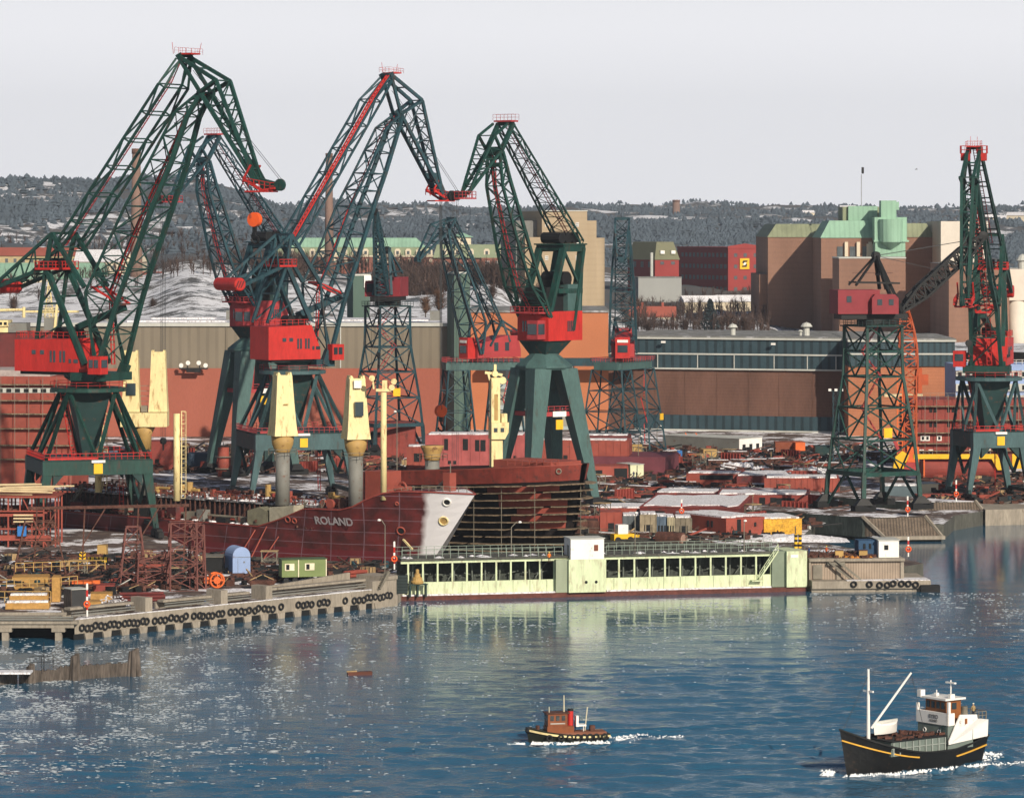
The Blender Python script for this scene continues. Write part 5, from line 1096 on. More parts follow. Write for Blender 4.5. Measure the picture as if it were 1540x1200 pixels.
q = MB(); q.ladder((-2.6, -2.4, 1), (-2.6, -2.4, zm), 1.2, (1, 0, 0), .16, .9); q.build('ladder', ORANGE, tm)
# ---------------------------------------------------------------- dock gate, piers, quay furniture
from mathutils.bvhtree import BVHTree
def hit(o, px, py, root=None):
    """point and normal where the line of sight through a photo pixel meets a mesh (world, then local to root)"""
    bpy.context.view_layer.update(); Mw = o.matrix_world
    bv = BVHTree.FromPolygons([Mw @ v.co for v in o.data.vertices], [tuple(p.vertices) for p in o.data.polygons])
    d = V(((px - CX) / F, 1, -(py - HY) / F)).normalized(); loc, nor, i, dist = bv.ray_cast(V((0, 0, H)), d)
    if loc is None: return None, None
    if nor.dot(d) > 0: nor = -nor
    if root is not None:
        Mi = root.matrix_world.inverted(); loc = Mi @ loc; nor = (Mi.to_3x3() @ nor).normalized()
    return loc, nor
gang = math.atan2(16.3, 68.8)
gt = thing('dock_gate', 'long pale green floating dock gate with dark open bays and white tower block', 'dock gate', (-18.7, 605.7, 0), gang)
def gx(px): k = (px - CX) / F; return (k * 605.7 + 18.7) / (math.cos(gang) - k * math.sin(gang))
GL = 70.5
q = MB(); q.box2(0, -0.9, -3, GL, 7, .75); q.build('base', mat('rusty_base', (0.13, 0.045, 0.035), .8, .3, .5, fine=.2), gt)
q = MB(); q.box2(.4, -.8, .76, gx(834), -.02, 1.0); q.box2(gx(911), -.8, .76, gx(1158), -.02, 1.0); 
q.build('ledge_snow', SNOW, gt)
q = MB(); q.box2(.6, 0, .76, GL, .5, 2.95); q.build('lower_wall', PALEG, gt)
for k in range(24):
    x = 2 + k * 2.9; q = MB(); q.box2(x - .05, -.04, 1.0, x + .05, -.005, 2.9); q.build('plate_seam', mat('seam_green', (0.36, 0.40, 0.25), .7, .3), gt)
q = MB(); q.box2(.3, .0, 6.05, GL, .6, 6.5); q.build('top_beam', PALEG, gt)
q = MB(); q.box2(.3, -.35, 6.55, GL, 6.9, 6.85); q.build('deck', CONCD, gt)
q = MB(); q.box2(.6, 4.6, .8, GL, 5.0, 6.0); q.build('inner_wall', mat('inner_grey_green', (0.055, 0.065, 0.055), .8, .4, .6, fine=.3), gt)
n = 0
for a, b_, cnt in ((gx(614), gx(834), 10), (gx(908), gx(1160), 11)):
    for k in range(cnt + 1):
        x = a + (b_ - a) * k / cnt
        q = MB(); q.box2(x - .14, .05, 2.96, x + .14, .45, 6.04); q.build('post', PALEG, gt)
        if k < cnt:
            q = MB(); xm = x + (b_ - a) / cnt * random.uniform(.3, .7)
            q.bar((xm, 3.2, 2.0), (xm + random.uniform(-.3, .3), 3.2, 6.0), .22); q.bar((x + .3, 3.6, 3.9 + random.uniform(-.4, .4)), (x + 2.1, 3.6, 3.9 + random.uniform(-.4, .5)), .18)
            if k % 3 == 0: q.bar((x, 3.4, 3), (x + 2.2, 3.4, 5.8), .18)
            q.build('stiffener', mat('inner_steel', (0.13, 0.15, 0.13), .7, .3), gt)
q = MB(); q.rail([(0.5, .1, 6.86), (gx(846), .1, 6.86)], 1.5, 1.35, .06); q.rail([(gx(912), .1, 6.86), (GL - 5, .1, 6.86)], 1.5, 1.35, .06); q.rail([(0.5, 6.6, 6.86), (GL - 4, 6.6, 6.86)], 1.4, 1.35, .05)
q.build('railing', mat('railing_grey_green', (0.26, 0.32, 0.27), .6, .2), gt)
q = MB(); random.seed(5)
for k in range(26): x = random.uniform(1, GL - 4); q.lathe((x, .3 + random.random() * 2, 6.86), [(random.uniform(.4, 1.3), 0), (.25, random.uniform(.1, .25)), (.01, .28)], 7)
q.build('deck_snow', SNOW, gt, kind='stuff')
x0, x1 = gx(852), gx(908); q = MB(); q.box2(x0, -1.6, .8, x1, 4.5, 6.3); tb = q.build('tower_block', PALEG, gt)
q = MB(); q.box2(gx(834), -1.0, .8, x0 - .01, .3, 6.3); q.build('tower_flank', mat('shaded_pale_green', (0.33, 0.38, 0.27), .7, .15, streak=1), gt)  # gate green dulled: shade of the tower's left side put into the colour
x2, x3 = gx(855), gx(905); q = MB(); q.box2(x2, -1.5, 6.31, x3, 3.0, 9.7); cb = q.build('control_cabin', WHITE, gt)
q = MB(); q.box((gx(893), -1.55, 8.2), (.7, .1, 1.0)); q.build('window', mat('brown_hatch', (0.22, 0.07, 0.04)), cb)
q = MB(); q.box2(x2 - .15, -1.65, 9.71, x3 + .15, 3.1, 9.85); q.build('roof', TRIM, cb)
q = MB(); q.box2(x2 - .08, -.3, 6.6, x2 - .005, .6, 8.6); q.build('door', GREYP, cb)
for px in (878, 893): q = MB(); q.lathe((gx(px), -1.68, 2.5), [(.05, 0), (.26, .04), (.26, .08)], 10, 'y'); q.build('port', DARK, tb)
q = MB(); q.box2(gx(1180), -1.2, .8, GL - .1, 6.5, 6.9); eb = q.build('end_block', PALEG, gt)
q = MB(); q.box2(gx(1186), -1.26, 5.8, gx(1197), -1.21, 6.3); q.build('plate', WHITE, eb)
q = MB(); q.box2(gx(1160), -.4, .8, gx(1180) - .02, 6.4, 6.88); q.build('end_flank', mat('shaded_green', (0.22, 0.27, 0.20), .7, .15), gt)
q = MB(); q.bar2((gx(1140), -.6, 2.3), (gx(1168), -.6, 7.0), .8, .2); q.rail([(gx(1140), -.9, 2.4), (gx(1168), -.9, 7.1)], 1.0, 1.2, .06); q.box2(gx(1128), -1.2, 1.9, gx(1144), -.1, 2.1); q.build('gangway_stair', PALEG, gt)
t = thing('bell_buoy', 'small ochre tiered buoy standing on the dock gate sill', 'buoy', tuple(gt.location + V((2.9, -.2, 0)) + V((0, 0, 2.9))), gang)
q = MB(); q.lathe((0, -.6, 0), [(1.0, 0), (1.1, .3), (.9, .5), (.85, 1.0), (.55, 1.1), (.5, 1.6), (.3, 1.7), (.3, 2.3), (.1, 2.4)], 12); q.build('body', OCHRE, t)
q = MB()
for x in (-1.3, 0, 1.4): q.box2(x - .12, -1.2, -2.2, x + .12, -.1, -.02)
q.box2(-1.5, -1.3, -.2, 1.6, 0, -.01); q.build('stand', DARKG, t)
# pier at the right end of the gate
pr_ = thing('concrete_pier', 'concrete pier with ribbed panel wall right of the dock gate', 'pier', (50.7, 620.5, 0), R(4))
q = MB(); q.box2(0, -1.5, .6, 20.3, 12, 1.9); q.box2(0, -1.0, -3, 19.8, 12, .55); q.build('lower_ledge', CONC, pr_)
q = MB(); q.box2(.2, 1.6, 1.91, 15.6, 12, 5.0); q.build('wall', mat('ribbed_panel', (0.40, 0.32, 0.25), .85, .15, stripes=('x', .45, .35)), pr_)
q = MB(); q.box2(-.1, .9, 5.01, 16.3, 12.4, 5.45); q.box2(15.61, 1.3, 1.91, 16.2, 12, 5.0); q.box2(-.1, 1.2, 1.91, 0.19, 1.9, 5); q.box2(4.6, 1.3, 1.91, 5.4, 1.59, 5); q.build('coping', CONC, pr_)
q = MB(); q.box2(14.8, -1.4, 1.905, 20.2, 3, 2.02); q.box2(6, -1.3, 1.905, 14.5, .8, 1.98); q.build('ledge_snow', SNOW, pr_)
q = MB(); q.bar((4.3, .7, 5.4), (8.6, .2, 2.0), .35); q.bar((3.2, .7, 5.0), (7.0, .2, 2.0), .3); q.box2(.6, 1.3, 2.0, 2.2, 1.59, 4.4); q.box2(3.0, .8, 4.4, 6, 1.5, 4.9); q.build('gangway', SCAF, pr_)
slab('pier_backfill', [(50.8, 632.6), (67.5, 633.8), (72.0, 640), (66, 660), (60.5, 652), (50.8, 634)], -3, 3.0, GROUND, CONCD)
def tyre_at(p, nrm, r=.52, lab='', mesh=[None]):
    t = thing('tyre_fender', lab, 'tyre', tuple(p), 0, TYG[0]); 
    if mesh[0] is None: q = MB(); q.torus((0, 0, 0), .40, .15, (1, 0, 0), (0, 0, 1), 16, 8); mesh[0] = q
    return t
TYG = ['']
_ty = []
def tyre(p, ang, label, group):
    if not _ty:
        q = MB(); q.torus((0, 0, 0), .43, .16, (1, 0, 0), (0, 0, 1), 16, 8); o = q.build('tyre_fender', RUBBER, smooth=True); _ty.append(o)
        o.data.transform(Matrix.Translation((0, 0, 0)))
    else: o = _ty[0].copy(); COL.objects.link(o)
    o.location = p; o.rotation_euler = (0, random.uniform(-.3, .3), ang); o['label'] = label; o['category'] = 'tyre'; o['group'] = group; return o
for px in (1283, 1308, 1322, 1335, 1345, 1355, 1366, 1378):
    y_ = 6.0; X = XP(px, 619.5); xl = (X - 50.7); tyre((X, 620.5 + (xl) * .0699 - 1.75, .75 + random.uniform(-.12, .2)), R(4), 'black tyre fender hanging on the concrete pier right of the dock gate', 'tyres on the right pier')
q = MB(); q.box2(0, 0, 0, 3.2, 1.5, 1.3)
for k in range(4): q.box2(-.05, -.06, .1 + k * .32, 3.25, -.01, .26 + k * .32)
o = q.build('rubber_fender', RUBBER, label='big black block fender on the right corner of the concrete pier', cat='fender'); o.location = (70.9, 620.2, -.1)
# booth, lamp, people at pier
bt = thing('pier_booth', 'white and blue booth with small windows on the right pier', 'booth', (62.6, 624.2, 5.46), R(6))
q = MB(); q.box2(0, 0, 0, 3.5, 5, 2.9); w1 = q.build('wall', WHITE, bt); q = MB(); q.box((1.3, -.04, 1.7), (.7, .1, .8)); q.build('window', DARK, w1)
q = MB(); q.box2(-3.2, 1.5, 0, -.02, 5, 2.8); w2 = q.build('annex', mat('navy_paint', (0.03, 0.08, 0.16)), bt)
for x in (-2.2, -1.2): q = MB(); q.box((x, 1.46, 1.8), (.4, .1, .9)); q.build('window', DARK, w2)
q = MB(); q.box2(-.2, -.2, 2.91, 3.7, 5.1, 3.05); q.build('roof', TRIM, bt)
def life_post(px, pyb, z, label, h=3.6, Y=None):
    Y = Y or YG(pyb, z); t = thing('lifebuoy_post', label, 'post', (XP(px, Y), Y, z), 0, 'red and white lifebuoy posts')
    for k in range(5):
        q = MB(); q.tube((0, 0, k * h / 5), (0, 0, (k + 1) * h / 5), .14, 6); q.box((0, -.02, (k + .5) * h / 5), (.3, .1, h / 5.4)) if k > 1 else None; q.build('band', RED if k % 2 else WHITE, t)
    q = MB(); q.torus((0, -.2, h * .38), .42, .13, (1, 0, 0), (0, 0, 1), 14, 6); q.build('lifebuoy', REDORG, t, smooth=True)
    return t
life_post(1366, 836, 5.45, 'red and white lifebuoy post beside the white pier booth', 3.4, 626)
life_post(1365, 778, 4.5, 'red and white lifebuoy post above the slanted timber pier end', 4.2)
life_post(1438, 755, 4.5, 'red and white lifebuoy post left of the right portal crane', 4.6)
life_post(1025, 779, 6, 'red and white lifebuoy post before the snow roofed hull section', 3.6)
life_post(593, 868, 5.6, 'red and white lifebuoy post at the quay corner beside the dock gate', 4.6, 601)
life_post(131, 915, 3.2, 'red and white lifebuoy post beside the dark quay shed', 5.0, 551)
# P1: long dark quay pier with slanted timber end
def at(px, py, z): return G(px, py, z)
def slant_pier(name, label, xa, xb, ybase, ytop, zt, back):
    t = thing('timber_ended_pier', label, 'pier', (0, 0, 0), 0)
    Y = YG(ybase, 0.0); a0 = V((XP(xa, Y), Y, .9)); b0 = V((XP(xb, Y), Y + 1.5, .9))
    a1 = a0 + V((-4.0, 2.6, zt - .9)); b1 = b0 + V((-3.0, 2.6, zt - .9)); bk = V((-.72, .69, 0)) * back
    t.location = a0; t.location.z = 0
    q = MB(); q.hexa([a0, b0, b1.xy.to_3d() + V((0, 0, .9)), a1.xy.to_3d() + V((0, 0, .9))], [a0 + V((-.01, .01, .02)), b0 + V((-.01, .01, .02)), b1, a1]); q.build('slanted_timber_face', mat('slanted_planks', (0.165, 0.13, 0.10), .9, .3, .6, stripes=('x', .6, .55), fine=.2), t, world=True)
    q = MB(); q.bar2(a0 + V((-.3, -.15, .1)), a1 + V((-.3, -.15, .25)), .6, .5); q.bar2(b0 + V((0, -.1, .1)), b1 + V((0, -.1, .25)), .5, .5); q.bar2(a0 + V((-.3, -.3, -.1)), b0 + V((.5, -.3, -.1)), 1.0, .7); q.build('frame_beam', CONC, t, world=True)
    q = MB(); a = a1.copy(); c = a1 + bk; a.z = c.z = 0
    q.hexa([V((a0.x - .6, a0.y + .3, -3)), V((b0.x, b0.y + 1, -3)), V((b1.x, b1.y, -3)) + bk, V((a0.x - .6, a0.y + .3, -3)) + bk], [V((a0.x - .6, a0.y + .3, .75)), V((b0.x, b0.y + 1, .75)), V((b1.x, b1.y, .75)) + bk, V((a0.x - .6, a0.y + .3, .75)) + bk]); q.build('footing', CONCD, t, world=True)
    q = MB(); u = V((-.35, -.2, 0)); q.hexa([a1 + u - V((0, 0, zt - .78)), b1 - V((0, 0, zt - .78)), b1 + bk - V((0, 0, zt - .78)), a1 + u + bk - V((0, 0, zt - .78))], [a1 + u, b1, b1 + bk, a1 + u + bk]); q.build('quay_wall', mat('tarred_wall', (0.035, 0.045, 0.042), .85, .5, .5, streak=1, fine=.3), t, world=True)
    q = MB(); q.hexa([a1 + u + V((.2, .2, .01)), b1 + V((0, 0, .01)), b1 + bk + V((0, 0, .01)), a1 + u + bk + V((0, 0, .01))], [a1 + u + V((.2, .2, .1)), b1 + V((0, 0, .1)), b1 + bk + V((0, 0, .1)), a1 + u + bk + V((0, 0, .1))]); q.build('pier_deck', GROUND, t, world=True)
    q = MB(); e0 = a0 + V((-.9, .1, -.12)); q.hexa([e0, e0 + V((.5, .2, 0)), e0 + bk + V((.5, .2, 0)), e0 + bk], [e0 + V((0, 0, .3)), e0 + V((.5, .2, .3)), e0 + bk + V((.5, .2, .3)), e0 + bk + V((0, 0, .3))]); q.build('ledge_snow', SNOW, t, world=True)
    return t
slant_pier('p', 'dark long pier with slanted plank end under the green tower crane', 1332, 1418, 815, 778, 4.6, 70)
slant_pier('p', 'second pier with slanted plank end below the right portal crane', 1404, 1492, 790, 756, 4.6, 60)
q = MB(); q.hexa([V((98, 757, -3)), V((122, 764, -3)), V((150, 800, -3)), V((98, 790, -3))], [V((98, 757, 3.3)), V((122, 764, 3.3)), V((150, 800, 3.3)), V((98, 790, 3.3))])
o = q.build('quay_wall', CONC, label='pale concrete quay with snow at the right picture edge', cat='quay')
# left quay: jetty deck, tyres, parapet, piles
jt = thing('pile_jetty', 'concrete deck jetty on short piles at the lower left corner', 'jetty', (XP(-60, 549), 549, 0), 0)
q = MB(); x0 = XP(-120, 549) ; x1 = XP(112, 548)
q.box2(x0, 547.2, 1.9, x1, 556.5, 2.5); q.box2(x0, 546.9, 2.51, x1 + .6, 557, 2.95); q.build('deck', CONC, jt, world=True)
q = MB(); q.box2(x0, 546.5, 3.9, x1 - 1, 546.9, 4.3); q.build('parapet', CONC, jt, world=True)
q = MB(); 
for zz in (3.2, 3.55): q.tube((x0, 546.7, zz), (x1, 546.7, zz), .13, 8)
q.build('pipe', GREYP, jt, world=True)
for px in (-40, 8, 88): q = MB(); X = XP(px, 547.5); q.box2(X - .5, 547.3, -3, X + .5, 548.4, 1.5); q.box2(X - 1.0, 547.1, 1.3, X + 1.0, 549, 1.89); q.build('pile', CONC, jt, world=True)
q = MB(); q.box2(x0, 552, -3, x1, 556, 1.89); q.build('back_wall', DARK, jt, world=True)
random.seed(9)
def qpt(f): return q2.lerp(q3, f)
qd = (q3 - q2).normalized(); qn = V((qd.y, -qd.x)); qa = math.atan2(qd.y, qd.x)
def fq(px): 
    k = (px - CX) / F; return (k * q2.y - q2.x) / (qd.x - k * qd.y)
tx = list(range(122, 222, 7)) + [232, 239, 246, 257, 264, 272, 279, 291, 298, 305, 312, 319, 326, 333, 346, 353, 360, 367, 374, 381, 388, 395, 402, 409, 421, 448, 454, 460, 466, 480, 486, 492, 518, 531, 538, 545, 551, 557, 563, 569, 575, 581, 586]
for px in tx:
    f = fq(px); p = q2 + qd * f + qn * .3; tyre((p.x, p.y, 1.2 + random.uniform(-.2, .2)), qa, 'black tyre fender hanging in the row along the left concrete quay', 'tyres along the left quay')
pw = thing('quay_parapet', 'stepped concrete quay edge with snow line and buttress feet above the tyres', 'parapet', (q2.x, q2.y, 0), qa)
QL = (q3 - q2).length; q = MB(); q.box2(0, -.06, .9, QL, -.01, 3.0); q.build('face', CONC, pw)
q = MB(); q.box2(1, -.05, 3.01, QL - 1, .5, 3.1); q.build('snow_strip', SNOW, pw)
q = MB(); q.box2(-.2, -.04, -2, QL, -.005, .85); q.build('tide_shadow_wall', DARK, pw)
for k in range(18): x = 2 + k * (QL - 3) / 18; q = MB(); q.hexa([(x, -.5, -.5), (x + 1.1, -.5, -.5), (x + 1.1, -.05, -.5), (x, -.05, -.5)], [(x - .3, -.35, .9), (x + 1.4, -.35, .9), (x + 1.4, -.05, .9), (x - .3, -.05, .9)]); q.build('buttress', CONC, pw)
for a, b_, z in ((0.5, 13, 3.9), (19, 29, 3.7), (31, 37, 3.7), (41, QL - 5, 3.9)):
    q = MB(); q.box2(a, 1.6, z + .4, b_, 3.0, z + .75); q.box2(a, 3.4, 3.02, b_, 3.7, z + .39); q.build('upper_coping', CONC, pw)
    q = MB(); q.tube((a, 1.3, 3.5), (b_, 1.3, 3.5), .13, 6); q.tube((a, 1.3, 3.9), (b_, 1.3, 3.9), .1, 6); q.build('pipe', GREYP, pw)
for x in (30, 39.5, 14.5): q = MB(); q.box2(x, .6, 3.02, x + 1.4, 4, 5.2); q.build('pillar', CONC, pw)
q = MB(); q.extr([(42, 4.2, 3.05), (QL - 6, 4.2, 3.05), (QL - 6, 4.2, 5.6), (42, 4.2, 4.6)], (0, .6, 0)); q.build('ramp_wall', CONC, pw)
q = MB(); q.box2(QL - 5.2, -.2, 0, QL + .6, 5.5, 4.4); q.box2(QL - 2.8, -.4, 4.41, QL + 1.2, 6, 5.0); q.build('corner_bastion', CONC, pw)
q = MB(); q.bar((QL - 3.8, -.3, 3.2), (QL - 1.6, -.3, 5.8), .5); q.ladder((QL - 4.2, -.5, 3.2), (QL - 2.4, -.5, 5.6), .8, (0, 1, 0), .08, .3); q.build('stair', SCAF, pw)
o = MB().box2(0, 0, 0, 1.8, .8, 3.0).build('rubber_fender', mat('dark_fender', (0.03, 0.045, 0.045), stripes=('z', .5, .5)), label='dark ribbed fender block between quay corner and dock gate', cat='fender'); o.location = (q3.x + 1.3, q3.y + .4, 2.0)
# timber dolphins in the water, lower left
dm = thing('timber_fender_wall', 'weathered timber piling wall with snow on top in the water, lower left', 'piling', (XP(100, 500), 500, 0), 0)
random.seed(4); q = MB()
x = XP(-60, 494); Ya, Yb = 492.0, 505.0; xa = XP(-60, Ya); xb = XP(205, Yb)
pts = []
for k in range(72):
    f = k / 71; X = xa + (xb - xa) * f; Y = Ya + (Yb - Ya) * f
    if 22 < k < 24: continue
    h = (1.6 if f < .55 else 1.9) + random.uniform(-.12, .1); q.tube((X, Y, -1), (X + random.uniform(-.03, .03), Y, h), .24, 6, .23)
q.build('piling_row', TIMBERD, dm, world=True)
q = MB(); q.box2(xa, Ya + .2, 1.7, xa + (xb - xa) * .42, Ya + 3.2, 1.95); q.build('walkway', SNOW, dm, world=True)
for px, r, h, lab in ((112, .5, 3.4, ''), (202, .7, 3.6, ''), (45, .4, 2.4, '')):
    f = (px + 60) / 265; X = xa + (xb - xa) * f; Y = Ya + (Yb - Ya) * f - .6
    for dx, dy in ((-.5, 0), (.5, .1), (0, -.5)): q = MB(); q.tube((X + dx * 1.4 * r * 1.6, Y + dy, -1), (X + dx * r, Y + dy * .5, h + dx * .4), .42, 8, .36); q.build('dolphin_pile', TIMBERD, dm, world=True)
q = MB(); q.path([(XP(66, 497), 497, 1.5), (XP(66, 497), 497, 5.5)], .1); q.rail([(XP(45, 497), 497, 1.9), (XP(80, 498), 498, 1.9)], 1.6, 1.2, .06); q.build('railing', BLACK, dm, world=True)
# ---------------------------------------------------------------- ships in the dock
def hull_mat(name, white=True, base=(0.115, 0.018, 0.018), lines=True):
    m = bpy.data.materials.new(name); m.use_nodes = True; n = m.node_tree.nodes; l = m.node_tree.links; b = n['Principled BSDF']; b.inputs['Roughness'].default_value = .6
    tc_ = n.new('ShaderNodeTexCoord'); sp = n.new('ShaderNodeSeparateXYZ'); l.new(tc_.outputs['Object'], sp.inputs[0])
    def M_(op, a, b_=None, c=None):
        q = n.new('ShaderNodeMath'); q.operation = op
        for i, v in enumerate((a, b_, c)):
            if v is None: continue
            if isinstance(v, (int, float)): q.inputs[i].default_value = v
            else: l.new(v, q.inputs[i])
        return q.outputs[0]
    nz = n.new('ShaderNodeTexNoise'); nz.inputs['Scale'].default_value = .35; nz.inputs['Detail'].default_value = 7; l.new(tc_.outputs['Object'], nz.inputs['Vector'])
    cr = n.new('ShaderNodeValToRGB'); e = cr.color_ramp.elements; e[0].position = .35; e[0].color = (base[0] * .55, base[1] * .8, base[2] * .8, 1); e[1].position = .65; e[1].color = (base[0] * 1.35, base[1] * 1.3, base[2] * 1.3, 1); l.new(nz.outputs[0], cr.inputs[0]); out = cr.outputs[0]
    # brighter bottom paint below a line
    bt_ = M_('LESS_THAN', sp.outputs[2], 2.2); mi0 = n.new('ShaderNodeMixRGB'); mi0.inputs[2].default_value = (.15, .016, .024, 1); l.new(M_('MULTIPLY', bt_, .75), mi0.inputs[0]); l.new(out, mi0.inputs[1]); out = mi0.outputs[0]
    if lines:
        a = M_('LESS_THAN', M_('FRACT', M_('DIVIDE', M_('ADD', sp.outputs[2], 20.2), 2.35)), .055)
        sl_ = M_('SUBTRACT', sp.outputs[0], M_('MULTIPLY', sp.outputs[2], .35)); c = M_('LESS_THAN', M_('FRACT', M_('DIVIDE', M_('ADD', sl_, 200), 6.3)), .03)
        wv = M_('MULTIPLY', M_('MAXIMUM', a, c), M_('ADD', .12, M_('MULTIPLY', nz.outputs[0], .6))); mi1 = n.new('ShaderNodeMixRGB'); mi1.inputs[2].default_value = (.30, .24, .30, 1); l.new(wv, mi1.inputs[0]); l.new(out, mi1.inputs[1]); out = mi1.outputs[0]
    if white:
        th = M_('SUBTRACT', sp.outputs[0], M_('MULTIPLY', sp.outputs[2], .36)); th = M_('ADD', th, M_('MULTIPLY', nz.outputs[0], 2.2)); mr_ = n.new('ShaderNodeMapRange'); mr_.inputs[1].default_value = 25.4; mr_.inputs[2].default_value = 26.6; l.new(th, mr_.inputs[0])
        mi2 = n.new('ShaderNodeMixRGB'); mi2.inputs[2].default_value = (.74, .73, .76, 1); l.new(mr_.outputs[0], mi2.inputs[0]); l.new(out, mi2.inputs[1]); out = mi2.outputs[0]
    l.new(out, b.inputs['Base Color']); return m
def loft(xs_b, xs_t, bb, bt, zb, zt, flare=1.6, nl=10, side=None, off=0, z0=0, z1=1):
    """closed hull surface; lists run stern to bow"""
    m = MB(); n = len(xs_b)
    def pt(i, f, s):
        x = xs_b[i] + (xs_t[i] - xs_b[i]) * f ** .95; b_ = bb[i] + (bt[i] - bb[i]) * f ** flare + off; return (x, s * max(b_, 0), zb + (zt[i] - zb) * f)
    vs = []
    for s in (-1, 1):
        for i in range(n):
            for j in range(nl + 1): vs.append(pt(i, z0 + (z1 - z0) * j / nl, s))
    K = nl + 1; fs = []
    for i in range(n - 1):
        for j in range(nl):
            a = i * K + j; fs.append((a, a + K, a + K + 1, a + 1)); o = n * K; fs.append((o + a, o + a + 1, o + a + K + 1, o + a + K))
    for i in range(n - 1): fs.append((i * K + nl, (i + 1) * K + nl, n * K + (i + 1) * K + nl, n * K + i * K + nl))      # deck
    fs.append(tuple([j for j in range(K)] + [n * K + j for j in range(nl, -1, -1)]))
    m.add(vs, fs); return m, pt
SA = math.atan2(-.643, .766)
rl = thing('ship_hull', 'dark red ship hull with ROLAND on the bow and a white painted stem', 'ship', (-35, 688.4, 0), SA)
N = 40; xsb = [-78 + 101.5 * (i / (N - 1)) for i in range(N)]; xst = [-78 + 115 * (i / (N - 1)) for i in range(N)]
def ip(x, tb):
    for (a, ra), (b_, rb) in zip(tb, tb[1:]):
        if x <= b_: return ra + (rb - ra) * max(0, (x - a)) / (b_ - a)
    return tb[-1][1]
ZT = [(-100, 6.2), (-7, 5.8), (-1, 7.6), (5, 9.8), (15, 9.9), (19, 12.0), (23.5, 13.7), (30, 13.7), (37, 13.3)]
zt = [ip(x, ZT) for x in xst]
btl = [11 * (1 if x < 8 else max(0, 1 - ((x - 8) / 29.0) ** 2.4)) for x in xst]
bbl = [9.8 * (1 if x < -12 else max(0.0, 1 - ((x + 12) / 38.0) ** 1.5)) for x in xsb]
HM = hull_mat('roland_hull')
m, pt = loft(xsb, xst, bbl, btl, -4, zt); hull = m.build('hull', HM, rl, smooth=False)
bpy.context.view_layer.update()
# bulwark top strip, deck
q = MB()
for i in range(N - 1):
    for s in (-1, 1): q.bar(pt(i, 1, s), pt(i + 1, 1, s), .25)
q.build('gunwale', PRIMER, rl)
l_, n_ = hit(hull, 502, 784, rl)
if l_: 
    o = text_part('name', 'ROLAND', 2.15, mat('lettering', (0.46, 0.42, 0.44)), rl, l_ + n_ * .06, (R(90), 0, math.atan2(n_.x, -n_.y)), .02, 1.0)
    ang_ = math.atan2(n_.x, -n_.y); o.rotation_euler = (R(90) - math.asin(max(-1, min(1, n_.z))) * 1.0, 0, ang_)
for px, py, r, m_ in ((672, 755, .7, WHITE), (667, 783, .8, CREAM), (603, 798, .75, PRIMERL), (443, 783, .45, PRIMERL), (433, 781, .55, PRIMERL), (597, 757, .3, PRIMERL)):
    l_, n_ = hit(hull, px, py, rl)
    if l_ is None: continue
    e = n_.cross(V((0, 0, 1))).normalized(); g = e.cross(n_).normalized()
    q = MB(); q.torus(l_ + n_ * .08, r, .16, e, g, 16, 6); rg = q.build('hawse_ring', m_, rl, smooth=True)
    q = MB(); q.tube(l_ + n_ * -.05, l_ + n_ * .06, r * .92, 14); q.build('hawse_hole', DARK if r < .8 else OCHRE, rg)
l_, n_ = hit(hull, 612, 818, rl)
if l_: e = n_.cross(V((0, 0, 1))).normalized() * -1; q = MB(); q.extr([l_ + n_ * .25 + V((-1.3, 0, 1.4)), l_ + n_ * 1.0 + e * 1.4 + V((0, 0, -.5)), l_ + n_ * .5 + V((0, 0, -1.4)), l_ + n_ * .1 + V((-1.4, 0, -.4))], n_ * .3); q.build('anchor_pocket', mat('pocket_dark', (0.05, 0.012, 0.012)), rl)
if l_: q = MB(); q.bar2(l_ + n_ * .5 + V((-1.3, 0, 1.5)), l_ + n_ * 1.3 + e * 1.5 + V((0, 0, -.4)), .25, .35); q.build('anchor_rail', CREAM, rl)
# deckhouse boxes
def rbox(name, m_, x0, x1, y0, y1, z0, z1, **k): q = MB(); q.box2(x0, y0, z0, x1, y1, z1); return q.build(name, m_, rl, **k)
rbox('mast_house', PRIMERL, 12.3, 16.6, -2.6, 2.6, 9.9, 16.6); rbox('mast_house_side', PRIMERD, 10.9, 12.28, -2.4, 2.4, 9.9, 16.4)
rbox('foremast', PRIMERL, 30.0, 31.6, -.9, .9, 13.6, 16.9)
q = MB(); q.tube((31, 0, 16.9), (31, 0, 18.6), .1, 5); q.bar((26, 2, 13.8), (30.2, 1, 16.3), .5); q.build('mast_pole', SCAF, rl)
q = MB(); q.rail([(28, -4.5, 13.7), (33, -2.4, 13.6), (35, 0, 13.5)], 1.0, 1.1, .07); q.rail([(21, -7.5, 12.6), (27, -5.5, 13.7)], .9, 1.2, .06); q.build('railing', SCAF, rl)
q = MB(); q.torus((23, -4.2, 14.1), .9, .25, (1, 0, 0), (0, 0, 1), 14, 6); q.tube((21.4, -4.6, 13.9), (24.6, -3.6, 13.9), .5, 10); q.build('windlass', PRIMERL, rl)
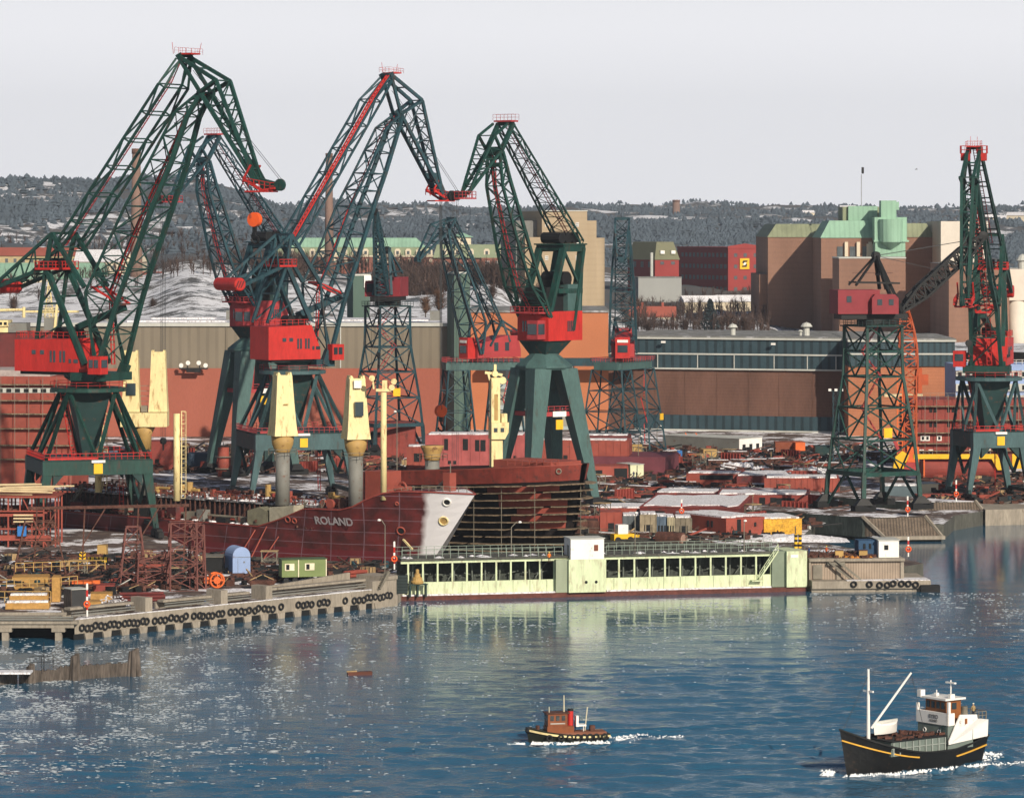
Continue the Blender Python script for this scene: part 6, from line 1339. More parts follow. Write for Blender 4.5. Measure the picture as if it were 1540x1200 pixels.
# trunk deck and clutter
rbox('trunk_deck', mat('trunk_dark', (0.055, 0.03, 0.03), .8, .4, .5, fine=.3), -66, 4, -6.5, 6.5, 6.0, 9.0)
rbox('trunk_top', mat('trunk_top_grey', (0.13, 0.12, 0.125), .8, .35, .4, fine=.2, rust=.5, rcol=(.5, .5, .52)), -66.5, 4.5, -7.2, 7.2, 9.6, 9.9)
random.seed(12)
q = MB()
for k in range(54): x = -66 + k * 1.32; q.bar((x, -7.0, 6.2), (x, -7.0, 9.6), .2)
for x in range(-64, 4, 6): q.bar((x, -7.0, 6.2), (x + 3, -7.0, 9.6), .16)
q.build('trunk_frames', RUST, rl)
q = MB(); q.rail([(-66, -7.1, 9.9), (4, -7.1, 9.9)], 1.2, 1.7, .06); q.build('railing', PRIMERL, rl)
for k in range(15):
    x = -58 + k * 4.4 + random.uniform(-1, 1); w_2 = random.uniform(1.5, 3.4); hh = random.uniform(.8, 2.6); c = random.choice([PRIMER, PRIMERL, PRIMERD, BLACK, GREYP, RUST, SCAF, OCHRE])
    y = random.uniform(-9.6, -7.6); q = MB(); q.box((x, y, 5.8 + hh / 2), (w_2, 1.8, hh), random.uniform(-.3, .3)); q.build('deck_locker', c, rl)
for k in range(12):
    x = -60 + k * 5.3 + random.uniform(-1.5, 1.5); r = random.uniform(.35, .7); q = MB(); y = random.uniform(-4, 3)
    q.tube((x, y, 9.9), (x, y, 9.9 + random.uniform(1.0, 2.6)), r, 10); q.tube((x, y, 10.9), (x + random.uniform(1, 4), y, 10.9), r * .5, 8); q.build('vent_pipe', random.choice([PRIMERL, GREYP, PRIMER, OCHRE]), rl)
for a, b_, z in ((-60, -30, 6.6), (-40, -5, 7.0), (-20, 3, 6.5)):
    q = MB(); q.tube((a, -8.6, z), (b_, -8.6, z), .22, 6); q.build('deck_pipe', random.choice([PRIMERL, SCAF]), rl)
q = MB(); random.seed(33)
for k in range(900):
    x = random.uniform(-68, 6); y = random.uniform(-10.4, 6.8); z = 5.9 if y < -7.2 else 9.95
    a = random.uniform(.1, .45); q.box((x, y, z + a * random.uniform(.3, 2.2)), (a * random.uniform(.6, 3), a, a * random.uniform(.6, 2)), random.random() * 3)
q.build('deck_gear', RUST, rl, kind='stuff')
q = MB()
for k in range(260):
    x = random.uniform(-68, 6); y = random.uniform(-10.2, 6.8); z = 5.9 if y < -7.2 else 9.95; a = random.uniform(.2, .6); q.lathe((x, y, z), [(a * 1.6, 0), (a, a * .5), (.02, a * .7)], 6)
q.build('deck_snow', SNOW, rl, kind='stuff')
q = MB(); q.extr([(-10.5, -10.4, 6), (-5.2, -10.4, 6), (-5.2, -10.4, 8.6), (-7.5, -10.4, 9.4), (-10.5, -10.4, 8.6)], (0, 3.6, 0)); q.build('canvas_shelter', mat('grey_canvas', (0.20, 0.19, 0.13), .9, .3, .8), rl)
q = MB(); q.extr([(-4.6, -10.6, 6.2), (1.6, -10.6, 7.9), (1.6, -10.6, 10.1), (-4.6, -10.6, 9.5)], (0, 2.8, 0)); q.build('canvas_shelter', mat('pale_canvas', (0.40, 0.37, 0.28), .9, .3, .8), rl)
for k, (x, r) in enumerate(((8.5, .9), (11.5, 1.1), (6.3, .7), (13.5, .6))): q = MB(); q.lathe((x, -8.2 + k * .2, 10.6), [(r, 0), (r, .5), (r * .5, .6), (r * .5, 1.4), (r, 1.5), (r, 2.0)], 14, 'y'); q.build('mooring_winch', random.choice([RUST, GREYP, PRIMERL]), rl)
q = MB(); q.extr([(-4, -3, 9.95), (14, -3, 9.95), (14, -3, 10.3), (-4, -3, 10.5)], (0, 7, 0)); q.build('hatch_cover', SNOW, rl)
for x, l2 in ((-62, 8), (-2, 7), (3, 4)):
    q = MB(); q.bar2((x, -7.6, 6.2), (x + 4, -7.6, 10.6), .8, .15); q.rail([(x, -8, 6.2), (x + 4, -8, 10.6)], .9, 1, .05); q.build('gangway_stair', SCAF, rl)
# wooden shores leaning on the hull
q = MB()
for px0, px1, py0, py1 in ((343, 326, 780, 845), (385, 376, 790, 850), (402, 392, 785, 852), (420, 410, 800, 855)):
    l_, n_ = hit(hull, px0, py0 + 6, rl)
    if l_: q = MB(); q.bar(l_ + n_ * .2, l_ + n_ * 3.0 + V((-2, 0, -l_.z + .2)), .2); q.build('shore_prop', PRIMERL, rl)
# second, unfinished hull
h2 = thing('ship_hull', 'bare unfinished hull wrapped in plank scaffolding behind the white stem', 'ship', (13.5 - .766 * 30, 683 + .643 * 30, 0), SA)
N = 36; xsb = [-11 + 37 * (i / (N - 1)) for i in range(N)]; xst = [-11 + 41 * (i / (N - 1)) for i in range(N)]
zt2 = [14.6 + 3.0 * max(0, (x + 20) / 50) ** 1.2 for x in xst]
bt2 = [10.5 * (1 if x < 8 else max(0, 1 - ((x - 8) / 22.2) ** 3.0) ** .75) for x in xst]; bb2 = [9.0 * (1 if x < -4 else max(0.0, 1 - ((x + 4) / 30.2) ** 2.2)) for x in xsb]
m, pt2 = loft(xsb, xst, bb2, bt2, -3, zt2, 1.3); body = m.build('inner_frames', mat('dark_frames', (0.010, 0.007, 0.007), .9, .6, .6, fine=.5), h2)
m, _ = loft(xsb, xst, bb2, bt2, -3, zt2, 1.3, 3, off=.18, z0=.855, z1=1.0); m.build('upper_plating', mat('plating_red', (0.25, 0.045, 0.032), .7, .3, .3, rust=.4, rcol=(.09, .03, .025), stripes=('x', 3.1, .12)), h2)
q = MB()
for a, b_, z0, z1 in ((24, 34, .63, .69), (26, 34, .49, .54), (22, 33, .77, .82), (24, 32, .70, .75), (29, 34, .42, .47), (27, 34, .56, .61)):
    for i in range(a, b_):
        for s in (-1,):
            p = [V(pt2(i, z0, s)), V(pt2(i + 1, z0, s)), V(pt2(i + 1, z1, s)), V(pt2(i, z1, s))]; nn = (p[1] - p[0]).cross(p[3] - p[0]).normalized() * (1 if (p[1] - p[0]).cross(p[3] - p[0]).y < 0 else -1)
            q.extr([v + nn * .12 for v in p], nn * .08)
q.build('hull_plates', PRIMERL, h2)
random.seed(8)
for lev, f in enumerate((.20, .27, .34, .41, .48, .55, .62, .69, .76, .825)):
    q = MB(); prev = None
    seq = [(i, -1) for i in range(N)] + [(i, 1) for i in range(N - 1, N - 9, -1)]
    for j_ in range(len(seq)):
        i, s_ = seq[j_]; p = V(pt2(i, f, s_)); p2 = V(pt2(seq[min(j_ + 1, len(seq) - 1)][0], f, seq[min(j_ + 1, len(seq) - 1)][1])); p0 = V(pt2(seq[max(j_ - 1, 0)][0], f, seq[max(j_ - 1, 0)][1])); d_ = (p2 - p0)
        if d_.length < .01: continue 
        nn = V((d_.y, -d_.x, 0)).normalized(); a = p + nn * (.9 + (.35 if lev % 2 else 0)); a.z = p.z * .9 + (f * 20 - 2.6) * .1 + random.uniform(-.04, .04)
        if prev is not None and random.random() < .93: q.bar2(prev, a + V((0, 0, random.uniform(-.03, .03))), 2.0, .14)
        prev = a
    q.build('scaffold_planks', mat('scaffold_planks_old', (0.22, 0.165, 0.11), .9, .5, 1.2, fine=.4), h2)
q = MB()
for i in range(0, N, 5):
    a = V(pt2(i, .82, -1)); b_ = V(pt2(i, .15, -1)); d_ = V(pt2(min(i + 1, N - 1), .5, -1)) - V(pt2(max(i - 1, 0), .5, -1)); nn = V((d_.y, -d_.x, 0)).normalized(); e = a + nn * 1.3; q.tube(e, V((e.x, e.y, 0)), .07, 4)
q.build('scaffold_poles', SCAF, h2)
q = MB()
for i in range(N - 1): q.bar(pt2(i, 1, -1), pt2(i + 1, 1, -1), .22)
q.build('gunwale', PRIMERL, h2)
l_, n_ = hit(body, 840, 708, h2)
if l_: q = MB(); q.torus(l_ + n_ * .3, .45, .12, n_.cross(V((0, 0, 1))), V((0, 0, 1)), 12, 6); q.build('hawse_ring', SCAF, h2)
q = MB(); q.rail([(18, -8, 17.2), (27, -4, 17.5)], 1.0, 1.4, .08); q.box2(12, -5, 16.3, 26, 4, 17.9); q.build('deck_house', PRIMERL, h2)
q = MB(); p = V(pt2(14, .35, -1)); q.box((p.x, p.y - 1.2, 5.2), (.8, .1, 1.3)); q.build('red_tarp', RED, h2)
# deck cranes standing over the hull
def housing(par, cx_, cy_, z0, z1, wb, wt, db, dt, m_, mside=None, name='crane_housing', curve=True):
    q = MB(); n = 8; rings = []
    for k in range(n + 1):
        f = k / n; g = f ** .75 if curve else f; w_ = wb + (wt - wb) * g; d_ = db + (dt - db) * g; z = z0 + (z1 - z0) * f
        rings.append([(cx_ - w_ / 2, cy_ - d_ / 2, z), (cx_ + w_ / 2, cy_ - d_ / 2, z), (cx_ + w_ / 2, cy_ + d_ / 2, z), (cx_ - w_ / 2, cy_ + d_ / 2, z)])
    vs = [p for r in rings for p in r]; fs = [(3, 2, 1, 0), tuple(4 * n + k for k in range(4))]
    for k in range(n):
        for j in range(4): a = 4 * k + j; b_ = 4 * k + (j + 1) % 4; fs.append((a, b_, b_ + 4, a + 4))
    q.add(vs, fs); return q.build(name, m_, par)
def deck_crane(px, Y, label, rz, ytop, ybot, wb, wt, kind=1):
    X = XP(px, Y); zb = 9.9; t = thing('deck_crane', label, 'crane', (X, Y, zb), R(rz)); z0 = ZP(ybot, Y) - zb; z1 = ZP(ytop, Y) - zb
    q = MB(); q.lathe((0, 0, 0), [(1.35, 0), (1.35, z0 - 3.2)], 16); q.build('pedestal', GREYP, t, smooth=True)
    q = MB(); q.lathe((0, 0, z0 - 3.19), [(1.35, 0), (1.5, .4), (2.0, 1.6), (2.15, 3.15)], 18); q.build('collar', OCHRE, t, smooth=True)
    q = MB(); q.rail([V((2.8 * math.cos(a * .785), 2.8 * math.sin(a * .785), z0 - 3.6)) for a in range(8)], 1.1, 1.2, .06, closed=True); q.build('railing', SCAF, t)
    if kind == 1:
        h = housing(t, 0, 0, z0, z1 - .5, wb, wt, 4.6, 2.6, CREAM)
        q = MB()
        for s_ in (-1, 1): q.lathe((s_ * wt * .38, -.9, z1 - .45), [(.42, 0), (.42, .4)], 10, 'y'); q.box((s_ * wt * .4, 0, z1 - .3), (.35, 2.4, .7))
        q.build('top_lugs', CREAM, h)
        q = MB(); q.box((0, -2.0, z0 + (z1 - z0) * .5), (.9, .1, .2)); q.build('slot', OCHRE, h)
    return t, z0, z1
t, z0, z1 = deck_crane(425, 684, 'cream tapered deck crane housing without window, left of the middle', 22, 560, 655, 4.6, 2.9)
t, z0, z1 = deck_crane(535, 672, 'cream tapered deck crane housing with dark cab window', 18, 565, 660, 4.5, 2.9)
q = MB(); q.box((0, -2.2, z0 + 5.6), (1.6, .5, 2.6)); w_0 = q.build('cab_window', GLASS, t)
q = MB(); q.box((-.2, -1.9, z1 - 1.5), (1.4, .5, 1.4)); q.build('sheave_guard', WHITE, t)
# twin tower one
Y = 709; X = XP(217, Y); zb = 9.9; t = thing('deck_crane', 'twin towered cream deck crane on a drum base beside the green portal crane', 'crane', (X, Y, zb), R(0))
z0 = ZP(641, Y) - zb
q = MB(); q.lathe((0, 0, 0), [(1.3, 0), (1.3, z0 - 4.5)], 16); q.build('pedestal', GREYP, t, smooth=True)
q = MB(); q.lathe((0, 0, z0 - 4.49), [(1.35, 0), (1.4, 2.8), (2.2, 4.48)], 18); q.build('collar', OCHRE, t, smooth=True)
q = MB(); q.box2(-4.4, -2.4, z0, 4.6, 2.4, ZP(620, Y) - zb); q.build('slewing_base', CREAM, t)
zz0 = ZP(619, Y) - zb; zz1 = ZP(529, Y) - zb
ha = housing(t, -2.5, 0, zz0, zz1, 3.6, 2.7, 3.6, 2.2, CREAM, name='tower'); hb = housing(t, 2.8, 0, zz0, zz1, 3.7, 2.7, 3.6, 2.2, CREAM, name='tower')
q = MB(); q.box((-2.4, -1.6, zz0 + 4.4), (1.8, .5, 2.3)); q.build('cab_window', GLASS, ha)
for h_, x in ((ha, -2.5), (hb, 2.8)):
    q = MB(); q.box((x - 1.1, 0, zz1 + .15), (.4, 2, .3)); q.box((x + 1.1, 0, zz1 + .15), (.4, 2, .3)); q.build('top_lugs', CREAM, h_)
q = MB(); 
for k in range(4): q.bar((-.8, 0, zz0 + 2 + k), (1.1, 0, zz0 + 2 + k), .1)
q.box((.1, -.5, zz0 + .6), (1.2, 1.2, 1.2)); q.build('cross_rungs', SCAF, t)
def mast(px, Y, label, ytop, zb, w_, m_=CREAM, name='mast_post', cage=False):
    t = thing(name, label, 'mast', (XP(px, Y), Y, zb)); z1 = ZP(ytop, Y) - zb
    q = MB(); q.tube((0, 0, 0), (0, 0, z1), w_ / 2, 14, w_ / 2 * .92); q.build('post', m_, t, smooth=True)
    if cage: q = MB(); q.ladder((w_ / 2 + .55, -.3, .5), (w_ / 2 + .55, -.3, z1 + .5), .7, (1, 0, 0), .07, .8); q.ladder((w_ / 2 + .75, -.9, 1.5), (w_ / 2 + .75, -.9, z1 + .4), .8, (1, 0, 0), .06, 2.2); q.build('caged_ladder', m_, t)
    return t, z1
mast(266, 694, 'stout cream mast with caged ladder on the ship deck', 622, 9.9, 1.35, cage=True)
mast(148, 716, 'short cream mast seen through the green portal', 625, 9.9, 1.4, cage=True)
t, z1 = mast(577, 668, 'slim cream mast with cluster of floodlights, left of the bare hull', 590, 12, 1.15)
q = MB(); q.box((0, 0, z1 + .4), (2.8, 1, .5)); q.box((.2, 0, z1 + 1.4), (.9, .9, 1.6)); q.bar((-1.8, 0, z1 + .6), (-2.0, 0, z1 + 2.6), .3); q.bar((1.6, 0, z1 + .5), (1.7, 0, z1 + 2.2), .3); q.build('head_frame', CREAM, t)
for x, z in ((-2.1, 2.6), (1.5, .9), (1.9, 2.0)): q = MB(); q.lathe((x, -.7, z1 + z), [(.3, .5), (.55, .0)], 12, 'y'); q.build('floodlight', CREAM, t)
# jib-like crane 745
Y = 700; t = thing('deck_crane', 'narrow upright cream deck crane with cab, at the bare hull', 'crane', (XP(746, Y), Y, 14), R(12)); z = lambda py: ZP(py, Y) - 14
q = MB(); q.box2(-1.1, -1.0, 0, 1.1, 1.0, z(661)); q.build('pedestal', CREAM, t)
q = MB(); q.extr([(-1.2, -1.6, z(660)), (1.4, -1.6, z(660)), (2.1, -1.6, z(650)), (2.2, -1.6, z(635)), (-1.2, -1.6, z(635))], (0, 3, 0)); c_ = q.build('cab', CREAM, t)
for x in (-.4, .9): q = MB(); q.box((x, -1.65, z(646)), (.7, .1, .8)); q.build('window', GLASS, c_)
q = MB(); q.box2(-1.1, -1, z(634.8), .6, 1, z(568)); q.box2(.9, -.9, z(634.8), 2.0, .7, z(622)); j_ = q.build('folded_jib', CREAM, t); q = MB(); q.box((-.2, -1.04, z(612)), (.7, .08, 5)); q.build('lattice_panel', OCHRE, j_)
q = MB(); q.lathe((-.3, -.7, z(562)), [(.6, 0), (.6, 1.2)], 12, 'y'); q.lathe((1.2, -.7, z(572)), [(.7, 0), (.7, 1.2)], 12, 'y'); q.bar((-2.2, 0, z(560)), (1.2, 0, z(564)), .5); q.bar((-.2, 0, z(568)), (-.2, 0, z(548)), .5); q.bar((-1.6, 0, z(560)), (-1.2, 0, z(572)), .4); q.build('sheaves', CREAM, j_)
t = thing('crane_pedestal', 'empty ochre topped crane pedestal with railing, between cream crane and mast', 'pedestal', (XP(650, 702), 702, 8))
q = MB(); q.lathe((0, 0, 0), [(1.4, 0), (1.4, ZP(692, 702) - 8)], 16); q.build('post', GREYP, t, smooth=True); q = MB(); q.lathe((0, 0, ZP(692, 702) - 7.99), [(1.5, 0), (1.6, .5), (1.7, 1.4), (2.2, 2.4), (2.25, 2.8)], 18); q.build('collar', OCHRE, t, smooth=True)
q = MB(); q.rail([V((2.9 * math.cos(a * .785), 2.9 * math.sin(a * .785), ZP(692, 702) - 8)) for a in range(8)], 1.2, 1.2, .06, closed=True); q.build('railing', SCAF, t)
# ---------------------------------------------------------------- yard contents
def blk(name, label, cat, px0, px1, pt, pb, dep, m_, yaw=0, z=3.0, snow=0, roof=None, openings=(), ribs=0, group=None, parent=None, mside=None, wm=None):
    """box thing standing at photo columns px0..px1, base row pb, top row pt; openings: (x fraction, z fraction, w m, h m)"""
    Y = YG(pb, z); x0 = XP(px0, Y); k = (px1 - CX) / F; rz = R(yaw); w_ = (k * Y - x0) / (math.cos(rz) - k * math.sin(rz)); h = (pb - pt) * Y / F
    t = thing(name, label, cat, (x0, Y, z), rz, group)
    q = MB(); q.box2(0, 0, 0, w_, dep, h); b = q.build('body', m_, t)
    if ribs:
        q = MB()
        for i in range(ribs + 1): x = w_ * i / ribs; q.box2(x - .09, -.12, .1, x + .09, -.01, h - .05)
        q.build('ribs', m_, t)
    if roof: q = MB(); q.box2(-.15, -.15, h + .01, w_ + .15, dep + .15, h + .12); q.build('roof', roof, t)
    if snow:
        q = MB(); random.seed(int(px0)); n = 10; pts = [(w_ * .03 + w_ * .94 * i / n, dep * .03 + random.random() * dep * .12) for i in range(n + 1)] + [(w_ * .97 - w_ * .94 * i / n, dep * (1 - snow) * .0 + dep * (.97 if snow >= 1 else snow) - random.random() * dep * .1) for i in range(n + 1)]
        q.prism(pts, h + (.13 if roof else .01), h + .3); q.build('roof_snow', SNOW, t)
    for (fx, fz, ww, hh) in openings: q = MB(); q.box((w_ * fx, -.04, h * fz), (ww, .1, hh)); q.build('opening', wm or DARK, t)
    return t, w_, h
P_ = PRIMER; PL_ = PRIMERL; PD_ = PRIMERD
blk('hull_section', 'wide low dark red hull section with whole roof under snow, middle of the right yard', 'hull section', 962, 1112, 763, 787, 34, PD_, -8, snow=1, roof=P_, openings=((.2, .45, 2, 2.2), (.5, .4, 3.4, 2.4)))
t, w_, h = blk('site_cabin', 'red cabin block with snow roof and small paired windows beside the yellow tarpaulin', 'cabin', 1092, 1150, 780, 807, 18, PL_, 33, snow=1, openings=((.33, .55, .9, 2.6), (.75, .6, .5, .8)))
wall = [(.25, 0), (.32, 0), (.62, 0), (.69, 0)]
for f, _ in wall: q = MB(); q.box((-.04, 18 * f, h * .62), (.1, .5, 1.2)); q.build('window', DARK, t)
blk('tarpaulin_load', 'bright yellow tarpaulin covered block with snow on top', 'tarpaulin', 1149, 1206, 781, 804, 12, mat('yellow_tarp', (0.62, 0.33, 0.03), .6, .3, .9, fine=.25), 14, snow=1)
blk('hull_section', 'low red section with snow roof behind the grey canvas row', 'hull section', 897, 990, 764, 776, 12, PL_, -6, snow=1)
blk('hull_section', 'long red section with row of small dark openings under thin snow', 'hull section', 1032, 1112, 712, 731, 14, PL_, -10, snow=.5, openings=[(.3 + .06 * i, .72, 1.0, 1.1) for i in range(10)])
blk('hull_section', 'red ribbed section with snow roof left of the green lattice tower', 'hull section', 1150, 1262, 719, 742, 12, PL_, -4, snow=.8, ribs=12)
blk('hull_section', 'dark sided section with snowy flat roof before the ribbed red section', 'hull section', 1108, 1190, 716, 733, 16, PD_, 0, snow=1)
blk('hull_section', 'red roofed section on posts with snow in the middle of its roof', 'hull section', 1078, 1215, 744, 762, 20, P_, -6, snow=.7, openings=((.2, .4, 3.0, 1.8), (.5, .45, 1.2, 1.8), (.62, .45, 1.2, 1.8), (.75, .4, 4.0, 1.9)))
blk('hull_section', 'small dark red section with snow stripe, rear centre of right yard', 'hull section', 985, 1075, 741, 752, 12, PD_, -10, snow=.9)
blk('hull_section', 'flat curved purple red deck section left of the cream container', 'hull section', 886, 1000, 686, 713, 20, mat('purple_primer', (0.17, 0.045, 0.06), .7, .2), -12)
blk('hull_section', 'red section with dark openings at the foot of the right tetrapod leg', 'hull section', 888, 945, 701, 722, 8, PL_, 0, openings=((.2, .5, 2, 1.4), (.8, .5, 3, 2.2)))
blk('hull_section', 'red box section right of the cream container', 'hull section', 967, 996, 690, 712, 9, PL_, 0, openings=((.7, .4, 1, 1.2),))
blk('container', 'pale cream container with grey end, two men before it', 'container', 948, 968, 699, 718, 7, mat('pale_cream', (0.60, 0.62, 0.42), .6), 25, roof=TRIM, openings=((.5, .5, .15, 2.6),))
t, w_, h = blk('storage_shed', 'low grey storage shed with white gable against the brick hall', 'shed', 1112, 1146, 660, 679, 26, WHITE, 48, roof=TRIM, openings=((.2, .3, 1.2, 1.6), (.5, .3, 1.2, 1.6), (.8, .3, 1.2, 1.6)))
q = MB(); q.box2(-.05, .1, 0, -.02, 26, h - .1); q.build('side_wall', GREYP, t)
blk('container', 'brown container with bright orange end before the brick hall', 'container', 1166, 1210, 665, 683, 6, mat('brown_container', (0.25, 0.07, 0.035)), 0, openings=())
blk('container', 'orange container right end piece beside the brown container', 'container', 1196.5, 1211, 665.5, 684, 5, ORANGE, 8)
blk('container', 'dark container with white end at the foot of the brick hall', 'container', 1226, 1250, 671, 687, 6, DARKG, 0)
blk('container', 'small dark green container beside the brown one', 'container', 1176, 1192, 677, 688, 4, DARKG, 0)
blk('container', 'ochre skip container behind the orange barrow', 'container', 1058, 1078, 676, 689, 5, OCHRE, 10)
blk('container', 'low orange skip in the right yard', 'container', 1037, 1058, 684, 691, 5, ORANGE, 5)
blk('container', 'blue upright cabinet left of the low orange skip', 'container', 1019, 1026, 678, 690, 3, BLUE, 0)
blk('container', 'ochre hopper bin under the far lattice crane', 'container', 951, 966, 669, 686, 4, OCHRE, 0)
t = thing('rack_frame', 'bright orange rack frame left of the grey storage shed', 'rack', tuple(G(1024, 673)))
q = MB()
for i in range(5):
    for y in (0, 4): q.bar((i * 1.4, y, 0), (i * 1.4, y, 3.2 + (i % 2) * .5), .25)
for z in (1, 2.2, 3.2): q.bar((0, 0, z), (5.6, 0, z), .22); q.bar((0, 4, z), (5.6, 4, z), .22)
q.build('frame', ORANGE, t)
# grey canvas row, machines
random.seed(31)
for i, (a, b_, pt_, pb, m_, lb) in enumerate([(858, 900, 783, 809, RUST, 'dark workshop frame with red uprights at the dock edge'), (903, 935, 770, 806, PRIMERL, 'bright red machinery stand at the dock edge'), (937, 962, 776, 806, mat('slate_canvas', (0.12, 0.14, 0.15), .9, .3, .8), 'slate grey canvas shelter on the dock edge'), (963, 987, 774, 808, mat('beige_canvas', (0.30, 0.25, 0.17), .9, .3, .8), 'beige canvas shelter on the dock edge'), (988, 1003, 777, 808, mat('blue_grey_canvas', (0.10, 0.14, 0.19), .9, .3, .8), 'blue grey canvas shelter on the dock edge'), (1003, 1014, 778, 808, mat('cream_canvas', (0.45, 0.40, 0.27), .9, .2, .8), 'narrow cream canvas shelter on the dock edge'), (1016, 1040, 779, 808, mat('grey_brown_canvas', (0.22, 0.19, 0.14), .9, .3, .8), 'grey brown canvas shelter with snow cap at the dock edge')]):
    blk('work_shelter', lb, 'shelter', a, b_, pt_, pb, 6, m_, 0, snow=(1 if i > 1 else 0), ribs=3, openings=((.5, .35, 1.5, 1.8),))
t = thing('boiler_drum', 'big dark drum with pale round end lying at the dock edge', 'drum', tuple(G(1010, 821)), R(-35))
q = MB(); q.lathe((-3, 0, 1.3), [(1.25, 0), (1.3, .1), (1.3, 5.5), (1.1, 5.6)], 18, 'x'); q.build('shell', RUST, t); q = MB(); q.lathe((2.62, 0, 1.3), [(1.0, 0), (.9, .15)], 18, 'x'); q.build('end_plate', mat('pale_rust', (0.38, 0.24, 0.19)), t)
t = thing('loader', 'small orange yellow loader with white cab at the dock edge', 'loader', tuple(G(936, 816)), R(20))
q = MB(); q.box2(-2, -1, .5, 2, 1, 1.7); q.box2(1.5, -1.1, .3, 3.0, 1.1, 1.5); q.build('body', YELLOW, t); q = MB(); q.box2(-1.2, -.9, 1.71, .8, .9, 3.4); q.build('cab', WHITE, t)
for x in (-1.3, 1.2):
    for y in (-1.05, 1.05): q = MB(); q.lathe((x, y - .2, .6), [(.6, 0), (.6, .4)], 12, 'y'); q.build('wheel', RUBBER, t)
blk('tarpaulin_load', 'small orange tarpaulin heap beside the scaffolded hull', 'tarpaulin', 852, 866, 794, 806, 4, mat('orange_tarp', (0.65, 0.28, 0.02), .6, .3, .9, fine=.25), 10)
# rail beams along the dock edge
t = thing('dock_rail_beam', 'long dark double rail beam running along the right dock edge', 'beam', (0, 0, 0))
q = MB(); a = G(862, 811, 3.2); b_ = G(1290, 846, 3.2)
for o_, z in ((0, 0), (2.2, .25), (4.4, .5)): q.bar2(a + V((o_ * .64, o_ * .77, z)), b_ + V((o_ * .64, o_ * .77, z)), .9, .7)
q.build('beam', CONCD, t); q = MB(); q.rail([a + V((3, 3.6, .9)), b_ + V((3, 3.6, .9))], 1.0, 3, .06); q.build('railing', SCAF, t)
# --- right edge: hull with scaffolding, superstructure, drum
t, w_, h = blk('ship_block', 'tall dark red ship block with rows of small windows and scaffolding, right edge', 'ship block', 1372, 1600, 601, 705, 18, PRIMER, 4)
for r_, py in enumerate((617, 639)):
    for px in (1379, 1400, 1407, 1427, 1434, 1458, 1464, 1487, 1494, 1509, 1532): q = MB(); q.box(((px - 1372) * YG(705) / F, -.04, h * (705 - py) / 104), (.7, .1, 1.1)); q.build('window', DARK, t)
for r_, (py, pxs) in enumerate(((659, (1388, 1395, 1413)), (680, (1386, 1400, 1462, 1488)))):
    for px in pxs: q = MB(); q.box(((px - 1372) * YG(705) / F, -.05, h * (705 - py) / 104), (1.1, .1, 1.3)); f_ = q.build('window', WHITE, t); q = MB(); q.box(((px - 1372) * YG(705) / F, -.12, h * (705 - py) / 104), (.6, .05, .8)); q.build('pane', DARK, f_)
q = MB()
for py in (611, 632, 651, 667, 678): q.box2(0, -1.4, h * (705 - py) / 104 - .1, w_, -.1, h * (705 - py) / 104 + .12)
q.build('scaffold_planks', mat('scaffold_planks_old', (0.2, .15, .1)), t)
q = MB()
for i in range(14): x = w_ * i / 13; q.tube((x, -1.4, 0), (x, -1.4, h + 1.2), .07, 4)
q.rail([(0, -1.4, h), (w_, -1.4, h)], 1.6, 2, .05); q.build('scaffold_poles', SCAF, t)
blk('plank_stack', 'pale long planks stacked on top of the red block, right', 'planks', 1330, 1388, 593, 597, 3, mat('pale_planks', (0.62, 0.50, 0.30)), 0, z=ZP(600, 905) if False else 3.0 + h * .98)
t, w_, h = blk('ship_superstructure', 'blue and white ship superstructure with window rows behind the right crane', 'superstructure', 1437, 1600, 548, 700, 14, LBLUE, 4)
q = MB()
for py in (563, 583, 600): q.box2(0, -.5, h * (700 - py) / 152 - .9, w_, -.01, h * (700 - py) / 152 + .9)
q.build('white_band', TRIM, t)
for py in (563, 583):
    for i in range(16): q = MB(); q.box((1 + i * 2.0, -.55, h * (700 - py) / 152), (.9, .1, 1.1)); q.build('window', DARK, t)
q = MB(); q.rail([(0, -.4, h), (w_, -.4, h)], 1.1, 1.5, .06); q.build('railing', WHITE, t)
t = thing('hull_drum', 'huge dark red cylinder section lying under the yellow beam', 'drum', tuple(G(1388, 722)), R(3))
q = MB(); q.lathe((0, 3, 2.6), [(2.7, 0), (2.9, .1), (2.9, 18.5), (2.7, 18.6)], 24, 'x'); q.build('shell', PRIMER, t, smooth=False); q = MB()
for x in (3, 9, 15): q.box2(x, .5, 0, x + .5, 5, 1.6)
q.build('cradle', RUST, t)
q = MB(); q.extr([(18.8, 1, 0), (20.5, 1, 0), (19.6, 1, 2.5), (19.9, 1, 5.6), (18.8, 1, 5.6)], (0, 4, 0)); q.build('end_web', PRIMERL, t)
t = thing('lifting_beam', 'long bright yellow steel beam above the dark red cylinder', 'beam', tuple(G(1380, 722)), R(2))
zz = ZP(690, YG(722)) - 3; q = MB(); q.box2(-1, -.6, zz, 18.4, .3, zz + 1.1); q.box2(22, -.6, zz - 2.3, 30, .3, zz + 1.1); q.extr([(17.2, -.6, zz), (18.4, -.6, zz + 1.1), (20.3, -.6, zz - 2.6), (18.6, -.6, zz - 2.6)], (0, .9, 0)); q.build('beam', YELLOW, t); q = MB(); q.bar((0, 0, 0), (0, 0, zz), .4); q.bar((1.5, 0, 0), (1.5, 0, zz), .3); q.bar((25, 0, 0), (25, 0, zz - 2), .4); q.build('leg', ORANGE, t)
blk('site_hut', 'small cream hut between the lattice tower and portal crane', 'hut', 1383, 1411, 728, 744, 6, CRMW, 6, roof=TRIM, openings=((.75, .45, 1.1, 1.0),))
blk('hull_section', 'long low bright red beam section below the cream hut', 'hull section', 1380, 1437, 744, 753, 4, PL_, 3)
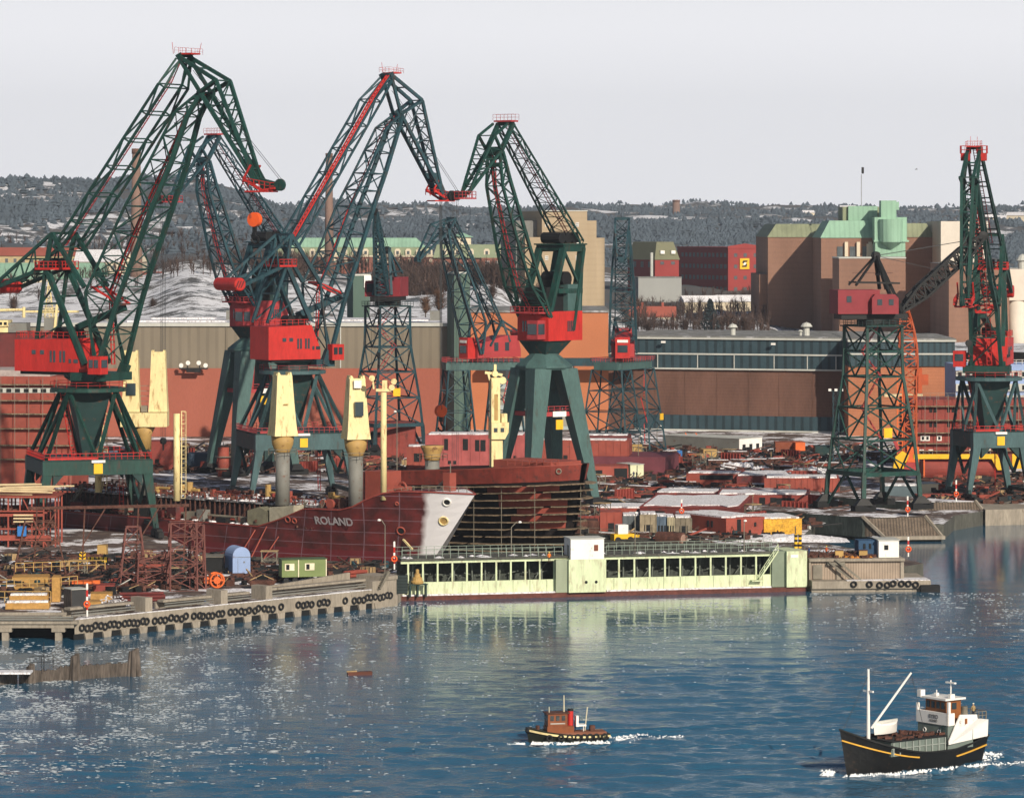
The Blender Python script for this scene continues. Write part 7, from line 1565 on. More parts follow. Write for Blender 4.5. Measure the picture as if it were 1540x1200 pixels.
blk('site_hut', 'low blue grey hut with snow roof inside the lattice tower base', 'hut', 1330, 1382, 731, 747, 6, mat('blue_grey_hut', (0.10, 0.14, 0.16)), 0, snow=1)
t = thing('excavator', 'yellow digger with raised red arm behind the lattice tower', 'digger', tuple(G(1352, 712)), 0)
q = MB(); q.extr([(-1.5, 0, .8), (1.2, 0, 1.2), (2.4, 0, 4.4), (.8, 0, 5.4), (-.8, 0, 4.0)], (0, 1.8, 0)); q.build('bucket', YELLOW, t); q = MB(); q.bar((2.2, 1, 1), (-1.4, 1, 8.5), .7); q.box2(1.2, 0, 0, 4, 2.4, 2.6); q.build('arm', RED2, t); q = MB(); q.box2(2.2, 2, 2.6, 5.0, 3.5, 6.2); q.build('panel', ORANGE, t)
# --- left edge: ship block and its superstructure
t, w_, h = blk('ship_block', 'tall red ship block with window band and ledges behind the nearest crane', 'ship block', -60, 108, 566, 741, 20, PRIMERL, -4)
f_ = lambda py: h * (741 - py) / 175
q = MB()
for py in (578, 602, 622, 644, 669, 690): q.box2(0, -1.2, f_(py) - .12, w_ + .3, -.05, f_(py) + .12)
q.build('scaffold_planks', mat('scaffold_planks_old', (0.2, .15, .1)), t)
q = MB(); q.box2(0, -.1, f_(590.5), w_, -.02, f_(583)); b2 = q.build('window_band', TRIM, t)
for i in range(12): q = MB(); q.box((1.2 + i * 1.95, -.15, f_(587)), (1.1, .08, .8)); q.build('window', DARK, b2)
q = MB(); q.box2(0, .5, h + .01, w_ - 5, 18, h + 1.4); q.build('snowy_top', mat('dirty_snow_top', (0.45, 0.38, 0.36), .9, .3, .7), t)
q = MB()
for i in range(9): x = w_ * i / 8; q.tube((x, -1.2, 0), (x, -1.2, h), .07, 4)
q.build('scaffold_poles', SCAF, t)
t = thing('ship_superstructure', 'cream ship upperworks with boom and lattice mast above the hall roof, far left', 'superstructure', (XP(0, 900), 900, 3)); z = lambda py: ZP(py, 900) - 3; x = lambda px: XP(px, 900) - XP(0, 900)
q = MB(); q.box2(x(-30), 0, z(500), x(12), 8, z(482)); q.box2(x(-30), -.5, z(491), x(13), -.02, z(489)); q.build('bridge', CREAM, t)
for i in range(5): q = MB(); q.box((x(-20 + i * 7), -.06, z(487)), (.7, .1, .8)); q.build('window', DARK, t)
q = MB(); q.tube((x(-30), 1, z(467.5)), (x(33), 1, z(466)), .35, 8); q.tube((x(38), 1, z(469)), (x(118), 1, z(469)), .3, 8); q.tube((x(35), 1, z(478)), (x(35), 1, z(462)), .4, 8); q.build('derrick_boom', CREAM, t)
q = MB(); q.box2(x(12.2), 0, z(500), x(40), 7, z(486)); q.box2(x(66), 0, z(500), x(90), 5, z(478)); q.build('deck_house', GREYP, t)
st = [[V((x(66) + dx * 1.1 * (1 - k / 9) + 1, 2 + dy * 1.1 * (1 - k / 9), z(478) + (z(424) - z(478)) * k / 8)) for dx, dy in ((-1, -1), (1, -1), (1, 1), (-1, 1))] for k in range(9)]
q = MB(); q.lattice(st, .14, .1); q.rail([(x(62), 0, z(478)), (x(86), 0, z(478))], 1.2, .8, .08); q.rail([(x(62), 0, z(470)), (x(86), 0, z(470))], 1.2, .8, .08); q.bar((x(86), 0, z(458)), (x(82), 0, z(500)), .6); q.bar((x(60), 0, z(457)), (x(87), 0, z(457)), .3); q.build('lattice_mast', CREAM, t)
q = MB(); q.box2(x(-30), .5, 0, x(100), 7.5, z(500) - .02); q.build('hull_body', PRIMERD, t)
# --- middle red blocks behind the ships
blk('ship_block', 'dark red boxy ship block before the far lattice tower', 'ship block', 546, 624, 636, 690, 10, PRIMER, 0, ribs=7, openings=((.15, .5, 1.6, 5), (.3, .7, 4, .5)))
blk('ship_block', 'pinkish red deckhouse block behind the cream crane, with small dark windows', 'ship block', 640, 790, 654, 725, 14, mat('pink_primer', (0.42, 0.105, 0.10), .8, .22), -4, ribs=11, snow=.6, openings=((.10, .3, 1, 1), (.24, .42, .7, .8), (.29, .42, .7, .8), (.2, .8, 1.2, 2.6), (.4, .8, 1.2, 2.6), (.55, .78, 2.4, 2.6), (.75, .8, 1.2, 2.4), (.9, .45, .8, 2.6)))
blk('ship_block', 'long red block with railings between the tetrapod legs', 'ship block', 792, 945, 662, 712, 12, PRIMERL, -6, ribs=14, snow=.5, openings=((.3, .5, 5, .9), (.5, .3, 4, .7)))
blk('ship_block', 'dark walled red block with slanting top behind the right leg', 'ship block', 868, 945, 655, 700, 10, PRIMERD, -6, ribs=8, snow=.5)
blk('ship_block', 'low red block with dark openings left of the deckhouse block', 'ship block', 612, 690, 672, 712, 10, PRIMERL, 0, ribs=8, snow=.6, openings=((.2, .6, 2, 2), (.5, .6, 2, 2), (.8, .4, 2, 2)))
blk('container', 'dark blue container left of the red cylinder', 'container', 282, 318, 682, 707, 6, mat('dark_blue_paint', (0.035, 0.06, 0.10)), 0, ribs=6)
blk('ship_block', 'dark red housing behind the cream mast with ladder', 'ship block', 198, 262, 664, 706, 8, PRIMER, 0, openings=((.2, .6, 1, 2), (.6, .3, 1, 1)))
t = thing('steel_cylinder', 'upright red steel cylinder section with scaffold rings', 'cylinder', tuple(G(336, 716)))
q = MB(); q.lathe((0, 0, 0), [(1.35, 0), (1.35, 6.8)], 18); q.build('shell', PRIMERL, t, smooth=True); q = MB(); q.torus((0, 0, 4.6), 1.9, .15, (1, 0, 0), (0, 1, 0), 14, 4); q.torus((0, 0, 1.8), 1.9, .15, (1, 0, 0), (0, 1, 0), 14, 4); q.build('scaffold_ring', SCAF, t)
for px, pb, L, m_, lb in ((430, 706, 6.5, ORANGE, 'bright orange pipe length behind the deck crane pedestal'), (458, 706, 5, RUST, 'rusty grey pipe length right of the orange one')):
    t = thing('pipe_section', lb, 'pipe', tuple(G(px, pb))); q = MB(); q.lathe((0, 0, .9), [(.9, 0), (.9, L * .55)], 14, 'x'); q.build('shell', m_, t, smooth=True)
# --- left quay things
t = thing('work_platform', 'open red staging with pale timber poles heaped on top, left edge', 'platform', tuple(G(-40, 822))); w_ = XP(84, YG(822)) - XP(-40, YG(822)); h = (822 - 748) * YG(822) / F
q = MB(); q.box2(-.2, -1.2, h, w_ + .4, 10, h + .25); q.box2(-.2, -.9, 1.2, w_ * .95, -.7, 2.2)
for i in range(8):
    x = w_ * i / 7
    for y in (-.6, 4, 9): q.bar((x, y, 0), (x, y, h), .28)
for z_ in (h * .35, h * .68): q.box2(0, -.8, z_, w_ * .9, -.5, z_ + .3); q.box2(0, 4, z_, w_, 4.3, z_ + .2)
q.bar((0, -.6, 0), (w_ * .3, -.6, h), .2); q.bar((w_ * .6, -.6, h), (w_ * .9, -.6, 0), .2)
q.box2(w_ * .3, -.8, h * .62, w_ * .85, -.2, h * .74); q.build('red_frame', PRIMERL, t)
q = MB(); random.seed(19)
for k in range(120): a = random.uniform(.2, .8); q.box((random.uniform(0, w_), random.uniform(0, 9), random.choice([0, h * .36, h * .7]) + a * .5), (a * 2, a, a), random.random())
q.build('stored_parts', RUST, t, kind='stuff')
q = MB(); random.seed(2)
for k in range(16): x = random.uniform(-2, 6); y = random.uniform(-1, 8); z_ = h + .5 + random.random() * 1.3; q.tube((x, y, z_), (x + random.uniform(9, 13), y + random.uniform(-1, 1), z_ + random.uniform(-.3, .3)), .16, 6)
q.build('timber_poles', mat('pale_planks', (0.62, 0.50, 0.30)), t)
q = MB(); q.box2(w_ * .55, -1.9, 2.1, w_ * .55 + 1.6, -.95, 3.9); q.build('blue_crate', BLUE, t)
q = MB()
for k in range(3): q.box2(w_ * .5, -1.7, 4.6 + k * .6, w_ * .5 + 3.6, -.95, 4.85 + k * .6)
q.build('plank_bundle', mat('pale_planks', (0.62, 0.50, 0.30)), t)
def trestle(label, px, pb, w_, d, h, m_, lean=.35, levels_=4, yaw=10):
    t = thing('steel_trestle', label, 'trestle', tuple(G(px, pb)), R(yaw)); st = []
    for k in range(levels_ + 1): f = k / levels_; s_ = 1 - lean * f; st.append([V((x * w_ / 2 * s_, y * d / 2 * s_, h * f)) for x, y in ((-1, -1), (1, -1), (1, 1), (-1, 1))])
    q = MB(); q.lattice(st, .24, .15); q.build('frame', m_, t); return t
trestle('tall dark steel trestle at the left behind the ochre pallets', 60, 868, 9.0, 6, 9.4, RUST, .45, 3, 8)
trestle('red brown steel trestle left of the twin lattice stands', 200, 884, 4.6, 4, 10, mat('red_brown_steel', (0.17, 0.065, 0.055), .8, .3, .8), .5)
trestle('wide red brown steel trestle between the other stands', 228, 884, 5.0, 5, 6, MATS['red_brown_steel'], .1)
trestle('red brown lattice stand nearest the black wall', 275, 887, 4.4, 4, 11, MATS['red_brown_steel'], .05, 5)
trestle('lattice stand with leaning post right beside the black wall', 296, 884, 2.6, 4, 10.4, MATS['red_brown_steel'], .2, 5)
t = thing('gantry_trestle', 'dark overhead trestle beam spanning before the ship hull, left', 'trestle', tuple(G(150, 866)), R(6))
q = MB(); q.bar2((-12, 0, 11.5), (15, 0, 11.8), .5, .5)
for x in (-11, -3, 6, 14): q.bar((x, 0, 0), (x + .5, 0, 11.5), .25); q.bar((x, 0, 5), (x + 4, 0, 11.5), .2)
q.build('frame', RUST, t)
t = thing('arched_shed', 'light blue shed with rounded arch roof on the snowy quay', 'shed', tuple(G(350, 869)), R(-16 + 38))
q = MB(); n = 12; prof = [(0, 0), (0, 3.6)] + [(1.55 - 1.55 * math.cos(math.pi * k / n), 3.6 + 1.55 * math.sin(math.pi * k / n)) for k in range(1, n)] + [(3.1, 3.6), (3.1, 0)]
q.extr([(x, 0, z_) for x, z_ in prof], (0, 4.4, 0)); b_ = q.build('shell', LBLUE, t)
q = MB(); q.box((1.55, -.03, 3.45), (3.1, .06, .06)); q.box((2.0, -.04, 2.6), (.25, .06, .25)); q.box((.9, -.03, 1.6), (.04, .06, 3.1)); q.build('door_seams', GREYP, b_)
blk('dark_screen', 'black open fronted bay left of the arched shed', 'bay', 305, 334, 838, 868, 5, BLACK, 0, roof=SCAF)
t, w_, h = blk('site_trailer', 'moss green site trailer with two cream framed windows on wheels', 'trailer', 424, 491, 842, 868, 3.0, mat('moss_green', (0.20, 0.26, 0.10), .7, .12), 14, z=4.2, roof=mat('dark_green_roof', (0.08, 0.12, 0.06)))
for fx in (.17, .62):
    q = MB(); q.box((w_ * fx, -.05, h * .58), (1.6, .1, 1.15)); f_ = q.build('window', mat('window_cream', (0.75, 0.68, 0.5)), t); q = MB(); q.box((w_ * fx - .3, -.12, h * .58), (.55, .06, .85)); q.build('pane', DARK, f_)
q = MB(); q.box((w_ * .37, -.05, h * .5), (.15, .1, h)); q.box((w_ - .06, -.05, h * .5), (.15, .1, h)); q.build('corner_trim', MATS['window_cream'], t)
for fx in (.1, .3, .7, .9): q = MB(); q.lathe((w_ * fx, .2, -.55), [(.45, 0), (.45, .3)], 12, 'y'); q.build('wheel', RUBBER, t)
t = thing('waste_skip', 'dark empty steel skip on the snow right of the arched shed', 'skip', tuple(G(394, 885)), R(8))
q = MB(); q.hexa([(-1.6, -.8, 0), (1.6, -.8, 0), (1.6, .8, 0), (-1.6, .8, 0)], [(-2.3, -1.1, 1.4), (2.3, -1.1, 1.4), (2.3, 1.1, 1.4), (-2.3, 1.1, 1.4)]); q.build('tub', RUST, t); q = MB(); q.bar((-2, 0, 1.4), (0, 0, 2.3), .12); q.bar((2, 0, 1.4), (.3, 0, 2.2), .12); q.build('handle', TIMBER, t)
for px, lb in ((309, 'left orange cable reel on the quay by the lattice stands'), (325, 'right orange cable reel on the quay by the black bay')):
    t = thing('cable_reel', lb, 'cable reel', tuple(G(px, 884)), R(20)); 
    for y in (-.7, .7): q = MB(); q.torus((0, y, 1.3), 1.15, .16, (1, 0, 0), (0, 0, 1), 18, 6); q.bar((-1.1, y, 1.3), (1.1, y, 1.3), .14); q.bar((0, y, .2), (0, y, 2.4), .14); q.build('flange', ORANGE if px > 310 else RUST, t)
    q = MB(); q.tube((0, -.7, 1.3), (0, .7, 1.3), .6, 12); q.build('drum', ORANGE, t)
# ochre pallets / boxes at the left
random.seed(77)
OC2 = mat('ochre_pallet', (0.48, 0.27, 0.08), .75, .2, .6, fine=.12)
for i, (a, b_, pt_, pb, lb) in enumerate([(18, 72, 868, 882, 'upper ochre steel pallet with red brown side at the left'), (22, 72, 882, 893, 'middle ochre steel pallet of the left pile'), (14, 72, 896, 908, 'lower ochre steel pallet with snow edge'), (8, 74, 907, 916, 'lowest ochre steel pallet at the jetty edge'), (140, 172, 880, 893, 'red brown box on ochre pallets right of the striped post'), (136, 168, 893, 905, 'ochre box under the red brown one'), (132, 152, 905, 915, 'small ochre box beside the snow heap'), (78, 90, 868, 905, 'narrow upright ochre frame beside the pallets')]):
    blk('steel_pallet', lb, 'pallet', a, b_, pt_, pb, 5.5 - .6 * i if i < 4 else 4, OC2 if i != 4 else PRIMER, 4, z=3.1, snow=(.5 if i in (2, 3) else 0), ribs=0)
t = thing('guard_railing', 'ochre guard railing around the pallet pile, lower left', 'frame', tuple(G(40, 905)))
q = MB(); q.rail([(-9, -1, 2.2), (3, -1, 2.4), (8, 0, 2.8)], 1.3, 1.2, .08); q.rail([(-2, 2, 4.5), (12, 3, 4.9)], 1.4, 1.4, .08); q.rail([(-9, -1.5, 0), (4, -1.5, 0)], 1.8, 1.4, .08); q.build('rails', OCHRE, t)
blk('orange_beam', 'long bright orange beam lying on the pallets', 'beam', 108, 150, 873, 878, 1.2, ORANGE, 2, z=5.0)
t, w_, h = blk('tool_shed', 'dark plank shed with grey side on the left quay', 'shed', 108, 131, 887, 917, 3.2, mat('dark_planks', (0.05, 0.052, 0.055), .9, .2), 30, roof=TRIM)
q = MB(); q.box2(-.05, .05, 0, -.01, 3.1, h - .05); q.build('plank_side', TIMBERD, t)
blk('warning_barrier', 'yellow and black striped barrier on the snowy quay', 'barrier', 132, 162, 838, 850, .5, mat('warning_stripes', (0.75, 0.5, 0.03), .6, .1, stripes=('x', .75, .95)), 0)
blk('crate_row', 'low row of grey crates before the pink deckhouse block', 'crates', 700, 742, 704, 714, 3, GREYP, 0, z=3.2, ribs=6, snow=1)
t = thing('chevron_board', 'upright yellow board with black chevrons on the quay', 'board', tuple(G(124, 856)))
q = MB(); q.box2(-.55, 0, 0, .55, .15, 3.0); b_ = q.build('board', YELLOW, t)
for k in range(4): q = MB(); z_ = .5 + k * .65; q.extr([(-.55, -.03, z_ + .35), (0, -.03, z_), (.55, -.03, z_ + .35), (.55, -.03, z_ + .6), (0, -.03, z_ + .25), (-.55, -.03, z_ + .6)], (0, .02, 0)); q.build('chevron', BLACK, b_)
blk('steel_tank', 'orange ochre tank block behind the striped barrier', 'tank', 146, 160, 820, 838, 2.4, OCHRE, 0, z=3.2)
t = thing('pipe_bundle', 'bundle of brown pipes lying in snow on the left quay', 'pipes', tuple(G(212, 905)), R(4))
q = MB(); random.seed(6)
for k in range(9): q.tube((-3 + random.uniform(-.5, .5), (k % 4) * .5, .3 + (k // 4) * .5), (3.5 + random.uniform(-.5, .5), (k % 4) * .5, .35 + (k // 4) * .5), .24, 8)
q.build('pipes', PRIMERD, t)
q = MB(); random.seed(14)
for k in range(260):
    a = random.random() ** .7; th = random.random() * 6.28; x = -1 + 5.0 * a * math.cos(th); y = 1.6 * a * math.sin(th); z_ = max(0, 2.2 * (1 - a) * random.random()); r = random.uniform(.15, .5); q.add([(x + random.uniform(-r, r), y + random.uniform(-r, r), z_ + random.uniform(-r, r) * .6) for _ in range(4)], [(0, 1, 2), (0, 2, 3), (0, 3, 1), (1, 3, 2)])
p = G(180, 914); q.v = [(x + p.x, y + p.y, z_ + 3.1) for x, y, z_ in q.v]
q.build('rubble_heap', SNOW, label='heap of snowy rubble spilling onto the left quay edge', cat='rubble', kind='stuff')
# lamps
def lamp(px, pb, ptop, label, z=3.0, arm=-1.0, Y=None):
    Y = Y or YG(pb, z); h = ZP(ptop, Y) - z; t = thing('lamp_post', label, 'lamp post', (XP(px, Y), Y, z))
    q = MB(); q.tube((0, 0, 0), (0, 0, h - 1), .11, 6, .08); q.tube((0, 0, h - 1), (arm * .6, 0, h), .08, 6); q.build('pole', SCAF, t)
    q = MB(); q.lathe((arm * .9, 0, h - .1), [(.1, -.2), (.3, -.12), (.28, .1), (.05, .2)], 8); q.build('lamp_head', WHITE, t); return t
lamp(579, 866, 781, 'slender lamp post in front of the ROLAND bow', 3.0, -1.1, 612)
lamp(769, 850, 784, 'leaning lamp post at the gate before the bare hull', 6.85, 1.6, 614)
lamp(955, 850, 770, 'thin pale pole on the right half of the dock gate', 6.85, .2, 616)
lamp(1119, 850, 782, 'thin pole near the right end of the dock gate', 6.85, .2, 619)
lamp(988, 676, 640, 'small lamp post right of the far lattice crane', 3.0, 1, None)
lamp(960, 712, 655, 'lamp post behind the cream container', 3.0, .8, None)
lamp(597, 720, 618, 'tall lamp post rising behind the ROLAND forecastle', 9, -.4, 690)
t = thing('floodlight_mast', 'lattice floodlight mast before the brown brick hall', 'mast', tuple(G(1257, 700)))
q = MB(); h = ZP(590, YG(700)) - 3; q.lattice([[V((x * .7, y * .7, h * k / 12)) for x, y in ((-1, -1), (1, -1), (1, 1), (-1, 1))] for k in range(13)], .16, .1); q.bar((-1.6, 0, h + .3), (1.8, 0, h + .3), .2); q.build('lattice', BLUEG, t)
for x in (-1.5, 0, 1.4): q = MB(); q.box((x, -.3, h + .6), (.7, .4, .6)); q.build('floodlight', WHITE, t)
t = thing('lamp_cluster', 'cluster of white floodlights fixed high on the pink hall wall', 'lamp', tuple(W(291, 549, 1022)))
q = MB(); q.bar((-4, 0, -1), (4, 0, -1), .4); q.bar((-1.7, 0, -.9), (-1.7, 0, .9), .3); q.bar((1.7, 0, -.9), (1.7, 0, .9), .3); q.bar((-2, 0, -1), (-2, 3.0, -1), .3); q.bar((2, 0, -1), (2, 3.0, -1), .3); q.box((0, 0, -1.6), (4, .8, .9)); q.build('frame', BLACK, t)
for x in (-3.4, -1.5, 1.5, 3.4): q = MB(); q.lathe((x, -.4, .6 if abs(x) < 2 else -.1), [(.35, .5), (.65, 0)], 10, 'y'); q.build('floodlight', WHITE, t)
# repeated medium pieces over the right and middle yard
random.seed(55)
def region(kind):
    while True:
        if kind == 'e': px, py = random.uniform(880, 1250), random.uniform(690, 815)
        elif kind == 'n': px, py = random.uniform(900, 1540), random.uniform(672, 700)
        elif kind == 'm': px, py = random.uniform(200, 900), random.uniform(672, 712)
        elif kind == 'w': px, py = random.uniform(0, 590), random.uniform(838, 908)
        elif kind == 'r': px, py = random.uniform(1390, 1540), random.uniform(715, 760)
        p = G(px, py)
        if kind == 'e' and p.x > 11 and (p.y - 693) < -(p.x - 11) * .95 + 4: continue
        if kind == 'e' and py > 815 - (px - 1150) * .3 and px > 1150: continue
        if kind == 'w' and (py > 905 - px * .07): continue
        if kind == 'w' and px > 340 and py < 852: continue
        return p
proto = {}
def make(kind):
    if kind == 'plates':
        t = thing('plate_stack', 'stack of rusty steel plates dusted with snow in the yard', 'steel plates', (0, 0, 0), 0, 'plate stacks in the yard'); q = MB()
        for k in range(4): q.box2(-3.2 + .2 * k, -1.3, .15 + k * .22, 3.0 + .1 * k, 1.2, .32 + k * .22)
        q.build('plates', RUST, t); q = MB(); q.box2(-2.6, -1.0, 1.0, 2.4, .9, 1.12); q.build('snow_cover', SNOW, t)
    elif kind == 'pipes':
        t = thing('pipe_bundle', 'bundle of red primed pipes lying in the yard', 'pipes', (0, 0, 0), 0, 'pipe bundles in the yard'); q = MB()
        for k in range(6): q.tube((-3, (k % 3) * .6 - .6, .3 + (k // 3) * .55), (3, (k % 3) * .6 - .6, .3 + (k // 3) * .55), .27, 8)
        q.build('pipes', PRIMERL, t)
    elif kind == 'panel':
        t = thing('bulkhead_section', 'upright stiffened red steel panel standing in the yard', 'steel panel', (0, 0, 0), 0, 'stiffened panels in the yard'); q = MB(); q.box2(-3, -.1, 0, 3, .1, 2.6)
        for k in range(7): q.box2(-2.9 + k * .95, -.4, .1, -2.8 + k * .95, -.11, 2.5)
        q.build('panel', PRIMER, t); q = MB(); q.bar((-2, 0, 2.2), (-2.2, 1.6, 0), .15); q.bar((2, 0, 2.2), (2.2, 1.6, 0), .15); q.build('prop', SCAF, t)
    elif kind == 'crate':
        t = thing('timber_crate', 'plain timber crate standing in the yard clutter', 'crate', (0, 0, 0), 0, 'timber crates in the yard'); q = MB(); q.box2(-.9, -.8, .15, .9, .8, 1.5); q.build('body', TIMBER, t); q = MB()
        for x in (-.85, 0, .85): q.box2(x - .08, -.87, .1, x + .08, -.81, 1.55)
        q.build('battens', TIMBERD, t)
    elif kind == 'drum':
        t = thing('oil_drum', 'upright steel drum standing in the yard clutter', 'drum', (0, 0, 0), 0, 'drums in the yard'); q = MB(); q.lathe((0, 0, 0), [(.5, 0), (.5, .55), (.54, .6), (.5, .65), (.5, 1.3), (.44, 1.32)], 12); q.build('shell', BLUEG, t)
    elif kind == 'frame':
        t = thing('scaffold_stand', 'small open scaffold stand among the yard clutter', 'scaffold', (0, 0, 0), 0, 'scaffold stands in the yard'); q = MB(); q.lattice([[V((x * 1.3, y * 1, 1.5 * k)) for x, y in ((-1, -1), (1, -1), (1, 1), (-1, 1))] for k in range(3)], .13, .09); q.build('frame', SCAF, t); q = MB(); q.box2(-1.5, -1.1, 3.02, 1.5, 1.1, 3.15); q.build('planks', TIMBER, t)
    elif kind == 'trough':
        t = thing('steel_girder', 'red primed girder length lying in the yard', 'girder', (0, 0, 0), 0, 'girders in the yard'); q = MB(); q.box2(-4, -.4, .2, 4, .4, .3); q.box2(-4, -.06, .31, 4, .06, 1.2); q.box2(-4, -.4, 1.21, 4, .4, 1.32); q.build('girder', PRIMERL, t)
    return t
plan = [('plates', 'e', 44), ('plates', 'm', 8), ('plates', 'n', 8), ('plates', 'w', 5), ('pipes', 'e', 8), ('pipes', 'm', 5), ('pipes', 'w', 3), ('panel', 'e', 16), ('panel', 'm', 14), ('panel', 'n', 4), ('crate', 'e', 12), ('crate', 'w', 12), ('crate', 'm', 6), ('crate', 'r', 4), ('drum', 'e', 14), ('drum', 'w', 12), ('drum', 'r', 4), ('frame', 'e', 12), ('frame', 'm', 18), ('frame', 'w', 3), ('trough', 'e', 18), ('trough', 'm', 5), ('trough', 'r', 3)]
for kind, reg, n in plan:
    for k in range(n):
        p = region(reg)
        a = random.choice([-.7, -.65, .85, 0, -.1]) + random.uniform(-.1, .1)
        if kind not in proto: proto[kind] = make(kind); proto[kind].location = p; proto[kind].rotation_euler = (0, 0, a)
        else: copy_tree(proto[kind], p, a)
# fine clutter nobody could count
def scatter(name, label, m_, n, regs, smin, smax, seed, flat=1.0, cat='scrap', sticks=.3):
    random.seed(seed); q = MB()
    for k in range(n):
        p = region(random.choice(regs)); a = random.uniform(smin, smax); r = random.random() * 3.14
        if random.random() < sticks: L = a * random.uniform(3, 9); d = V((math.cos(r), math.sin(r), random.uniform(-.1, .5) * (1 if L < 4 else .3))); q.bar(p + V((0, 0, a * .4)), p + d * L + V((0, 0, a * .6)), a * .28)
        else: q.box((p.x, p.y, p.z + a * flat * .5), (a * random.uniform(.7, 2.6), a, a * flat * random.uniform(.5, 1.5)), r)
    q.build(name, m_, label=label, cat=cat, kind='stuff')
RG = ['e', 'e', 'e', 'm', 'm', 'w', 'w', 'n', 'r']
scatter('rusty_scrap', 'rusty scrap and small parts strewn all over the yard', RUST, 3800, RG, .25, 1.1, 1)
scatter('dark_scrap', 'black machinery scraps strewn all over the yard', BLACK, 3300, RG, .25, 1.2, 2)
scatter('red_scrap', 'red primed offcuts strewn all over the yard', PRIMERL, 330, ['e', 'e', 'm', 'n', 'r'], .25, 1.3, 3)
scatter('timber_scrap', 'pale timber offcuts strewn all over the yard', TIMBER, 700, RG, .2, .7, 4, sticks=.6, cat='timber offcuts')
scatter('pale_scrap', 'light grey bits and fittings strewn all over the yard', TRIM, 700, RG, .2, .6, 5)
random.seed(6); q = MB()
for k in range(1500):
    p = region(random.choice(['e', 'e', 'w', 'w', 'n', 'r', 'm'])); a = random.uniform(.3, 1.6); n = 7; t0 = random.random() * 6; ring = [(p.x + a * random.uniform(.7, 2.2) * math.cos(t0 + 6.283 * j / n), p.y + a * random.uniform(.7, 1.5) * math.sin(t0 + 6.283 * j / n), p.z + .01) for j in range(n)]; q.add(ring + [(p.x, p.y, p.z + a * random.uniform(.15, .4))], [(j, (j + 1) % n, n) for j in range(n)])
q.build('snow_lumps', SNOW, label='lumps and drifts of dirty snow across the yard', cat='snow', kind='stuff')
for (px, pb, w_, h, d, lb) in ((1110, 706, 11, 2.6, 4, 'big heap of cleared snow in the right yard'), (1142, 709, 7, 1.8, 3, 'smaller heap of cleared snow in the right yard'), (1215, 713, 13, 2.4, 4, 'grey snow heap left of the lattice tower'), (1180, 812, 22, 1.4, 5, 'snow bank below the yellow tarpaulin'), (1240, 812, 9, .8, 4, 'low snow bank by the pier inlet'), (392, 889, 15, .5, 3, 'flat snow drift before the arched blue shed'), (58, 850, 16, 1.0, 4, 'snow drift behind the dark trestle at the left'), (150, 852, 10, .7, 3, 'snow strip under the striped barrier'), (470, 880, 16, .4, 2.5, 'flat snow drift below the green trailer'), (200, 866, 9, .8, 3, 'snow drift between the red brown trestles'), (930, 742, 14, .8, 6, 'snow drift left of the long snowy roof'), (1000, 733, 12, .6, 5, 'snow streak behind the long snowy roof')):
    random.seed(px); q = MB(); c = G(px, pb); nx, ny = 26, 8; vs = []
    for i in range(nx + 1):
        for j in range(ny + 1):
            u, v_ = i / nx * 2 - 1, j / ny * 2 - 1; e = max(0, 1 - u * u) * max(0, 1 - v_ * v_); vs.append((c.x + u * w_ / 2, c.y + v_ * d, c.z + h * e ** .6 * (.6 + .5 * abs(mnoise.noise((u * 4 + px, v_ * 3, 0)))) + random.uniform(-.1, .1) * e + (0 if e else -.05)))
    q.add(vs, [(i * (ny + 1) + j, (i + 1) * (ny + 1) + j, (i + 1) * (ny + 1) + j + 1, i * (ny + 1) + j + 1) for i in range(nx) for j in range(ny)]); q.build('snow_heap', SNOW, label=lb, cat='snow heap')
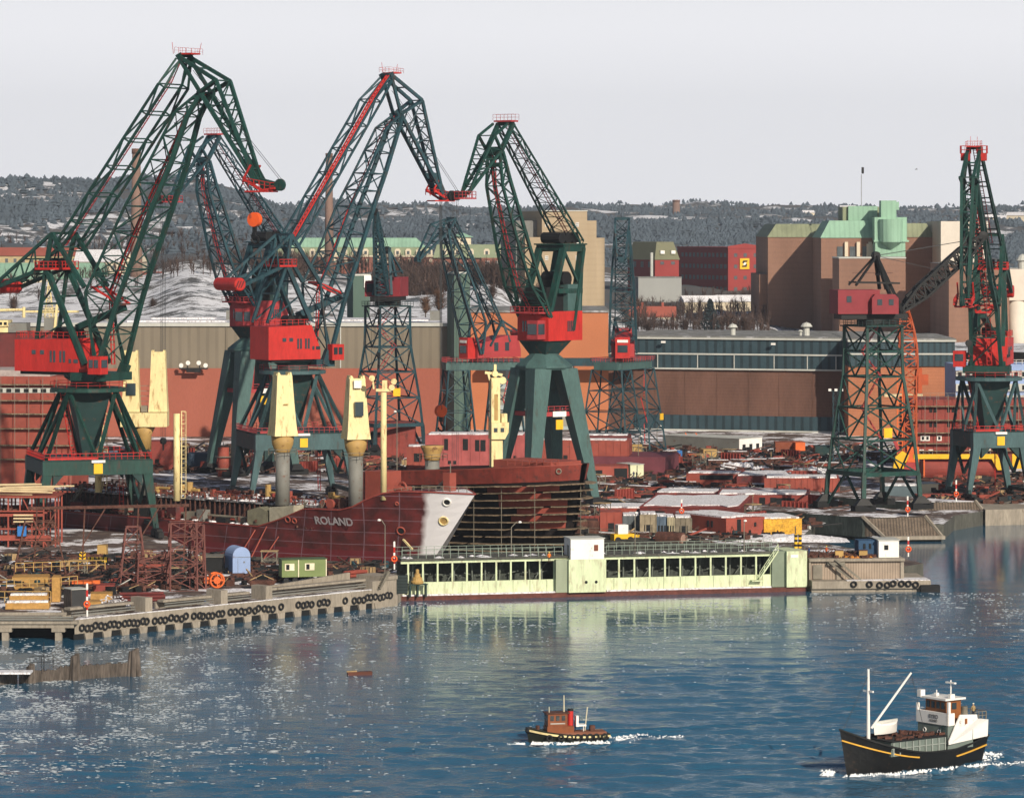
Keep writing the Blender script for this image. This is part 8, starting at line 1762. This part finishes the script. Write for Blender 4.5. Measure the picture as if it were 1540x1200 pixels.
# ---------------------------------------------------------------- people
def person(p, label, face=0.0, top=(0.05, 0.06, 0.12), legs=(0.03, 0.035, 0.05), helmet=None, arm=0.3, name_='p'):
    t = thing('person', label, 'person', tuple(p), face)
    J = [(0, 0, .95), (0, 0, 1.2), (0, 0, 1.42), (0, 0, 1.53), (.0, .02, 1.66), (0, .02, 1.76), (-.19, 0, 1.40), (-.27, .03, 1.14), (-.24, .16 * arm / .3, .93), (.19, 0, 1.40), (.28, .02, 1.14), (.26, .2 * arm / .3, .92), (-.1, 0, .90), (-.12, .03, .5), (-.13, -.02, .09), (-.13, .14, .04), (.1, 0, .90), (.12, .08, .5), (.14, 0, .09), (.14, .15, .04)]
    rad = [.15, .14, .15, .06, .10, .07, .075, .055, .045, .075, .055, .045, .10, .075, .05, .045, .10, .075, .05, .045]
    E_ = [(0, 1), (1, 2), (2, 3), (3, 4), (4, 5), (2, 6), (6, 7), (7, 8), (2, 9), (9, 10), (10, 11), (0, 12), (12, 13), (13, 14), (14, 15), (0, 16), (16, 17), (17, 18), (18, 19)]
    me = bpy.data.meshes.new('body'); me.from_pydata(J, E_, []); o = bpy.data.objects.new('body', me); COL.objects.link(o)
    md = o.modifiers.new('skin', 'SKIN'); sb = o.modifiers.new('sub', 'SUBSURF'); sb.levels = 1; sb.render_levels = 1
    for i, r in enumerate(rad): me.skin_vertices[0].data[i].radius = (r, r * .8 if i < 3 else r)
    me.skin_vertices[0].data[0].use_root = True
    bpy.context.view_layer.update(); dg = bpy.context.evaluated_depsgraph_get(); m2 = bpy.data.meshes.new_from_object(o.evaluated_get(dg)); bpy.data.objects.remove(o)
    ms = [mat('jacket_%d%d%d' % tuple(int(c * 99) for c in top), top, .9), mat('trousers_%d%d%d' % tuple(int(c * 99) for c in legs), legs, .9), mat('skin_tone', (0.45, 0.27, 0.19), .6)]
    m2.materials.clear()
    for m_ in ms: m2.materials.append(m_)
    for pl in m2.polygons: c = pl.center; pl.material_index = 2 if c.z > 1.52 or (c.z < 1.0 and abs(c.x) > .2) else (0 if c.z > .92 else 1)
    b = bpy.data.objects.new('body', m2); COL.objects.link(b); b.parent = t
    q = MB(); q.lathe((0, .01, 1.70), [(.12, 0), (.13, .03), (.1, .11), (.02, .15)], 10); q.build('helmet', mat('helmet_%d' % int((helmet or (0.7, 0.7, 0.6))[2] * 99), helmet or (0.7, 0.7, 0.6)), t, smooth=True)
    return t
person(G(953, 719.5), 'person in dark clothes standing left before the cream container', .4)
person(G(957.5, 720), 'person in dark jacket standing right before the cream container', -.8, (0.04, .04, .04))
person(V((XP(826, 628), 628 , 6.86)) if False else G(826, 846, 6.0), 'person in orange jacket on the dock side by the bare hull', .2, (0.75, .2, .03), (.1, .06, .03), (0.8, .6, .05))
person(V((XP(1217, 626), 626, 5.46)), 'person in blue overalls on the right pier', 1.0, (0.03, .06, .16), (0.03, .05, .12))
person(V((XP(1243, 626), 626, 5.46)), 'person in orange and red jacket on the right pier', -.5, (0.6, .12, .04), (.05, .05, .05), (0.8, .3, .05))
# gear on the pier and gate end
random.seed(17)
for i, (px, pt_, pb, m_, lb) in enumerate([(1262, 832, 843, OCHRE, 'ochre box on the pier before the coiled gear'), (1298, 833, 843, OCHRE, 'small ochre box left of the pier booth')]):
    Y = 624; t = thing('gear_box', lb, 'box', (XP(px, Y), Y, 5.46)); q = MB(); q.box2(-.7, -.5, 0, .7, .5, 1.2); q.build('body', m_, t); q = MB(); q.box2(-.75, -.55, 1.21, .75, .55, 1.3); q.build('lid', RUST, t)
q = MB()
for k in range(260):
    Y = random.uniform(623, 631); px = random.uniform(1215, 1318); p = V((XP(px, Y), Y, 5.46)); a = random.uniform(.12, .5); r = random.random() * 3
    if random.random() < .4: q.bar(p + V((0, 0, .1)), p + V((math.cos(r) * 1.6, math.sin(r), random.uniform(.1, 1))), .1)
    else: q.box(p + V((0, 0, a * .5)), (a * 2, a, a), r)
q.build('pier_gear', RUST, label='jumble of ropes and rusty gear on the right pier', cat='gear', kind='stuff')
q = MB()
for k in range(110): Y = random.uniform(623, 630); p = V((XP(random.uniform(1270, 1312), Y), Y, 5.46)); a = random.uniform(.15, .5); q.lathe(p, [(a, 0), (a * .7, a * .6), (.02, a * .9)], 6)
q.build('net_heap', mat('orange_net', (0.50, 0.20, 0.04), .9, .4, 1.5), label='heap of orange brown nets on the right pier', cat='nets', kind='stuff')
for px, lb in ((1197, 'left'), (1203, 'right')):
    t = thing('striped_bollard', 'yellow and black striped bollard, %s of the pair on the gate end' % lb, 'bollard', (XP(px, 626), 626, 6.9))
    q = MB(); q.tube((0, 0, 0), (0, 0, 2.4), .3, 8); q.build('post', YELLOW, t); q = MB()
    for k in range(3): q.tube((0, 0, .3 + k * .8), (0, 0, .7 + k * .8), .32, 8)
    q.build('stripe', BLACK, t)
# ---------------------------------------------------------------- boats
def boat_hull(L, B, sheer, zb=-1.0, full=.55, rake=.9, stern=.7):
    N = 26; xb = []; xt = []; bb = []; bt = []; zt = []
    for i in range(N):
        f = i / (N - 1); xb.append(-L / 2 + (L - rake) * f + (.4 * (1 - f))); xt.append(-L / 2 + L * f)
        sh = min(1, stern + (1 - stern) * min(1, f / .3)) * max(0, 1 - max(0, (f - full) / (1 - full)) ** 2.2); bt.append(B / 2 * sh); bb.append(B / 2 * .82 * min(1, .35 + f * 2) * max(0, 1 - max(0, (f - full * .7) / (1 - full * .7)) ** 1.5)); zt.append(sheer(f))
    return loft(xb, xt, bb, bt, zb, zt, 1.2, 8)
A_ = math.atan2(-.60, -.80); bx = V((45.6, 419.3, 0))
ct = thing('coaster', 'black hulled coaster named BYRD with white wheelhouse, mast and derrick, lower right', 'boat', bx, A_)
sheer = lambda f: 2.0 + 3.2 * max(0, (f - .45) / .55) ** 1.7 + 1.0 * max(0, (.3 - f) / .3) ** 1.3
m, pt = boat_hull(21.5, 6.0, sheer, -1, .6, 1.3, .62); hb = m.build('hull', mat('black_hull', (0.012, 0.013, 0.014), .45, .3, .6, rust=.15, rcol=(.05, .03, .02)), ct, smooth=False)
q = MB()
for i in range(14, 25): a = V(pt(i, .80, 1)) + V((0, .05, 0)); b_ = V(pt(i + 1, .80, 1)) + V((0, .05, 0)); q.bar(a, b_, .16)
for i in range(0, 7): a = V(pt(i, .72, 1)) + V((0, .05, 0)); b_ = V(pt(i + 1, .72, 1)) + V((0, .05, 0)); q.bar(a, b_, .16)
q.build('gold_stripe', mat('gold_stripe', (0.65, 0.36, 0.05)), ct)
q = MB()
for i in range(25):
    for s in (-1, 1): q.bar(pt(i, 1, s), pt(i + 1, 1, s), .2)
q.build('gunwale', BLACK, ct)
HG = mat('hatch_grey', (0.17, 0.21, 0.19), .6, .12)
q = MB(); q.box2(-3.2, -2.3, 1.9, 5.2, 2.55, 3.55); q.build('cargo_hatch', HG, ct); q = MB()
for k in range(9): q.box2(-3.1 + k * 1.0, 2.56, 2.0, -2.95 + k * 1.0, 2.72, 3.5)
q.box2(-3.2, 2.56, 2.75, 5.2, 2.68, 2.85); q.build('hatch_ribs', mat('hatch_rib_grey', (0.32, 0.36, 0.33)), ct)
q = MB(); q.box2(-3.3, -2.4, 3.56, 5.3, 2.7, 3.68); q.build('hatch_coaming', DARK, ct)
q = MB(); q.box2(-7.6, -2.5, 2.0, -3.6, 2.5, 4.7); dh = q.build('deck_house', HG, ct)
for y in (-1.3, 1.1): q = MB(); q.torus((-3.57, y, 3.9), .22, .07, (0, 1, 0), (0, 0, 1), 12, 5); q.build('porthole', WHITE, dh); q = MB(); q.lathe((-3.58, y, 3.9), [(.17, 0), (.17, .03)], 12, 'x'); q.build('port_glass', DARK, dh)
q = MB(); q.ladder((-3.0, 2.0, 2.1), (-3.5, 2.0, 4.7), .6, (0, 1, 0), .06, .35); q.build('ladder', DARKG, dh)
q = MB(); q.box2(-3.9, -2.6, 4.71, -3.5, 2.6, 6.1); q.box2(-6.5, -2.65, 4.71, -3.5, -2.5, 6.1); q.box2(-4.6, 2.4, 4.71, -3.5, 2.6, 6.1); br = q.build('bridge_front', WHITE, ct)
text_part('name', 'BYRD', .62, mat('faded_letters', (0.20, 0.20, 0.20)), ct, (-3.47, .25, 5.55), (R(90), 0, R(90)), .01); text_part('home_port', 'DONSÖ', .36, MATS['faded_letters'], ct, (-3.47, .25, 5.08), (R(90), 0, R(90)), .01)
VAR = mat('varnished_wood', (0.30, 0.105, 0.03), .4, .2, 1.0)
q = MB(); q.box2(-6.4, -1.7, 4.72, -4.1, 1.75, 7.5); wh = q.build('wheelhouse', VAR, ct)
for y in (-1.25, -.45, .4, 1.2): q = MB(); q.box((-4.07, y, 6.85), (.06, .5, .75)); q.build('window', GLASS, wh)
q = MB(); q.box((-5.3, 1.78, 6.8), (.7, .06, .75)); q.build('window', GLASS, wh)
q = MB(); q.box2(-6.8, -2.1, 7.51, -3.6, 2.15, 7.72); q.box2(-4.2, -2.5, 7.6, -3.5, -1.9, 8.4); q.box2(-5.2, 1.6, 7.73, -4.5, 2.0, 8.2); q.build('roof', WHITE, wh)
for y in (-2.6, 2.55): q = MB(); q.box2(-3.9, y - .13, 4.7, -3.55, y + .13, 8.0 - (1.1 if y < 0 else .6)); q.build('wing_post', WHITE, ct)
q = MB(); q.tube((-5.9, 0.6, 7.7), (-5.9, .6, 9.6), .08, 6); q.box((-5.9, .6, 9.3), (.3, 1.5, .18)); q.tube((-4.6, -.4, 7.7), (-4.6, -.4, 8.5), .06, 5); q.box((-4.6, -.4, 8.0), (.4, .4, .3)); q.build('radar_mast', WHITE, ct)
q = MB(); q.extr([(-10.2, 2.1, 3.0), (-3.4, 2.75, 2.6), (-3.4, 2.75, 3.0), (-5.2, 2.75, 5.9), (-8.0, 2.6, 5.7), (-8.1, 2.6, 5.2), (-10.3, 2.1, 4.9)], (0, .14, 0)); q.box2(-10.2, -2.1, 2.9, -7.7, 2.1, 4.9); af_ = q.build('aft_house', WHITE, ct)
q = MB(); q.box((-6.1, 2.93, 5.1), (.3, .08, .6)); q.build('window', VAR, af_)
q = MB(); q.rail([(-10.1, 2, 4.95), (-10.4, 0, 4.95), (-10.1, -2, 4.95)], .9, .6, .05); q.rail([(-8.2, 2.2, 5.0), (-10.1, 2.1, 4.95)], .9, .6, .05); q.lathe((-8.6, 0, 4.91), [(.45, 0), (.4, 1.4)], 10); q.build('aft_rail', SCAF, ct)
q = MB(); q.tube((6.4, 0, 2.2), (6.4, 0, 11.7), .24, 8, .14); q.bar((6.4, -.8, 9.2), (6.4, .8, 9.2), .2); mp_ = q.build('mast', WHITE, ct)
q = MB(); q.tube((6.2, .3, 5.0), (0.9, 1.2, 11.0), .15, 8, .12); q.build('derrick_boom', WHITE, mp_); q = MB(); q.tube((6.4, 0, 11.4), (.9, 1.2, 11.0), .03, 4); q.tube((6.4, 0, 11), (10.2, 0, 5.2), .03, 4); q.tube((.9, 1.2, 11.0), (-1, 1.5, 3.8), .03, 4); q.build('rigging', ROPE, mp_)
lb_ = thing('lifeboat', 'white lifeboat with tarpaulin lashed on the coaster hatch', 'lifeboat', tuple(V(bx) + V((math.cos(A_) * 3.2 - math.sin(A_) * -.6, math.sin(A_) * 3.2 + math.cos(A_) * -.6, 4.1))), A_ + .15)
m, _p = loft([-2 + 4 * i / 12 for i in range(13)], [-2.2 + 4.4 * i / 12 for i in range(13)], [.5 * (1 - abs(i / 6 - 1) ** 2) for i in range(13)], [.85 * (1 - abs(i / 6 - 1) ** 2.2) for i in range(13)], 0, [1.15 + .25 * abs(i / 6 - 1) ** 2 for i in range(13)], .8, 6); m.build('hull', WHITE, lb_, smooth=True)
q = MB(); q.box2(-2.1, -.1, 1.2, 2.1, .1, 1.5); q.build('cover_ridge', TRIM, lb_)
person(tuple(V(bx) + V((math.cos(A_) * -9.2 - math.sin(A_) * .9, math.sin(A_) * -9.2 + math.cos(A_) * .9, 4.92))), 'person in tan jacket at the stern rail of the coaster', .5, (0.35, .25, .12))
q = MB()
random.seed(3)
for k in range(60): x = random.uniform(-3, 5); y = random.uniform(-2.2, 2.4); a = random.uniform(.1, .3); q.box((x, y, 3.7 + a / 2), (a * 3, a, a), random.random() * 3)
q.build('deck_gear', RUST, ct, kind='stuff')
# tug
tg = thing('tugboat', 'small tug with orange brown wheelhouse and tyre fenders, lower middle', 'boat', (W(853, 1110, 440).x, 440, 0), math.atan2(-.22, -.975))
sh2 = lambda f: .95 + 1.0 * max(0, (f - .35) / .65) ** 1.6
m, pt = boat_hull(10.2, 3.3, sh2, -.6, .62, .5, .75); m.build('hull', mat('tug_hull', (0.020, 0.024, 0.016), .5, .3, .8), tg)
q = MB()
for i in range(25): q.bar(V(pt(i, .86, 1)) + V((0, .06, 0)), V(pt(i + 1, .86, 1)) + V((0, .06, 0)), .22)
q.build('rubbing_strake', CREAM, tg); q = MB(); q.box2(-4.6, -1.2, .9, 2.6, 1.2, 1.25); q.build('deck', mat('tug_deck', (0.25, 0.10, 0.06)), tg)
TV = mat('tug_wood', (0.24, 0.070, 0.022), .45, .2, 1.0)
q = MB(); q.box2(-.6, -1.05, 1.2, 2.7, 1.05, 2.0); q.box2(.2, -.95, 2.01, 2.6, .95, 3.5); w_ = q.build('wheelhouse', TV, tg)
for y in (-.6, 0, .6): q = MB(); q.box((2.63, y, 3.0), (.06, .42, .6)); q.build('window', GLASS, w_)
for x in (.7, 1.4, 2.1): q = MB(); q.box((x, .98, 3.0), (.42, .06, .6)); q.build('window', GLASS, w_)
q = MB(); q.box((1.4, .98, 2.35), (1.8, .05, .12)); q.build('name_strip', TRIM, w_)
q = MB(); q.box2(-.1, -1.1, 3.51, 2.8, 1.1, 3.62); q.build('roof', RUST, w_)
q = MB(); q.tube((0.4, 0, 3.6), (.4, 0, 5.6), .1, 6, .06); q.tube((2.3, .3, 3.6), (2.3, .3, 4.3), .06, 5); q.tube((-2.2, 0, 1.3), (-2.5, 0, 4.1), .07, 6); q.build('mast', mat('pale_spar', (0.6, .55, .4)), tg)
q = MB(); q.tube((-.4, 0, 1.9), (-.4, 0, 3.7), .35, 12); fn = q.build('funnel', RED, tg); q = MB(); q.tube((-.4, 0, 3.71), (-.4, 0, 3.95), .36, 12); q.build('funnel_top', BLACK, fn)
q = MB(); q.box2(-1.2, .3, 1.9, -.9, .9, 3.2); q.box2(-2.2, -.6, 1.9, -1.0, .7, 2.1); q.tube((-1.9, .5, 1.3), (-1.9, .5, 2.1), .06, 5); q.build('white_gear', WHITE, tg)
for x in (-4.2, -3.2, -2.4, -1.7, -.9, .1, 1.2, 2.6): q = MB(); q.torus((x, 1.78, .75), .3, .12, (1, 0, 0), (0, 0, 1), 12, 6); q.build('tyre_fender', RUBBER, tg, smooth=True)
q = MB(); q.lathe((4.75, 0, 1.2), [(.3, 0), (.45, .2), (.4, .7)], 10); q.build('bow_fender', RUBBER, tg)
q = MB(); q.lathe((3.7, .2, 1.4), [(.25, 0), (.25, .7)], 8); q.box2(-3.4, -.3, 1.26, -2.8, .3, 1.9); q.build('bitts', RUST, tg)
person(tuple(tg.location + V((1.0, .25, 1.25))), 'person in green jacket on the tug side deck', 1.5, (0.03, .22, .12))
# foam
FOAM = mat('foam', (0.80, 0.83, 0.85), .8, .1, 2.0)
def foam(name, label, root, paths, seed):
    random.seed(seed); q = MB(); A = root.rotation_euler.z
    for pts, n, spread, sz, hh in paths:
        for k in range(n):
            f = random.random() * (len(pts) - 1); i = int(f); u = f - i; a = V(pts[i]).lerp(V(pts[i + 1]), u); s_ = sz * random.uniform(.15, 1.0); x = a.x + random.gauss(0, .3); y = a.y + random.gauss(0, spread)
            nn = 6; t0 = random.random() * 6; ring = [(x + s_ * random.uniform(.6, 1.8) * math.cos(t0 + j * 1.047), y + s_ * random.uniform(.35, .9) * math.sin(t0 + j * 1.047), .02) for j in range(nn)]; q.add(ring + [(x, y, .05 + hh * random.random())], [(j, (j + 1) % nn, nn) for j in range(nn)])
    c, s = math.cos(A), math.sin(A); q.v = [(root.location.x + x * c - y * s, root.location.y + x * s + y * c, z_) for x, y, z_ in q.v]
    q.build(name, FOAM, label=label, cat='foam', kind='stuff')
FS = .72
foam('bow_wave', 'white foam of the bow wave and wake around the black coaster', ct, [([(10.5, 1.2, 0), (6, 3.3, 0), (0, 3.9, 0), (-8, 4.2, 0)], 480, .28, .22, .35), ([(-8, 4.2, 0), (-22, 7, 0)], 200, .5, .2, .1), ([(12, -.6, 0), (10, -2.6, 0), (8, -4, 0)], 120, .3, .3, .3), ([(-10.5, 0, 0), (-15, -1.5, 0)], 160, .8, .3, .25)], 5)
foam('tug_wave', 'white foam of the bow wave and curving wake behind the tug', tg, [([(4.6, 1.4, 0), (2, 2.1, 0), (-4.5, 2.3, 0)], 420, .26, .2, .35), ([(-5, .6, 0), (-8, .2, 0)], 200, .8, .16, .15), ([(-8, .2, 0), (-15, -1.0, 0)], 90, 1.0, .14, .1), ([(-5, -1, 0), (-7.5, -2.4, 0), (-11, -4.0, 0)], 110, .5, .15, .12), ([(5.8, .8, 0), (7.2, 1.6, 0)], 90, .3, .24, .2)], 6)
# ice slush
ICE = mat('brash_ice', (0.60, 0.65, 0.68), .6, .35, .9)
random.seed(41); q = MB(); cnt = 0
while cnt < 6800:
    px = random.uniform(-10, 1550); py = random.uniform(880, 1190); f = fq(px)
    qy = 965 - (px - 115) * .112 if px < 600 else (906 if px < 1215 else 892)
    if px < 115: qy = 960
    if py < qy: continue
    d = (py - qy)
    dens = math.exp(-d / 28) * .75 if px > 250 else 0
    dl = math.exp(-((px - 60) / 330) ** 2 - ((py - 1040) / 95) ** 2) * .95
    dens = max(dens, dl, .02 if px < 900 else .002) * max(.04, min(1, 2.6 * (mnoise.fractal((px * .018, py * .07, 3), 1, 2, 3) + .12)))
    if random.random() > dens: continue
    p = G(px, py, 0); s_ = random.uniform(.04, .17) * (2.4 if random.random() < .05 else 1); p.z = float(wave(p.x, p.y))
    n = 6; t0 = random.random() * 6; q.add([(p.x + s_ * 1.9 * random.uniform(.5, 1.3) * math.cos(t0 + j * 1.047), p.y + s_ * random.uniform(.7, 1.6) * math.sin(t0 + j * 1.047), p.z + .02) for j in range(n)] + [(p.x, p.y, p.z + .04 + s_ * .15)], [(j, (j + 1) % n, n) for j in range(n)]); cnt += 1
q.build('brash_ice', ICE, label='thin broken ice floating along the quays and over the left water', cat='ice', kind='stuff')
t = thing('floating_timber', 'brown waterlogged timber baulk floating alone in the left water', 'timber', tuple(G(541, 1015, 0)), .1)
q = MB(); q.bar2((-1.7, 0, .15), (1.7, .3, .2), .9, .6); q.build('baulk', mat('wet_timber', (0.12, 0.04, 0.025)), t); q = MB(); q.bar2((-1.8, 0, .5), (-.4, .1, .55), .25, .2); q.build('splinter', TIMBER, t)
t = thing('gull', 'small dark gull flying high above the right granaries', 'bird', tuple(W(1378, 255, 700)))
q = MB(); q.lathe((-.3, 0, 0), [(.02, 0), (.09, .2), (.02, .6)], 6, 'x'); q.add([(0, 0, 0), (.2, 0, 0), (.05, .7, .25)], [(0, 1, 2)]); q.add([(0, 0, 0), (.2, 0, 0), (.05, -.7, .25)], [(0, 2, 1)]); q.build('body', GREYP, t)
